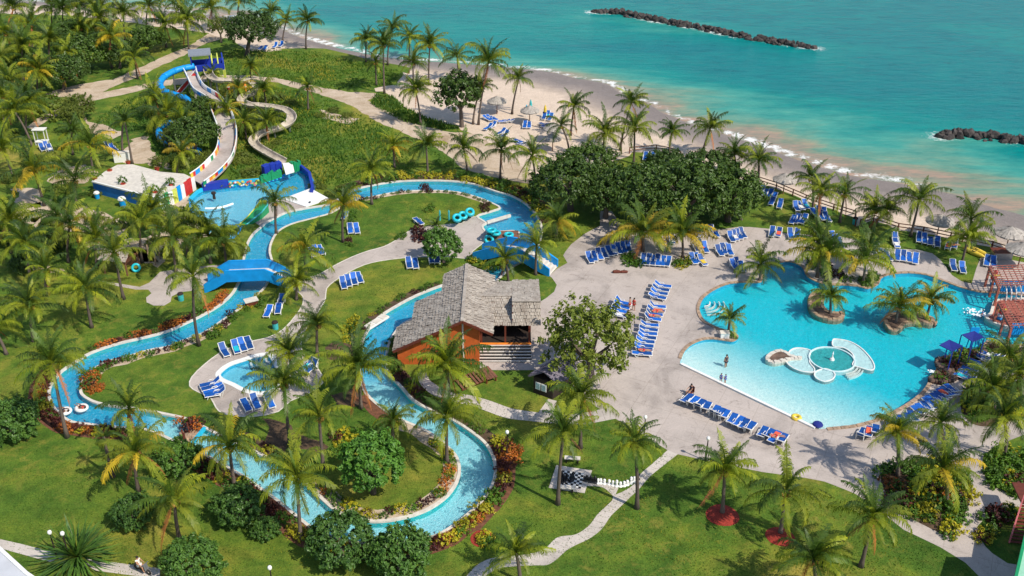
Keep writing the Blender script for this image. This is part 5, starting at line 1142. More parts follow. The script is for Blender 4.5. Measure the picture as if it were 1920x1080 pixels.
def lounger(x, y, hd, label, group=None, towel=None, sc=1.0, tl=''):
    """x,y: middle of the lounger in the picture; hd: picture direction from feet to head"""
    p = P(x, y, .2); p.z = 0.02; q = P(x+hd[0]*.1, y+hd[1]*.1, 0)-P(x, y, 0); rz = math.atan2(q.y, q.x)+random.uniform(-.12, .12)
    t = empty('sun_lounger', p, label, 'sun lounger', group, rz=rz, sc=sc)
    LF, LS, LBk = LV[random.choices((0, 1, 2, 3), (6, 3, 2, 1))[0]]
    put('frame', LF, t); put('seat_sling', LS, t); put('backrest_sling', LBk, t)
    if towel:
        k = empty('towel', (p.x, p.y, p.z), towel+' '+tl, 'towel', rz=rz); k.data = None
        put('towel_cloth', TW[towel], k, (-.2, 0, 0))
    return t
def row(pts, hd, where, start, towels={}):
    n = len(pts)
    for i, (x, y) in enumerate(pts):
        o = 'only' if n == 1 else ORD[i]
        lab = 'blue lounger %s' % where if n == 1 else ('%s blue lounger %s' % (o, where) if n == 2 and start == 'left' and False else '%s blue lounger from the %s %s' % (o, start, where))
        lounger(x, y, hd, lab, 'blue sun loungers '+where if n > 1 else None, towels.get(i), tl='towel on the %slounger %s' % ('' if n == 1 else o+' ', where))
def lin(a, b, n): return [(a[0]+(b[0]-a[0])*k/(n-1), a[1]+(b[1]-a[1])*k/(n-1)) for k in range(n)]
row([(1288,750),(1300,755.5),(1312,761),(1324,766),(1340,773),(1349,777.5),(1358,781),(1373,788),(1384,793),(1395,798),(1406,803.5),(1430,813),(1441,817),(1453,821),(1466,826)], (-11, 14), 'in the long row below the shallow pool edge', 'left', {13: 'red'})
row([(1243,538),(1239,545),(1236,552),(1233,559)], (-20, -3), 'in the top group of the central plaza column', 'top')
row([(1232,577),(1230,584.5),(1226,592),(1223,600)], (-20, -2), 'in the second group of the central plaza column', 'top', {1: 'red'})
row([(1218,612),(1216.5,620),(1215,628),(1213,635)], (-20, -2), 'in the third group of the central plaza column', 'top')
row([(1210,643),(1208,650.5),(1206,657),(1204.5,665)], (-20, -2), 'in the bottom group of the central plaza column', 'top')
row([(1168,570),(1165,577),(1161,585),(1158,592)], (-18, -4), 'in the small group left of the central plaza column', 'top', {3: 'white'})
row(lin((1106, 487), (1133, 478), 4), (-5, -12), 'left part of the golden palm row', 'left')
row(lin((1143, 474), (1178, 466.5), 5), (-5, -12), 'below the grey counter', 'left', {1: 'white'})
row(lin((1206, 490.5), (1252, 493.5), 6), (1.5, -12), 'in the level row between the two round planters', 'left')
row([(1260,452)], (0, -12), 'in the shade between the two golden palms', 'left', {0: 'white'})
row([(1300,441),(1309,438)], (-8, -8), 'beyond the right golden palm, in a pair', 'left')
row([(1335,436),(1342,439.5)], (-5, -12), 'at the lawn edge right of the golden palms', 'left')
row([(1306,466),(1314,463.5),(1322,468)], (-8, -10), 'in the trio right of the golden palm', 'left', {1: 'red'})
row([(1300,489),(1308,487),(1317,492)], (-7, -11), 'in the trio right of the small round planter', 'left', {2: 'yellow'})
row([(1349,474),(1356,471),(1363,469),(1368,473)], (-7, -11), 'in the tilted four on the upper plaza', 'left')
row([(1371,448),(1378,445.5),(1385,443.5),(1392,441)], (-8, -10), 'in the tilted four nearest the lawn', 'left', {1: 'white'})
row([(1377,501),(1384,498),(1391,503)], (-7, -11), 'in the trio left of the poolside palm', 'left')
row([(1447,438.5),(1460,438.5)], (0, -13), 'in the left pair at the lawn edge', 'left', {1: 'red'})
row([(1482,442),(1494,442)], (0, -13), 'in the right pair at the lawn edge', 'left')
row([(1486,415),(1493,414),(1500,413.5),(1506,415)], (6, -11), 'in the group of four on the upper lawn', 'left')
row([(1427,361),(1435,363),(1443,367),(1450,371)], (6, -10), 'in the shade behind the left end of the fence', 'left', {0: 'cyan'})
row([(1447,380),(1462,386)], (6, -10), 'in the pair in front of the shaded fence group', 'left')
row([(1493,391),(1501,389),(1511,387)], (-7, -9), 'by the twin palms near the fence', 'left', {1: 'white', 2: 'cyan'})
row([(1528,402),(1537,400),(1546,403),(1550,411),(1541,408)], (-7, -9), 'in the crowded group right of the twin palms', 'left', {1: 'white'})
row([(1723,449),(1733,451.5),(1744,454),(1757,457.5)], (0, -13), 'in the left four along the right beach fence', 'left')
row([(1778,462),(1789,460)], (2, -12), 'at the right end of the fence row', 'left', {0: 'red'})
row([(1682,483),(1693,484),(1704,486),(1716,489)], (-1, -13), 'at the curved deck end beyond the pool', 'left')
row([(1787,502),(1804,506)], (-3, -12), 'on the grass wedge by the leaning palm', 'left')
row([(1850,493),(1862,495)], (0, -13), 'on the small paved platform by the bar hut', 'left')
row([(1679,450),(1680,459)], (-6, -10), 'under the fence palms near the curved deck', 'top', {1: 'white'})
row([(1646,473),(1655,479),(1664,483)], (-6, -10), 'half hidden behind the drooping poolside palm', 'left', {0: 'red'})
row([(1562,448),(1571,452),(1575,460)], (-5, -11), 'behind the large poolside palm', 'left', {1: 'cyan'})
row([(1615,816),(1628,813),(1641,810)], (-4, 12), 'at the lower left end of the curved pool row', 'left', {1: 'red'})
row([(1668,801),(1679,797),(1692,793),(1702,788),(1711,784)], (6, 12), 'under the palm in the curved pool row', 'left')
row([(1722,774),(1730,770),(1738,766)], (9, 10), 'in the middle of the curved pool row', 'left')
row([(1744,758),(1751,754),(1758,750),(1765,746),(1771,741),(1777,737),(1784,733)], (12, 9), 'at the upper end of the curved pool row', 'left', {4: 'red'})
row([(1807,709),(1813,703),(1820,697),(1828,690),(1835,683)], (12, 5), 'on the deck behind the rock ledges', 'bottom', {0: 'cyan'})
row([(1842,673),(1853,668),(1862,671)], (12, 5), 'in the top group behind the rock ledges', 'left', {2: 'white'})
row([(421,661)], (-7, -13), 'standing alone left of the row above the toddler pool', 'left')
row([(443,655),(455,651),(467,647)], (-5, -14), 'in the trio above the toddler pool', 'left', {0: 'cyan'})
row([(394,722),(397,728),(401,735),(404,741)], (16, -3), 'at the left end of the toddler pool', 'top')
row([(577,688),(584,692)], (10, -7), 'on the right side of the toddler pool deck', 'left', {0: 'cyan'})
row([(462,762),(480,758),(506,756)], (-5, -12), 'below the toddler pool among the palms', 'left')
row([(657,432.5),(669,432.5)], (-1, -13), 'on the lawn behind the small palm', 'left')
row([(647,406)], (3, -12), 'standing alone behind the small palm on the upper lawn', 'left')
row([(785,417)], (-10, -6), 'lying alone on the lawn near the tube stacks', 'left')
row([(767,497),(779,497.5)], (-1, -13), 'in the left pair on the lawn below the walk', 'left')
row([(809,487.5),(820,487.5)], (0, -13), 'in the shaded pair under the small round tree', 'left')
row([(644,535),(653,531),(664,527.5),(674,524)], (-6, -11), 'in the slanted four on the lawn beside the walk', 'left')
row([(587,476),(594,474),(602,472)], (-6, -9), 'in the trio under the palm left of the walk', 'left')
row([(503,587),(527,568),(522,581)], (5, -13), 'on the small lawn between the blue bridge and walk', 'left')
row([(80,280),(87,277),(94,281)], (-3, -10), 'by the towel stand at the far left', 'left', {2: 'white'})
row([(205,276),(213,280)], (-8, -7), 'in the shade left of the twin palm trunks', 'left')
row([(914,224),(920,223),(926,223.5)], (-8, -3), 'below the left beach umbrella', 'left')
row([(945,229),(953,228)], (8, 0), 'right of the group below the left umbrella', 'left')
row([(915,241),(923,238)], (8, -4), 'on the sand in the second beach row', 'left')
row([(939,250),(946,255)], (8, -3), 'behind the palm in the second beach row', 'left')
row([(984,237),(992,237)], (0, -8), 'below the middle beach umbrella', 'left')
row([(1020,221),(1027,218),(1032,223)], (5, -8), 'by the yellow parasol on the beach', 'left', {1: 'cyan'})
row([(1019,235),(1024,240)], (8, 3), 'on the sand beside the leaning palm crown', 'left')
row([(972,266),(979,272)], (8, 3), 'in the palm shade nearest the sandy track', 'left')
row([(516,88),(527,86)], (6, -5), 'right of the round beach tree', 'left')
row([(489,91),(497,92)], (6, -5), 'half hidden by the round beach tree', 'left')
row([(1210,297),(1223,297)], (3, -10), 'on the grass behind the short curved fence', 'left')
# ================================================================== PALMS
def frond_mesh(name, L, a0, bend, lw, droop, seed, mat, npair=34):
    """one pinnate leaf: a bent rachis and pairs of hanging leaflets"""
    r = random.Random(seed); V = []; Fc = []; n = 9; pts = []; x = z = 0.; a = a0
    for i in range(n+1):
        pts.append((x, z)); st = L/n; x += math.cos(a)*st; z += math.sin(a)*st; a -= bend/n*(.5+1.0*i/n)
    ay = r.uniform(-.16, .16)
    def at(t):
        f = t*n; i = min(n-1, int(f)); f -= i; px_ = pts[i][0]*(1-f)+pts[i+1][0]*f; pz = pts[i][1]*(1-f)+pts[i+1][1]*f
        return np.array([px_, ay*L*t*t, pz]), np.array([pts[i+1][0]-pts[i][0], 0, pts[i+1][1]-pts[i][1]])/(L/n)
    for i in range(n+1):
        p, d = at(min(.999, i/n)); w = .075*(1-.85*i/n); V += [p+np.array([0, w, 0]), p+np.array([0, -w, 0]), p+np.array([0, 0, -w*1.2])]
    for i in range(n): a_ = 3*i; b = a_+3; Fc += [(a_, a_+1, b+1, b), (a_+1, a_+2, b+2, b+1), (a_+2, a_, b, b+2)]
    for k in range(npair):
        t = .13+.86*(k+.5)/npair; p, d = at(t); up = np.array([-d[2], 0, d[0]])
        ln = lw*(math.sin(PI*min(1, t*.92+.12))**.6)*r.uniform(.72, 1.15)*(1 if t < .9 else .8)
        for s in (-1, 1):
            if r.random() < .04: continue
            sw = d*(.35+.6*t)+np.array([0, s, 0])*(1.0-.25*t)+up*.25; sw /= np.linalg.norm(sw)
            dr = droop*r.uniform(.75, 1.25); m = p+sw*ln*.5+np.array([0, 0, -dr*.16*ln]); e = p+sw*ln*(.92-.22*dr)+np.array([0, 0, -dr*.75*ln])
            wv = d*(.026+.014*lw)*r.uniform(.7, 1.3); nn = len(V); V += [p-wv*.8, p+wv*.8, m+wv, m-wv, e]; Fc += [(nn, nn+1, nn+2, nn+3), (nn+3, nn+2, nn+4)]
    return mesh(name, V, Fc, mat)
FR = {}
kinds = dict(up=(1.35, 1.0, .72, .8), mid=(1.0, 1.9, .86, 1.15), low=(.55, 2.0, .88, 1.3), hang=(.02, 1.7, .8, 1.3), dead=(-.95, .55, .45, 1.3))
for kd, (a0, bd, lw, dr) in kinds.items():
    for s in range(4):
        for mt in ('palm_green', 'palm_lime', 'palm_gold', 'palm_dead'):
            if kd == 'up' and mt in ('palm_gold', 'palm_dead'): continue
            if kd == 'dead' and mt in ('palm_green',): continue
            if mt == 'palm_dead' and kd not in ('dead', 'hang'): continue
            FR[kd, s, mt] = frond_mesh('frond', 3.7*random.uniform(.94, 1.05), a0+random.uniform(-.12, .12), bd*random.uniform(.85, 1.15), lw, dr, s*7+1, M[mt])
def trunk_mesh(h, dx, r0, r1, seed):
    r = random.Random(seed); mb = MB(); pts = []; rr = []; by = r.uniform(-.03, .03)*h; e = r.uniform(1.3, 2.0)
    for i in range(9):
        t = i/8; pts.append((dx*t**e, by*math.sin(PI*t), h*t-.05)); rr.append(r0*(1.55-.55*min(1, t*7)) if t < .15 else r0+(r1-r0)*t)
    return mb.tube(pts, rr, 9).me('trunk', M['bark'], True)
def nutmesh():
    mb = MB(); r = random.Random(2)
    for k in range(9): a = k*2.4; mb.lathe([(.05, -.16), (.15, -.05), (.15, .05), (.05, .16)], c=(.3*math.cos(a), .3*math.sin(a), -.25-.12*(k % 2)), n=7)
    return mb.me('coconut_cluster', M['coconut'])
NUT = nutmesh()
def palm(bx, by, cx, cy, lab, tone='g', R=1.0, nf=None, seed=None, grp='coconut palms'):
    b, tpt = top(bx, by, cx, cy); h = max(.8, tpt.z); dx = tpt.x-b.x
    if abs(dx) > h*.6: dx = math.copysign(h*.6, dx)
    r = random.Random(int(bx*13+by*7)); t = empty('palm_tree', b, lab, 'palm tree')
    R *= float(np.interp(by, [80, 250, 450, 650, 900], [1.16, 1.08, 1.0, .90, .84]))*(1.16 if bx < 460 and by < 520 else 1.0)*(1.0 if R < 1.3 else .95)
    put('trunk', trunk_mesh(h, dx, .17, .115, int(bx)), t)
    n = nf or r.randint(18, 31); wa_ = r.uniform(0, 6.28); wt = r.uniform(.04, .26); az = r.uniform(0, 6.28)
    pal = {'g': [('palm_green', 4), ('palm_lime', 3)], 'l': [('palm_green', 2), ('palm_lime', 5)], 'y': [('palm_green', 2), ('palm_lime', 4), ('palm_gold', 3)], 'd': [('palm_green', 8), ('palm_lime', 1)]}[tone]
    for k in range(n):
        f = (k+.5)/n; az += 2.39996+r.uniform(-.15, .15)
        kd = 'up' if f < .24 else 'mid' if f < .52 else 'low' if f < .80 else 'hang'
        bag = [m for m, w_ in pal for _ in range(w_)]
        if f < .30: bag = ['palm_green']*5+['palm_lime']*(2 if tone in 'ly' else 1)
        elif f > .72: bag = bag+['palm_lime']*4+(['palm_gold']*3 if tone == 'y' else [])
        m = r.choice(bag)
        if f > .92 and r.random() < .4 and tone != 'd': kd, m = 'dead', 'palm_dead'
        if (kd, 0, m) not in FR: m = 'palm_lime'
        s = R*r.uniform(.78, 1.12)*(.8 if f < .1 else 1)
        o = put('frond', FR[kd, r.randint(0, 3), m], t, (dx, 0, h-.06), 0, s); o.rotation_euler = (r.uniform(-.25, .25)+wt*math.sin(wa_-az), r.uniform(-.16, .16)+wt*math.cos(wa_-az), az)
    if tone != 'd' and r.random() < .6: put('coconut_cluster', NUT, t, (dx, 0, h-.05), r.uniform(0, 6))
    return t
PALMS = [
# upper left grove
(72,176,72,131,'palm with glowing yellow lower leaves at the edge of the dry verge, upper left','y',1.15),(45,152,42,86,'palm behind the yellow leaved palm, upper left grove','l',1.1),(4,170,-4,112,'palm cut by the left edge beside the yellow leaved palm','l',1.1),(62,108,60,46,'palm with orange coconuts near the top left corner','l',1.1),(8,120,10,62,'palm at the left edge, second from the top','g',1.1),(25,72,25,15,'palm in the top left corner','g',1.1),(118,66,118,16,'palm beside the sandy gap at the top left','d',1.0),(150,58,150,8,'palm at the top edge left of the sand gap','d',1.0),(96,128,92,74,'palm against the dark broadleaf thicket, its left side','g',1.0),
(210,128,207,70,'palm with drooping yellow fronds above the dirt road','y',1.05),(186,92,184,34,'palm behind the drooping yellow palm','g',1.05),(235,75,232,24,'palm with a dry orange frond near the top edge','l',1.05),(275,46,279,11,'palm at the top edge above the dirt road bend','g',1.0),(312,89,310,45,'palm left of the tower beyond the dirt road','g',1.0),(258,148,251,107,'palm standing in the fork of the dirt road','l',.95),(355,96,352,38,'palm directly above the slide tower','l',1.15),(400,58,397,15,'palm at the top edge left of the round beach tree','l',1.05),(330,42,333,2,'palm crown cut by the top edge left of the beach tree','g',1.0),(447,40,448,2,'palm crown cut by the top edge above the round tree','g',.95),(150,96,150,52,'palm behind the thicket near the grove centre','g',.9),(20,205,18,150,'palm at the left edge below the yellow leaved palm','l',1.1),
(61,276,27,208,'leaning palm at the left edge by the towel stand','l',1.15),(28,338,4,276,'leaning palm cut by the left edge above the bare patch','l',1.2),(83,386,63,320,'leaning palm with drooping orange tinged leaves by the sand patch','y',1.15),(174,318,168,271,'yellowish palm on the grass left of the white terrace','y',1.15),(230,285,231,222,'thin sparse palm, left of the twin trunks','d',.6),(248,307,234,228,'thin leaning palm, right of the twin trunks','d',.6),(315,250,313,213,'broad palm left of the white racing slide','l',1.15),(146,392,140,337,'dark green palm left of the blue terrace wall','g',1.1),(137,290,135,245,'tall palm behind the bare shrub left of the terrace','d',.7),
(500,203,494,166,'palm behind the curve of the white flume','g',.9),(578,206,577,163,'lone palm in the grass right of the white flume','g',.9),(462,262,458,226,'short palm between the racing slide and the flume','l',.9),(502,262,500,228,'short palm inside the flume bend','l',.95),(450,200,446,166,'short palm under the flume near the tower','y',.8),(395,172,398,140,'small bright palm right below the slide tower','l',.6),(332,330,340,285,'feathery palm between the terrace and the slide','y',.9),
# seaside top
(508,68,508,22,'slim palm at the shore right of the round tree','d',.8),(530,77,537,38,'slim palm on the shore, second right of the round tree','g',.8),(574,92,577,38,'straight palm alone on the shore near the top','g',.9),(686,116,687,74,'palm at the left end of the seaside row','g',.9),(721,176,719,84,'tall thin trunked palm in the seaside row','g',1.0),(727,122,736,54,'highest palm of the seaside row against the water','g',1.0),(706,160,704,116,'short young palm at the foot of the tall thin palm','g',.7),(768,106,768,70,'palm behind the row with its crown against the sea','g',.85),(804,160,806,84,'palm with pale lime crown in the seaside row','l',1.05),(776,172,774,117,'dark crowned palm in front of the seaside row','g',.9),(860,152,857,106,'palm directly behind the dark sea almond','g',.95),(789,234,779,168,'leaning palm on the grass berm by the sand','l',1.0),(897,234,916,116,'tallest leaning palm right of the dark sea almond','l',1.35),(887,233,903,160,'second leaning trunk beside the tallest beach palm','g',.7),(960,214,973,147,'slim palm on the open sand right of the almond','g',.85),
# second line above the river
(740,314,737,273,'palm with a yellow hanging frond behind the upper river hedge','y',.9),(802,324,799,272,'dark crowned palm behind the upper river hedge, centre','g',.95),(876,326,869,277,'palm behind the upper river hedge, right of centre','g',.95),(697,383,696,318,'slim trunked palm whose base stands on the lawn across the upper river','l',.95),(938,335,940,279,'palm beside the sandy track above the river bend','l',1.0),(1006,360,998,292,'double trunked palm left of the sea grapes','l',1.15),
(1067,290,1052,235,'palm crown low behind the left sea grape','g',.85),(1070,254,1076,200,'palm on the sand above the sea grapes, left','g',1.0),(1128,304,1134,250,'palm with wide arching leaves behind the sea grapes','l',1.2),(1188,307,1190,240,'tall palm in the gap of the sea grapes by the short fence','l',1.15),(1163,282,1184,192,'high leaning palm with crown above the gap palm','g',.9),(1254,289,1260,247,'windblown sparse palm on the beach','d',.75),(1316,291,1332,240,'curved leaning palm on the beach against the water','l',1.0),(1380,334,1377,289,'palm half sunk behind the right sea grape','g',.9),(1421,352,1423,301,'palm at the right end of the sea grapes','l',1.0),
(1523,394,1522,333,'upper left one of the crossed palms near the fence','g',.9),(1531,430,1538,359,'lower right one of the crossed palms near the fence','l',.95),(1574,417,1584,363,'palm inside the long beach fence near the gap','g',1.0),(1612,426,1640,393,'palm with a strongly curved trunk at the fence gap','l',.95),(1637,430,1662,394,'palm right of the curved trunk at the fence gap','l',1.05),(1707,443,1724,374,'tall leaning palm by the right fence','l',1.15),(1814,468,1821,410,'palm at the right fence against the wet sand','g',1.1),(1803,495,1815,446,'palm on the grass wedge with two loungers','l',1.0),
# around the tube bridge and plaza
(1043,448,1046,414,'lime palm right of the river behind the bridge','y',1.05),(1004,515,1006,459,'palm in front of the stepped blue bridge','l',1.0),(953,528,947,486,'palm between pavilion roof and blue bridge','l',.95),(1207,481,1205,437,'big golden palm over the plaza loungers','y',1.7,26),(1280,482,1279,436,'smaller golden palm right of the big golden palm','y',1.35),(1424,526,1426,495,'poolside palm on the concrete tongue at the upper left of the pool','l',1.15),(1548,528,1546,478,'huge drooping palm on the pool peninsula','y',1.45,26),(1532,520,1538,455,'palm behind the huge drooping peninsula palm','g',1.15),(1556,589,1557,556,'small palm on the kidney shaped pool island','l',.8),(1601,508,1634,466,'leaning palm over the right pool planter','l',1.3),(1618,532,1624,486,'drooping palm in the dark planter at the pool','y',1.15),
(1679,606,1685,573,'yellow streaked palm on the left of the long pool island','y',1.15),(1736,600,1746,562,'palm on the right of the long pool island','y',.95),(1366,623,1368,598,'small palm on the point jutting into the pool','g',.75),
(1893,715,1893,672,'palm at the right edge behind the rock ledges','l',1.15),(1865,778,1862,727,'palm in the shrub bed at the right','l',1.2),(1881,859,1882,782,'tall palm with a pale trunk in the right bed','l',1.25),(1768,846,1764,792,'palm leaning over the curved lounger row, right','l',.95),(1773,945,1768,876,'large palm in the middle of the planted bed','y',1.35),(1683,893,1684,809,'palm over the curved lounger row at the bed corner','y',1.0),(1914,770,1912,700,'palm cut by the right edge above the shrub bed','g',1.1),
(1614,1062,1636,968,'leaning palm on the lawn right of the mulch rings','l',1.2),(1463,1001,1474,920,'palm in the right red mulch ring','l',1.25),(1354,963,1359,880,'palm in the left red mulch ring','l',1.1),(1528,1125,1525,1046,'palm at the bottom edge under the right mulch ring','g',1.2),(1194,953,1190,828,'slender palm beside the chess walk','l',1.0),(1046,945,1056,812,'tall palm in front of the chess pad','l',1.25),(1088,840,1090,745,'palm beside the dark kiosk','l',1.35),(975,1090,967,1034,'palm crossing the path at the bottom edge','g',1.0),
(838,868,838,783,'straight dark trunked palm on the inner bank of the lower river bend','l',1.2),(737,832,737,788,'small palm with an orange dead frond by the light green tree','g',.9),(843,760,839,687,'bushy palm in front of the orange pavilion wall','l',1.6,34),(677,765,672,690,'dense palm on the river bank left of the pavilion','l',1.5,34),(606,877,598,780,'palm with a cluster of nuts in the lower garden','l',1.1),(544,836,531,718,'tall palm over the toddler pool deck','l',1.2),(549,712,542,662,'short palm right of the toddler pool','l',1.1),(595,668,594,607,'palm beside the walk above the toddler pool','l',1.05),(556,562,557,528,'palm at the right foot of the blue bridge','l',1.0),(575,520,571,466,'broad palm over three loungers left of the walk','y',1.35),(518,438,515,378,'palm between the splash pool and river channel','g',1.05),(643,454,643,384,'slim palm on the lawn by two loungers','y',.95),
(395,494,391,440,'drooping palm below the splash pool','l',1.2),(373,648,362,517,'tall palm whose trunk crosses the river below the blue bridge','l',1.3),(330,510,322,443,'palm left of the drooping palm below the splash pool','g',1.1),(266,492,262,415,'palm with hanging dry fronds by the garden hut','l',1.15),(232,561,214,473,'leaning palm on the lawn by the garden hut','l',1.1),(129,492,132,419,'palm with a rust coloured dead frond hanging down','y',1.15),(58,525,46,452,'leaning palm at the left edge of the left lawn','g',1.1),(63,640,56,572,'palm with spread yellow tips at the far left lawn','l',1.3),(172,614,160,540,'leaning palm casting a shadow on the left lawn','l',1.2),(126,820,98,680,'tall leaning palm beside the left river bend','l',1.25),(12,664,-14,612,'leaning palm entering from the left edge','l',1.2),
(245,838,242,765,'palm beyond the river, upper of the lower left pair','g',1.1),(260,920,255,846,'broad lime palm at the lower left','y',1.3),(212,894,194,818,'thin leaning palm with a small sparse crown, lower left','d',.55,9),(337,1012,327,938,'palm among the bushes at the lower left','l',1.25),(440,910,430,835,'palm on the outer bank above the pale river stretch','y',1.25),(564,1010,556,893,'palm with long arching leaves over the lower river','l',1.35),
(50,252,52,192,'palm behind the left edge leaning palm','l',1.1),(100,62,97,12,'palm at the top edge behind the corner palms','g',1.0),(192,60,190,14,'palm at the top edge right of the sand gap','l',1.0),(130,148,128,98,'palm rising out of the dark thicket','l',.95),(8,228,6,180,'palm crown at the left edge above the leaning palm','g',1.1),
(112,462,108,402,'palm by the grey hut shadow in the left garden','g',1.1),(182,500,180,446,'palm in the middle of the left garden','l',1.1),(288,442,284,392,'palm directly below the blue terrace wall','l',1.0),(352,484,348,424,'palm between hut and splash pool','l',1.1),(425,500,420,452,'palm left of the river channel above the blue bridge','l',1.05),(88,562,86,504,'palm on the left lawn above the spread tips palm','g',1.05),(22,474,18,414,'palm at the left edge above the dark bush','l',1.1),(292,222,290,182,'palm left of the blue tube slide','l',.9),(345,262,343,226,'palm over the blue tube slide bends','l',.95),(420,240,425,205,'feathery palm hugging the racing slide','y',.8),(470,150,470,124,'small palm behind the upper flume','l',.7)]
for q in PALMS:
    if q[6] < .05: continue
    palm(q[0], q[1], q[2], q[3], q[4], q[5], q[6], q[7] if len(q) > 7 else None)
for x, y, r_ in ((1354, 966, 1.35), (1463, 1006, 1.15)):
    c = P(x, y); lp = densify([(c.x+r_*math.cos(a), c.y+r_*math.sin(a)) for a in np.linspace(0, 2*PI, 26)[:-1]], .3, .12)
    mb = MB(); n = len(lp); k = 0; mb.v = [(p[0], p[1], .01) for p in lp]+[(c.x+(p[0]-c.x)*.6, c.y+(p[1]-c.y)*.6, .14) for p in lp]+[(c.x, c.y, .2)]
    for i in range(n): j = (i+1) % n; mb.f += [(i, j, n+j, n+i), (n+i, n+j, 2*n)]; mb.m += [0, 0]
    tag(mb.put('mulch_ring', M['redmulch']), kind='stuff')

# ================================================================== LEAFY CROWNS
def leaves(name, C, Nn, S, mat, rnd=1, asp=.55, jit=.6):
    """each entry one folded leaf: base, two shoulders, tip"""
    n = len(C); g = np.random.default_rng(rnd); Nn = Nn+g.normal(0, jit, (n, 3)); Nn /= np.linalg.norm(Nn, axis=1)[:, None]
    T = np.cross(Nn, g.normal(0, 1, (n, 3))); T /= np.linalg.norm(T, axis=1)[:, None]; B = np.cross(Nn, T); S = S[:, None]
    V = np.stack([C-T*S*.5, C+B*S*asp*.5+Nn*S*.06, C+T*S*.5-Nn*S*.08, C-B*S*asp*.5+Nn*S*.06], 1).reshape(-1, 3)
    i = np.arange(n)*4; return mesh(name, V, np.stack([i, i+1, i+2, i+3], 1), mat)
def crown_mesh(name, seed, mat, nclump=90, per=34, leaf=.30, rad=(1, 1, .72), cl=.26, hollow=.62, open_=0):
    g = np.random.default_rng(seed); i_ = np.arange(nclump)+.5; zz = 1-i_/nclump*1.42; ph = i_*2.39996; d = np.c_[np.sqrt(1-zz**2)*np.cos(ph), np.sqrt(1-zz**2)*np.sin(ph), zz]+g.normal(0, .09, (nclump, 3)); d /= np.linalg.norm(d, axis=1)[:, None]
    lump = np.array([1+.22*noise.noise(Vector((a[0]*1.7, a[1]*1.7, a[2]*1.7+seed))) for a in d])
    rr = g.uniform(hollow, 1, nclump)*lump; K = d*rr[:, None]*np.array(rad); K[:, 2] += rad[2]*.35
    C = []; Nn = []
    for c, dd in zip(K, d):
        u = g.normal(0, 1, (per, 3)); u /= np.linalg.norm(u, axis=1)[:, None]; u = u*.8+dd*.55; sz = cl*g.uniform(.7, 1.25)
        C.append(c+u*sz*g.uniform(.35, 1, per)[:, None]); Nn.append(u+np.array([0, 0, .35]))
    C = np.concatenate(C); Nn = np.concatenate(Nn); return leaves(name, C, Nn, g.uniform(.7, 1.3, len(C))*leaf, mat, seed)
CM = {}
def crown(kind, v):
    k = (kind, v)
    if k not in CM:
        spec = dict(round=('leaf_bright', 210, 38, .15, (1.08, 1.08, .98), .17, .72), dark=('leaf_mid', 190, 38, .14, (1.1, 1.1, .9), .17, .7), grape=('leaf_dark', 210, 36, .092, (1.05, 1.05, .6), .15, .62), thick=('leaf_dark', 150, 32, .13, (1.05, 1.05, .65), .2, .6),
                    airy=('leaf_olive', 175, 28, .10, (1.05, 1.05, .9), .16, .4), almond=('leaf_dark', 110, 34, .14, (1.02, 1.02, .8), .19, .45), scrub=('leaf_olive', 60, 24, .14, (1, 1, .5), .24, .4))[kind]
        CM[k] = crown_mesh('crown', hash(kind) % 97+v*11 if False else sum(map(ord, kind))+v*11, M[spec[0]], spec[1], spec[2], spec[3], spec[4], spec[5], spec[6])
    return CM[k]
def tree(bx, by, cx, cy, rpx, kind, lab, v=0, branches=4, nm='broadleaf_tree', cat='tree', flat=1.0):
    b, t_ = top(bx, by, cx, cy); s = F*math.sin(TH+math.atan((cy-540)/F))/CH; R = rpx/s*{'grape': .92, 'scrub': .9, 'airy': .98}.get(kind, .84); zc = max(R*.35, t_.z)
    t = empty(nm, b, lab, cat, rz=0); r = random.Random(int(cx*3+cy)); dx = t_.x-b.x
    put('crown', crown(kind, v), t, (dx, 0, zc-R*.3), r.uniform(0, 6), (R, R, R*flat))
    if zc > R*.5:
        mb = MB().tube([(0, 0, -.05), (dx*.3, 0, zc*.3), (dx*.6, 0, zc*.55)], [R*.09+.06, R*.07+.04, R*.06+.03], 8); mb.put('trunk', M['bark'], t)
        for k in range(branches):
            a = k*2*PI/branches+r.uniform(-.4, .4); MB().tube([(dx*.55, 0, zc*.5), (dx*.8+math.cos(a)*R*.35, math.sin(a)*R*.35, zc*.85), (dx+math.cos(a)*R*.62, math.sin(a)*R*.62, zc+R*.2)], [R*.05+.02, R*.035+.02, .02], 6).put('branch', M['bark'], t)
    return t
def bush(cx, cy, rpx, kind, lab, v=0): return tree(cx, cy+rpx*.45, cx, cy, rpx, kind, lab, v, 3, 'round_bush', 'bush')
tree(700,925,697,868,60,'round','bright green round tree inside the lower river bend',0,5)
bush(640,1015,62,'dark','dark round bush between palm and river, left of the lower pair',0); bush(750,1040,58,'dark','dark round bush at the bottom, right of the lower pair',1); bush(446,952,46,'dark','dark round bush below the pale river stretch',2); bush(500,992,26,'dark','small bush tucked right of the dark round bush',0)
bush(248,962,40,'dark','dark bush left of the lowest palm, lower left',1); bush(333,862,44,'dark','dark bush beside the river under the lime palm',2); bush(360,1056,54,'dark','large dark bush at the bottom left by the scooter',0); bush(22,792,50,'dark','dark bush at the left edge beside the river bend',1); bush(15,435,42,'thick','very dark bush at the left edge above the left lawn',0); bush(95,455,34,'thick','dark hedge bush in front of the grey hut shadow, left',1); bush(45,490,30,'thick','dark bush below the very dark bush at the left edge',0)
tree(832,492,828,460,36,'dark','small round tree on the walk beside the blue loungers',1,4); tree(1108,712,1104,640,80,'airy','open branching tree between pavilion and plaza loungers',0,6)
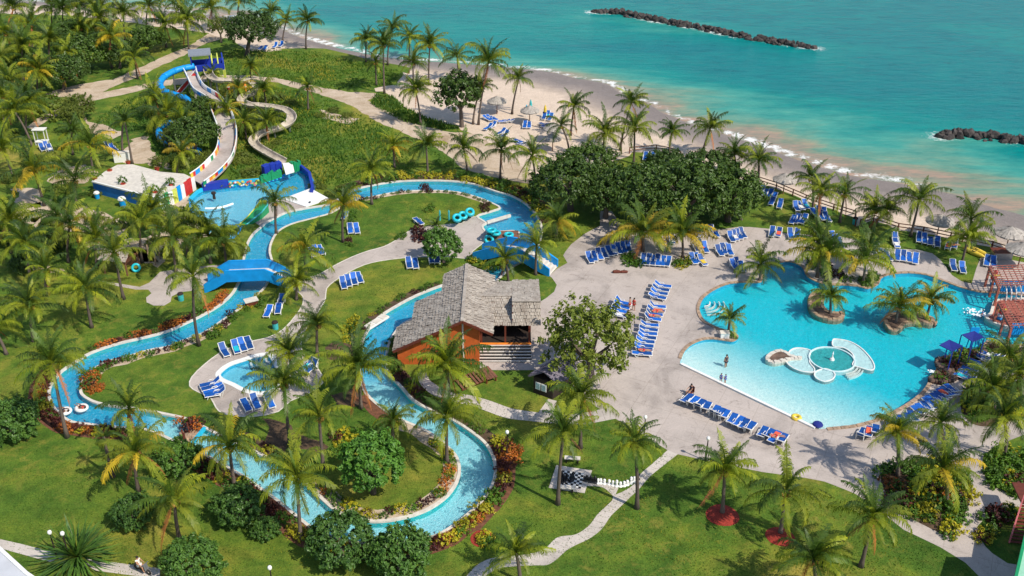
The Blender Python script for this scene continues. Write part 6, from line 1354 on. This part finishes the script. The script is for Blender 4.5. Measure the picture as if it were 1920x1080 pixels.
for (bx,by,cx,cy,r_,v,lab) in ((1070,395,1066,335,66,0,'leftmost big sea grape tree beside the river'),(1110,350,1105,300,50,1,'sea grape crown behind the leftmost one, toward the beach'),(1135,408,1140,352,56,2,'sea grape tree above the shaded plaza path'),(1205,415,1205,352,74,0,'broad sea grape tree behind the big golden palm'),(1250,350,1255,312,52,1,'sea grape crown at the back near the short fence'),(1292,420,1290,350,76,2,'broad sea grape tree behind the smaller golden palm'),(1335,345,1330,312,54,0,'sea grape crown at the back right'),(1365,415,1360,352,68,1,'rightmost big sea grape tree by the upper lawn')):
    tree(bx, by, cx, cy, r_, 'grape', lab, v, 5, 'sea_grape_tree')
tree(1390,412,1376,388,28,'scrub','small olive tree with pale tips at the lawn edge right of the sea grapes',0,3); tree(866,238,862,172,48,'almond','dark multi stemmed sea almond on the sand',0,6); tree(463,104,470,50,44,'grape','round dark beach tree above the slide tower',1,5); tree(415,80,412,50,19,'airy','small dark leafy tree left of the round beach tree',1,3)
for (cx,cy,r_,v,lab) in ((148,95,46,0,'dark broadleaf thicket tree in the upper left grove, centre'),(125,60,38,1,'dark broadleaf thicket tree at the top of the grove'),(120,130,42,0,'dark broadleaf thicket tree at the lower left of the grove'),(178,60,34,1,'dark broadleaf thicket tree at the upper right of the grove'),(30,110,38,1,'dark broadleaf tree among the left edge palms'),(275,70,34,1,'dark tree below the top edge palms right of the grove'),(225,100,30,0,'dark tree behind the drooping yellow palm')):
    tree(cx, cy+r_*.9, cx, cy, r_, 'thick', lab, v, 3, 'broadleaf_tree')
tree(95,215,92,196,52,'scrub','spreading olive scrub beside the dirt road at the left',0,3,'scrub_bush','bush',.8); tree(160,225,150,200,26,'airy','thin open tree at the end of the dirt road',0,4); tree(130,252,135,215,20,'airy','bare branched small tree left of the thin open tree',1,4)
tree(368,292,363,243,44,'grape','dense dark tree left of the white racing slide',2,3); tree(378,236,377,198,28,'grape','dense dark tree above the larger one by the slide',0,3); tree(338,224,336,198,20,'grape','small dark tree covering the upper tube bend',1,3); tree(318,284,316,258,18,'airy','open small tree before the lower tube bend',1,3)
SCR = [(420,225,16),(455,205,16),(468,185,15),(425,265,15),(448,300,18),(470,300,16),(490,230,14),(515,215,14),(440,190,15),(425,150,13),(405,178,14),(600,215,12),(625,205,14),(650,215,14),(520,265,12),(560,235,12),(415,310,14),(370,300,14),(335,310,16),(310,250,14),(345,295,28),(385,290,22),(410,165,20),(435,180,24),(470,215,24),(450,240,22),(440,165,16),(468,240,18),(500,215,18),(432,210,14),(325,275,20),(300,300,24),(370,318,16),(488,185,16),(520,180,18),(545,190,14),(455,290,20),(420,345,14),(470,320,22),(500,275,14),(330,165,16),(320,195,20),(290,215,18),(345,235,14),(60,300,24),(120,350,26),(20,330,26),(105,410,22),(180,410,26),(225,420,20),(300,410,22),(330,395,20),(350,430,26),(180,360,16),(110,300,18),(205,445,20),(290,450,20),(420,470,20),(455,470,14),(310,470,18),(10,560,16),(15,250,24),(590,345,16),(620,360,14),(605,350,10),(640,350,14),(1010,385,18),(1030,400,20),(1050,440,20),(985,360,12)]
places = ['near the racing slide', 'among the flume bends', 'in the left garden', 'by the upper river']
SCB = []
for i, (x, y, r_) in enumerate(SCR):
    pl = places[0 if 280 < x < 430 and y < 340 else 1 if x >= 430 and y < 330 and x < 560 else 2 if x < 560 else 3]
    SCB.append((x, y, r_, pl, i))
for x, y, r_, pl, i in SCB:
    same = sorted((q[0], q[1]) for q in SCB if q[3] == pl); k = same.index((x, y)); n = len(same)
    L = '%s loose olive scrub bush from the %s %s' % (ORD[k] if k < 20 else ORD[n-1-k], 'left' if k < 20 else 'right', pl) if n > 1 else 'loose olive scrub bush '+pl
    t = tree(x, y+r_*.3, x, y, r_, 'scrub', L, i % 3, 0, 'scrub_bush', 'bush', .8); t['group'] = 'scrub bushes '+pl
# ---- shrubs
SM = {}
def shrub_mesh(kind, v):
    if (kind, v) not in SM: SM[kind, v] = crown_mesh('foliage', 40+v*5+len(kind), M['sh_'+kind], 16, 16, .30, (1, 1, .62), .36, .5)
    return SM[kind, v]
SN = dict(green='leafy green shrub', yellow='yellow leaved croton shrub', red='dark maroon shrub', orange='orange flowering shrub'); nsh = 0
SHR = []
def shrub(p, kind, r, lab, grp): SHR.append((p[0], p[1], kind, r, lab, grp, random.randint(0, 3), random.uniform(0, 6), random.uniform(.8, 1.15)))
def build_shrubs():
    size = []
    for q in SHR:
        x, y = PX((q[0], q[1], .4)); vis = -20 < x < 1940 and -10 < y < 1100; size.append(q[3]*F*math.sin(TH+math.atan((y-540)/F))/CH if vis else -1)
    od = sorted(range(len(SHR)), key=lambda i: -size[i]); keep = set(i for i in od[:296] if size[i] > 0)
    grp = {}
    for i in keep: grp.setdefault(SHR[i][5], []).append(i)
    for gname, ids in grp.items():
        pts = {i: PX((SHR[i][0], SHR[i][1], 0)) for i in ids}; xs = [p[0] for p in pts.values()]; ys = [p[1] for p in pts.values()]
        wide = (max(xs)-min(xs)) >= (max(ys)-min(ys))*1.0
        o_ = sorted(ids, key=lambda i: pts[i][0 if wide else 1]); n = len(ids)
        for k, i in enumerate(o_):
            x, y, kind, r, lab, g_, v, rz, zs = SHR[i]; a_, b_ = ('left', 'right') if wide else ('top', 'bottom')
            if n == 1: L = lab
            elif n <= 56:
                if k < (n+1)//2: L = '%s %s from the %s %s' % (ORD[k], SN[kind], a_, lab[len(SN[kind])+1:]) if k else '%smost %s %s' % (a_, SN[kind], lab[len(SN[kind])+1:])
                else: L = '%s %s from the %s %s' % (ORD[n-1-k], SN[kind], b_, lab[len(SN[kind])+1:]) if n-1-k else '%smost %s %s' % (b_, SN[kind], lab[len(SN[kind])+1:])
            else: L = lab
            if L.startswith('topmost') or L.startswith('bottommost'): L = L
            L = L if len(L.split()) < 17 else L.replace(' leaved croton', '').replace('leafy ', '')
            o = put('shrub', shrub_mesh(kind, v), None, (x, y, .02), rz, (r, r, r*zs)); tag(o, L, 'shrub', g_ if n > 1 else None)
    for kind in SN:
        V = []; Fc = []; k = 0
        for i, (x, y, kd, r, lab, g_, v, rz, zs) in enumerate(SHR):
            if i in keep or kd != kind: continue
            me = shrub_mesh(kind, v); co = np.empty(len(me.vertices)*3); me.vertices.foreach_get('co', co); co = co.reshape(-1, 3)*np.array([r, r, r*zs]); c_, s_ = math.cos(rz), math.sin(rz)
            V.append(np.c_[co[:, 0]*c_-co[:, 1]*s_+x, co[:, 0]*s_+co[:, 1]*c_+y, co[:, 2]+.02]); k += len(co)
        if k:
            V = np.concatenate(V); i4 = np.arange(len(V)//4)*4; o = put('hedge_shrubs', mesh('hedge_shrubs', V, np.stack([i4, i4+1, i4+2, i4+3], 1), M['sh_'+kind])); o['kind'] = 'stuff'
def hedge(px, off, step, pal, where, r=.62, closed=False, jit=.3, sgn=None):
    l = smooth([tuple(P(x, y)[:2]) for x, y in px], 3, closed=False); a = offs(l, off, closed=False); b = offs(l, -off, closed=False); m = len(a)//2
    okA = (not inside(np.array([a[m]]), RO)[0]) or inside(np.array([a[m]]), RI)[0]
    q = densify(a if okA else b, step, closed=False)
    for p in q:
        k = random.choices(list(pal), list(pal.values()))[0]; rr = r*random.uniform(.7, 1.25)
        shrub((p[0]+random.uniform(-jit, jit), p[1]+random.uniform(-jit, jit)), k, rr, '%s %s' % (SN[k], where), '%ss %s' % (SN[k], where))
O = lambda a, b: outer_px[ri[a]:ri[b]+1]; I = lambda a, b: inner_px[ii[a]:ii[b]+1]
hedge(O((654,361),(1011,416)), 1.0, 1.25, dict(green=5, yellow=4, red=2), 'in the hedge along the upper river', .75)
hedge(O((700,347.6),(980,379)), 2.1, 1.5, dict(green=5, yellow=3, red=2), 'in the back row of the upper river hedge', .75)
hedge(O((172,662),(436,552)), .85, .95, dict(orange=5, red=3, green=2), 'on the outer bank of the left river stretch', .58)
hedge(I((149,728),(415,601)), .8, 1.25, dict(green=5, red=3, yellow=2), 'on the inner bank of the left river stretch', .55)
hedge(O((260,802),(119,695)), 1.0, .95, dict(red=4, yellow=3, green=3, orange=2), 'around the outer left river bend', .66)
hedge(O((698,1018),(326,825)), 1.1, 1.05, dict(green=5, yellow=3, red=4), 'on the outer bank of the lower river', .66)
hedge(O((911,835.5),(698,1018)), 1.0, .95, dict(yellow=5, green=3, red=3, orange=1), 'around the outer right river bend', .7)
hedge(O((723,678),(889,815.5)), .9, 1.15, dict(green=5, yellow=3, red=2), 'on the bank below the pavilion', .6)
hedge(I((832,535),(692,619)), .8, 1.2, dict(green=6, red=2, yellow=1), 'on the lawn bank above the pavilion river', .42)
hedge(I((822,820),(570,907)), .9, 1.0, dict(yellow=5, green=4, orange=1, red=1), 'around the inner bank of the lower bend', .5)
hedge(I((540,885),(437,830)), .9, 1.2, dict(green=5, yellow=3, red=2), 'on the inner bank of the lower river', .55)
hedge(I((289,777) if (289,777) in ii else (300,776),(437,830)), .9, 1.4, dict(green=5, red=3, orange=2), 'on the inner bank beside the weir', .5) if False else None
hedge(I((680,371.5),(920,379)), .55, 1.6, dict(green=5, red=2), 'along the lawn edge of the upper river', .34)
def cluster(px, n, pal, where, r=.7):
    lp = [tuple(P(x, y)[:2]) for x, y in px]; a = np.array(lp); k = 0; g = random.Random(len(px)+n)
    while k < n:
        p = (g.uniform(a[:, 0].min(), a[:, 0].max()), g.uniform(a[:, 1].min(), a[:, 1].max()))
        if inside(np.array([p]), lp)[0]:
            kk = random.choices(list(pal), list(pal.values()))[0]; shrub(p, kk, r*g.uniform(.75, 1.3), '%s %s' % (SN[kk], where), '%ss %s' % (SN[kk], where)); k += 1
cluster(bed_px, 62, dict(green=14, yellow=5, red=1, orange=.5), 'in the big planted bed on the plaza', .85)
cluster([(1843,858),(1843,873),(1850,895),(1866,912),(1890,921),(1925,934),(1925,850),(1880,845)], 26, dict(green=12, yellow=3, red=.6), 'in the bed right of the plaza fork', .85)
cluster([(1806,738),(1804,764),(1812,780),(1850,795),(1900,780),(1915,725),(1850,725)], 22, dict(green=12, yellow=3, red=.6), 'in the bed above the plaza fork', .9)
cluster([(1836,985),(1850,972),(1870,962),(1905,955),(1890,1000),(1885,1045),(1860,1034),(1840,1008)], 9, dict(green=4, yellow=2, red=2), 'around the pink staircase', .8)
cluster([(1770,702),(1800,668),(1850,655),(1900,660),(1905,690),(1850,692),(1822,664),(1800,695)], 14, dict(green=4, yellow=2, red=2), 'behind the rock ledges', .75)
cluster([(1762,682),(1772,678),(1800,676),(1790,692),(1772,695)], 7, dict(red=5, green=2), 'on the middle rock ledge', .6); cluster([(1748,712),(1775,702),(1790,708),(1780,716),(1760,718)], 6, dict(red=5, green=2), 'on the lowest rock ledge', .6); cluster([(1802,662),(1840,658),(1845,662),(1828,667)], 5, dict(red=4, green=2), 'on the rock ledge nearest the canopies', .55)
cluster([(152,705),(185,700),(200,715),(190,735),(160,738)], 8, dict(orange=6, green=2), 'in the round orange clump inside the left bend', .6)
cluster([(425,592),(470,560),(500,548),(492,575),(470,595),(435,600)], 14, dict(green=6, red=2, yellow=2), 'in the small bed below the blue bridge', .5)
cluster([(780,350),(815,349),(815,360),(782,362)], 5, dict(red=1), 'in the dark clump on the upper river bank', .6); cluster([(775,432),(812,430),(812,452),(782,456)], 6, dict(red=1), 'in the dark bed on the walk', .75); cluster([(905,385),(925,382),(925,394),(908,398)], 3, dict(red=1), 'at the pointed corner of the upper lawn', .6)
cluster([(880,486),(930,482),(938,500),(915,512),(890,500)], 12, dict(green=3, yellow=3), 'between the blue bridge and pavilion roof', .6); cluster([(1165,474),(1200,476),(1195,498),(1172,496)], 7, dict(green=1), 'in the left round planter on the plaza', .7); cluster([(1264,488),(1298,486),(1298,502),(1270,508)], 7, dict(green=4, yellow=1), 'in the right round planter on the plaza', .7)
cluster([(1605,525),(1645,515),(1645,530),(1612,538)], 9, dict(green=1), 'in the poolside planter under the leaning palm', .6); cluster([(1355,622),(1378,622),(1376,636),(1360,637)], 5, dict(green=2, yellow=1), 'in the little planter on the pool point', .42); cluster([(1500,502),(1545,522),(1590,525),(1560,500),(1520,488)], 10, dict(green=3, red=1), 'at the foot of the peninsula palms', .7)
cluster([(893,1000),(918,1000),(918,1020),(893,1020)], 5, dict(yellow=4, green=2), 'in the small mulch ring at the bottom', .6); cluster([(640,590),(665,600),(672,625),(650,640)], 5, dict(yellow=3, green=2), 'on the lawn left of the pavilion river', .7); cluster([(738,620),(745,640),(745,700),(732,690),(728,650)], 8, dict(green=2, red=2), 'in the narrow bed left of the pavilion', .6)
cluster([(610,830),(660,808),(685,818),(650,850),(615,855)], 8, dict(red=3, yellow=3, green=2), 'beside the bright round tree', .6); cluster([(945,830),(975,835),(975,865),(950,870)], 6, dict(orange=4, red=1), 'in the orange clump right of the river bend', .6); cluster([(395,618),(418,612),(420,628),(400,632)], 3, dict(green=1), 'in the round bush clump by the river below the bridge', .7)
cluster([(335,790),(375,785),(390,800),(360,806)], 8, dict(green=3, orange=2, red=2), 'on the bank behind the weir', .55); cluster([(735,440),(760,432),(768,440),(745,450)], 4, dict(green=1), 'in the low clump at the walk edge', .5); cluster([(640,448),(668,448),(668,462),(645,464)], 5, dict(green=3, red=1), 'around the slim lawn palm', .5); cluster([(648,405),(664,398),(668,420),(650,424)], 5, dict(green=1), 'behind the pair of lawn loungers', .7)
cluster([(790,392),(812,388),(812,400),(795,402)], 2, dict(green=1), 'alone on the upper lawn', .6)
lp = [(P(905,1010).x+1.0*math.cos(a), P(905,1010).y+1.0*math.sin(a)) for a in np.linspace(0, 2*PI, 20)[:-1]]; sheet('mulch_ring', ccw(lp), M['redmulch'], .012)
build_shrubs(); print('SHRUBS', len(SHR))
# small dark palmlet
palm(818, 452, 818, 424, 'short dark fan of leaves on the walk beside the round tree', 'd', .5)
# terrace pots: leafy plants
for (x, y, lb, kind) in POTS:
    t = pot(x, y, 1.3, lb)
    if kind: put('foliage', shrub_mesh('green', x % 4), t, (0, 0, .75), 0, (.62, .62, .85))
    else: put('foliage', shrub_mesh('orange', x % 4), t, (0, 0, .5), 0, (.3, .3, .25))
# spiky plant, lower left
t = empty('spiky_plant', P(150, 1062), 'large spiky long leaved plant at the bottom left', 'plant'); g = random.Random(4)
MB().lathe([(.3, 0), (.22, .8)], n=8).put('stem', M['bark'], t)
for k in range(210):
    a = g.uniform(0, 2*PI); el = math.asin(g.uniform(-.15, 1)); L_ = g.uniform(2.2, 3.9); d = np.array([math.cos(a)*math.cos(el), math.sin(a)*math.cos(el), math.sin(el)]); s_ = np.array([-math.sin(a), math.cos(a), 0]); V = []
    for i, tt in enumerate((0, .4, .75, 1)):
        p = np.array([g.uniform(-.1, .1), g.uniform(-.1, .1), 1.1])*(1 if i == 0 else 1)+d*L_*tt+np.array([0, 0, -.5*tt*tt*math.cos(el)]) if i else np.array([0, 0, 1.0])
        w_ = (.04, .075, .055, .004)[i]; V += [p+s_*w_, p-s_*w_]
    put('leaf', mesh('leaf', V, [(0, 1, 3, 2), (2, 3, 5, 4), (4, 5, 7, 6)], M['leaf_mid' if k % 4 else 'leaf_olive']), t)
# ---- long grass: real blades, spread over the rough ground
def blades(nm, px, dens, h, mat, seed=1, keep=None, w_=.09):
    lp = [tuple(P(x, y)[:2]) for x, y in px]; a = np.array(lp); g = np.random.default_rng(seed); A = abs(area(lp)); n = int(A*dens*1.0/ (A/((a[:, 0].max()-a[:, 0].min())*(a[:, 1].max()-a[:, 1].min()))))
    p = np.c_[g.uniform(a[:, 0].min(), a[:, 0].max(), n), g.uniform(a[:, 1].min(), a[:, 1].max(), n)]; p = p[inside(p, lp)]
    nz = np.array([noise.noise(Vector((q[0]*.16, q[1]*.16, seed))) for q in p])
    if keep is not None: k = nz > keep; p = p[k]; nz = nz[k]
    n = len(p); an = g.uniform(0, 2*PI, n); H = h*g.uniform(.5, 1.2, n)*(1+.5*nz); W = w_*g.uniform(.7, 1.5, n); s_ = np.c_[np.cos(an), np.sin(an)]; ln = g.normal(0, .35, (n, 2))*H[:, None]
    V = np.stack([np.c_[p-s_*W[:, None], np.full(n, -.01)], np.c_[p+s_*W[:, None], np.full(n, -.01)], np.c_[p+s_*W[:, None]*.6+ln*.5, H*.6], np.c_[p+ln, H]], 1).reshape(-1, 3)
    i = np.arange(n)*4; o = put(nm, mesh(nm, V, np.stack([i, i+1, i+2, i+3], 1), M[mat])); o['kind'] = 'stuff'; return o
mead1 = [(430,92),(600,98),(680,118),(755,135),(735,158),(700,165),(620,168),(560,155),(480,140),(425,142),(420,110)]
mead2 = [(560,205),(620,215),(690,235),(745,262),(730,300),(690,330),(640,345),(600,350),(585,325),(560,310),(510,280),(480,262),(505,245),(540,235),(552,215)]
mead3 = [(430,100),(440,100),(430,140),(410,140)]; berm = [(704,178),(737,181),(756,199),(780,213),(817,226),(858,236),(862,243),(830,244),(793,237),(756,228),(724,213),(695,195)]
blades('long_grass', mead1, 9, .38, 'meadow', 1); blades('long_grass', mead2, 12, .42, 'meadow', 2); blades('dry_grass', [(505,118),(560,116),(620,128),(640,150),(600,152),(540,142)], 6, .4, 'meadow_y', 3, -.1); blades('dry_grass', mead2, 2.5, .42, 'meadow_y', 4, .15)
blades('long_grass', berm, 22, .55, 'meadow', 5); blades('long_grass', [(600,178),(700,228),(760,258),(830,290),(860,315),(740,318),(690,330),(745,262),(690,235),(620,212),(575,205),(560,175)], 7, .3, 'meadow', 6, -.1)
blades('long_grass', [(300,170),(380,170),(400,200),(395,300),(340,325),(300,300),(270,250),(170,230),(240,185)], 9, .4, 'meadow', 7); blades('dry_grass', [(410,150),(480,160),(560,170),(600,205),(560,210),(480,250),(440,330),(430,300),(440,200)], 4, .42, 'meadow_y', 8); blades('long_grass', [(410,150),(480,160),(560,170),(600,205),(560,210),(480,250),(500,320),(430,340),(440,200)], 10, .42, 'meadow', 9)
lawn = [(0,880),(300,900),(560,1010),(860,1010),(930,1000),(1030,930),(1250,850),(1420,890),(1600,930),(1830,1080),(0,1080)]
blades('short_grass', lawn, 14, .09, 'meadow', 10, -.25, .05); blades('dry_grass', lawn, 8, .08, 'meadow_y', 11, .12, .05)
for k, q in enumerate(([(0,560),(250,520),(300,600),(150,660),(60,760),(100,830),(330,840),(560,1010),(0,880)], [(480,640),(520,590),(560,560),(600,620),(560,760),(600,900),(700,960),(820,930),(850,850),(760,800),(690,760),(660,660)], [(690,380),(860,368),(920,385),(840,415),(700,460),(620,495),(600,430)], [(630,530),(760,490),(900,490),(760,560),(680,620),(620,620),(600,590)], [(900,740),(1150,800),(1240,850),(1100,960),(960,1000),(930,870),(860,800)])):
    blades('short_grass', q, 9, .08, 'meadow', 20+k, -.2, .05)
# fallen leaves and litter on paving: tiny irregular debris
# ================================================================== PEOPLE
def skin_fig(name, J, E, mat, parent):
    me = bpy.data.meshes.new(name); me.from_pydata([j[0] for j in J], E, []); o = put(name, me, parent); me.materials.append(mat)
    md = o.modifiers.new('skin', 'SKIN'); md.use_smooth_shade = True
    for i, j in enumerate(J): me.skin_vertices[0].data[i].radius = (j[1], j[1])
    me.skin_vertices[0].data[0].use_root = True; o.modifiers.new('sub', 'SUBSURF').levels = 1; o.modifiers['sub'].render_levels = 1; return o
def person(p, rz, pose, lab, top_='cloth_white', shorts='cloth_blue', H=1.72, hair='hair'):
    t = empty('person', p, lab, 'person', rz=rz); s = H/1.72; V = lambda x, y, z: (x*s, y*s, z*s)
    if pose == 'stand':
        J = [(V(0,0,.92),.13),(V(0,0,1.12),.12),(V(0,0,1.36),.14),(V(0,0,1.48),.055),(V(0,.01,1.60),.088),(V(0,.01,1.68),.07),
             (V(.17,0,1.38),.06),(V(.24,.02,1.12),.042),(V(.22,.12,.88),.033),(V(.22,.16,.80),.03),(V(-.17,0,1.38),.06),(V(-.25,0,1.12),.042),(V(-.22,.08,.88),.033),(V(-.22,.12,.80),.03),
             (V(.10,0,.86),.095),(V(.11,.05,.47),.065),(V(.11,-.02,.08),.045),(V(.11,.12,.03),.035),(V(-.10,0,.86),.095),(V(-.11,-.04,.47),.065),(V(-.12,-.12,.08),.045),(V(-.12,.02,.03),.035)]
    elif pose == 'sit':
        J = [(V(0,0,.50),.14),(V(0,-.06,.72),.12),(V(0,-.10,.95),.14),(V(0,-.08,1.07),.055),(V(0,-.05,1.19),.088),(V(0,-.05,1.27),.07),
             (V(.17,-.08,.97),.06),(V(.24,.1,.75),.042),(V(.2,.34,.72),.033),(V(.2,.42,.73),.03),(V(-.17,-.08,.97),.06),(V(-.24,.1,.75),.042),(V(-.2,.34,.72),.033),(V(-.2,.42,.73),.03),
             (V(.10,.06,.48),.095),(V(.14,.45,.52),.065),(V(.13,.50,.12),.045),(V(.13,.64,.07),.035),(V(-.10,.06,.48),.095),(V(-.14,.45,.52),.065),(V(-.13,.50,.12),.045),(V(-.13,.64,.07),.035)]
    else:
        J = [(V(0,0,.16),.13),(V(0,-.22,.18),.12),(V(0,-.46,.24),.14),(V(0,-.57,.29),.055),(V(0,-.68,.34),.088),(V(0,-.76,.36),.07),
             (V(.17,-.46,.24),.06),(V(.30,-.22,.2),.042),(V(.28,.02,.2),.033),(V(.27,.1,.2),.03),(V(-.17,-.46,.24),.06),(V(-.30,-.22,.2),.042),(V(-.28,.02,.2),.033),(V(-.27,.1,.2),.03),
             (V(.10,.06,.16),.095),(V(.13,.45,.24),.065),(V(.12,.86,.12),.045),(V(.12,.96,.18),.035),(V(-.10,.06,.16),.095),(V(-.13,.45,.2),.065),(V(-.13,.86,.1),.045),(V(-.13,.96,.16),.035)]
    J = [(a, b*s) for a, b in J]
    E = [(0,1),(1,2),(2,3),(3,4),(4,5),(2,6),(6,7),(7,8),(8,9),(2,10),(10,11),(11,12),(12,13),(0,14),(14,15),(15,16),(16,17),(0,18),(18,19),(19,20),(20,21)]
    skin_fig('body', J, E, M['skin'], t)
    g = lambda i, k, r: (J[i][0], J[i][1]*k)
    mid = lambda a, b, f, r: (tuple(a[0][q]*(1-f)+b[0][q]*f for q in range(3)), r)
    skin_fig('shorts', [(J[0][0], J[0][1]*1.12), (J[14][0], J[14][1]*1.14), mid(J[14], J[15], .45, .095*s), (J[18][0], J[18][1]*1.14), mid(J[18], J[19], .45, .095*s)], [(0,1),(1,2),(0,3),(3,4)], M[shorts], t)
    if top_: skin_fig('shirt', [(J[1][0], J[1][1]*1.15), (J[2][0], J[2][1]*1.12), mid(J[6], J[7], .4, .066*s), mid(J[10], J[11], .4, .066*s), (J[6][0], .075*s), (J[10][0], .075*s), mid(J[0], J[1], .3, .135*s)], [(0,1),(1,4),(4,2),(1,5),(5,3),(0,6)], M[top_], t)
    h = J[4][0]; hb = MB(); hb.lathe([(.10*s, 0), (.105*s, .05*s), (.08*s, .11*s), (.02*s, .14*s)], c=(h[0], h[1]-.02*s, h[2]+.01*s), n=10); hb.put('hair', M[hair], t, smooth=True)
    return t
person(P(1360, 691, -.45), .4, 'stand', 'person in a dark swimsuit wading in the shallow pale water', 'cloth_dark', 'cloth_dark', 1.7)
person(P(1351, 718, -.18), 2.6, 'stand', 'left child in a blue swim shirt standing by the shallow pool edge', 'cloth_blue', 'cloth_blue', 1.15); person(P(1359, 719, -.18), .5, 'stand', 'right child in a blue swim shirt standing by the shallow pool edge', 'cloth_blue', 'cloth_blue', 1.1)
person(P(1180, 582), 1.2, 'stand', 'bare chested person in red shorts beside the small lounger group, left one', None, 'cloth_red', 1.7); person(P(1188, 582), -.8, 'stand', 'person in a dark red swimsuit beside the small lounger group, right one', 'cloth_red', 'cloth_red', 1.6)
person(P(1176, 599), .7, 'sit', 'person sitting at the foot of the small lounger group', None, 'cloth_blue', 1.65)
person(P(1294, 740), 2.2, 'sit', 'person in dark clothes seated at the upper left end of the long lounger row', 'cloth_dark', 'cloth_dark', 1.65)
t = empty('folding_chair', P(1294, 741), 'dark folding chair at the upper left end of the long lounger row', 'chair', rz=2.2); MB().box((0, 0, .40), (.5, .5, .05)).put('seat', M['brown'], t); MB().box((0, -.26, .7), (.5, .05, .6)).put('backrest', M['brown'], t)
for a in (-.22, .22):
    for b in (-.22, .22): MB().box((a, b, .2), (.04, .04, .4)).put('leg', M['metal'], t)
person(P(1750, 622, -1.0), .3, 'stand', 'swimmer with only head and shoulders above the water near the long island', None, 'cloth_dark', 1.6); person(P(1838, 602, -.9), 1.0, 'stand', 'person standing in the water by the splash at the play island', 'cloth_blue', 'cloth_blue', 1.5)
for (x, y, z, top_, lab, l2) in ((153, 765, .02, 'cloth_red', 'person floating on a pale swim tube in the left river bend', 'pale swim tube floating in the middle of the left river bend'), (122, 771, .02, 'cloth_white', 'person floating on a pale swim tube close to the outer left bank', 'pale swim tube floating close to the outer left bank')):
    p = P(x, y, -.12); t = empty('swim_tube', p, l2, 'swim tube'); MB().torus(.46, .19).put('ring', M['white'], t, smooth=True); person((p.x, p.y, p.z), 1.0, 'lie', lab, top_, 'cloth_dark', 1.65)
b = P(268, 1072); t = empty('scooter', b, 'dark motor scooter ridden along the path at the bottom left', 'scooter', rz=-.5)
for x in (-.62, .62):
    wb_ = MB(); 
    k = len(wb_.v); wb_.torus(.22, .07, (0, 0, 0), 14, 6); wb_.v = [(v[0], v[2]*.9, v[1]) for v in wb_.v]; wb_.put('wheel', M['black'], t, (x, 0, .27))
MB().beam((-.55, 0, .45), (.25, 0, .38), .26, .3).put('body', M['dark'], t); MB().beam((-.6, 0, .72), (0, 0, .72), .26, .12).put('seat', M['black'], t); MB().beam((.62, 0, .3), (.45, 0, 1.0), .1).put('fork', M['metal'], t); MB().beam((.45, -.32, 1.02), (.45, .32, 1.02), .05).put('handlebar', M['metal'], t); MB().beam((.55, 0, .45), (.42, 0, .95), .36, .05).put('leg_shield', M['metal'], t)
o = person((b.x-.15, b.y, .28), -.5-PI/2, 'sit', 'person in a white shirt riding the motor scooter', 'cloth_white', 'cloth_white', 1.7)
for k, (x, y, z) in enumerate(((1231, 586, .35), (1224, 594, .35), (1206, 659, .35), (1454, 820, .35), (1787, 461, .35))):
    person(P(x, y, z), -1.57, 'lie', ['sunbather in red on the second lounger of the second plaza group', 'sunbather in red on the third lounger of the second plaza group', 'sunbather in red in the bottom plaza group', 'sunbather in red near the right end of the long row', 'sunbather by the right beach fence'][k], 'cloth_red', 'cloth_red', 1.6)
print('OBJECTS', len(bpy.data.objects), 'TRIS', sum(len(m.polygons) for m in bpy.data.meshes))
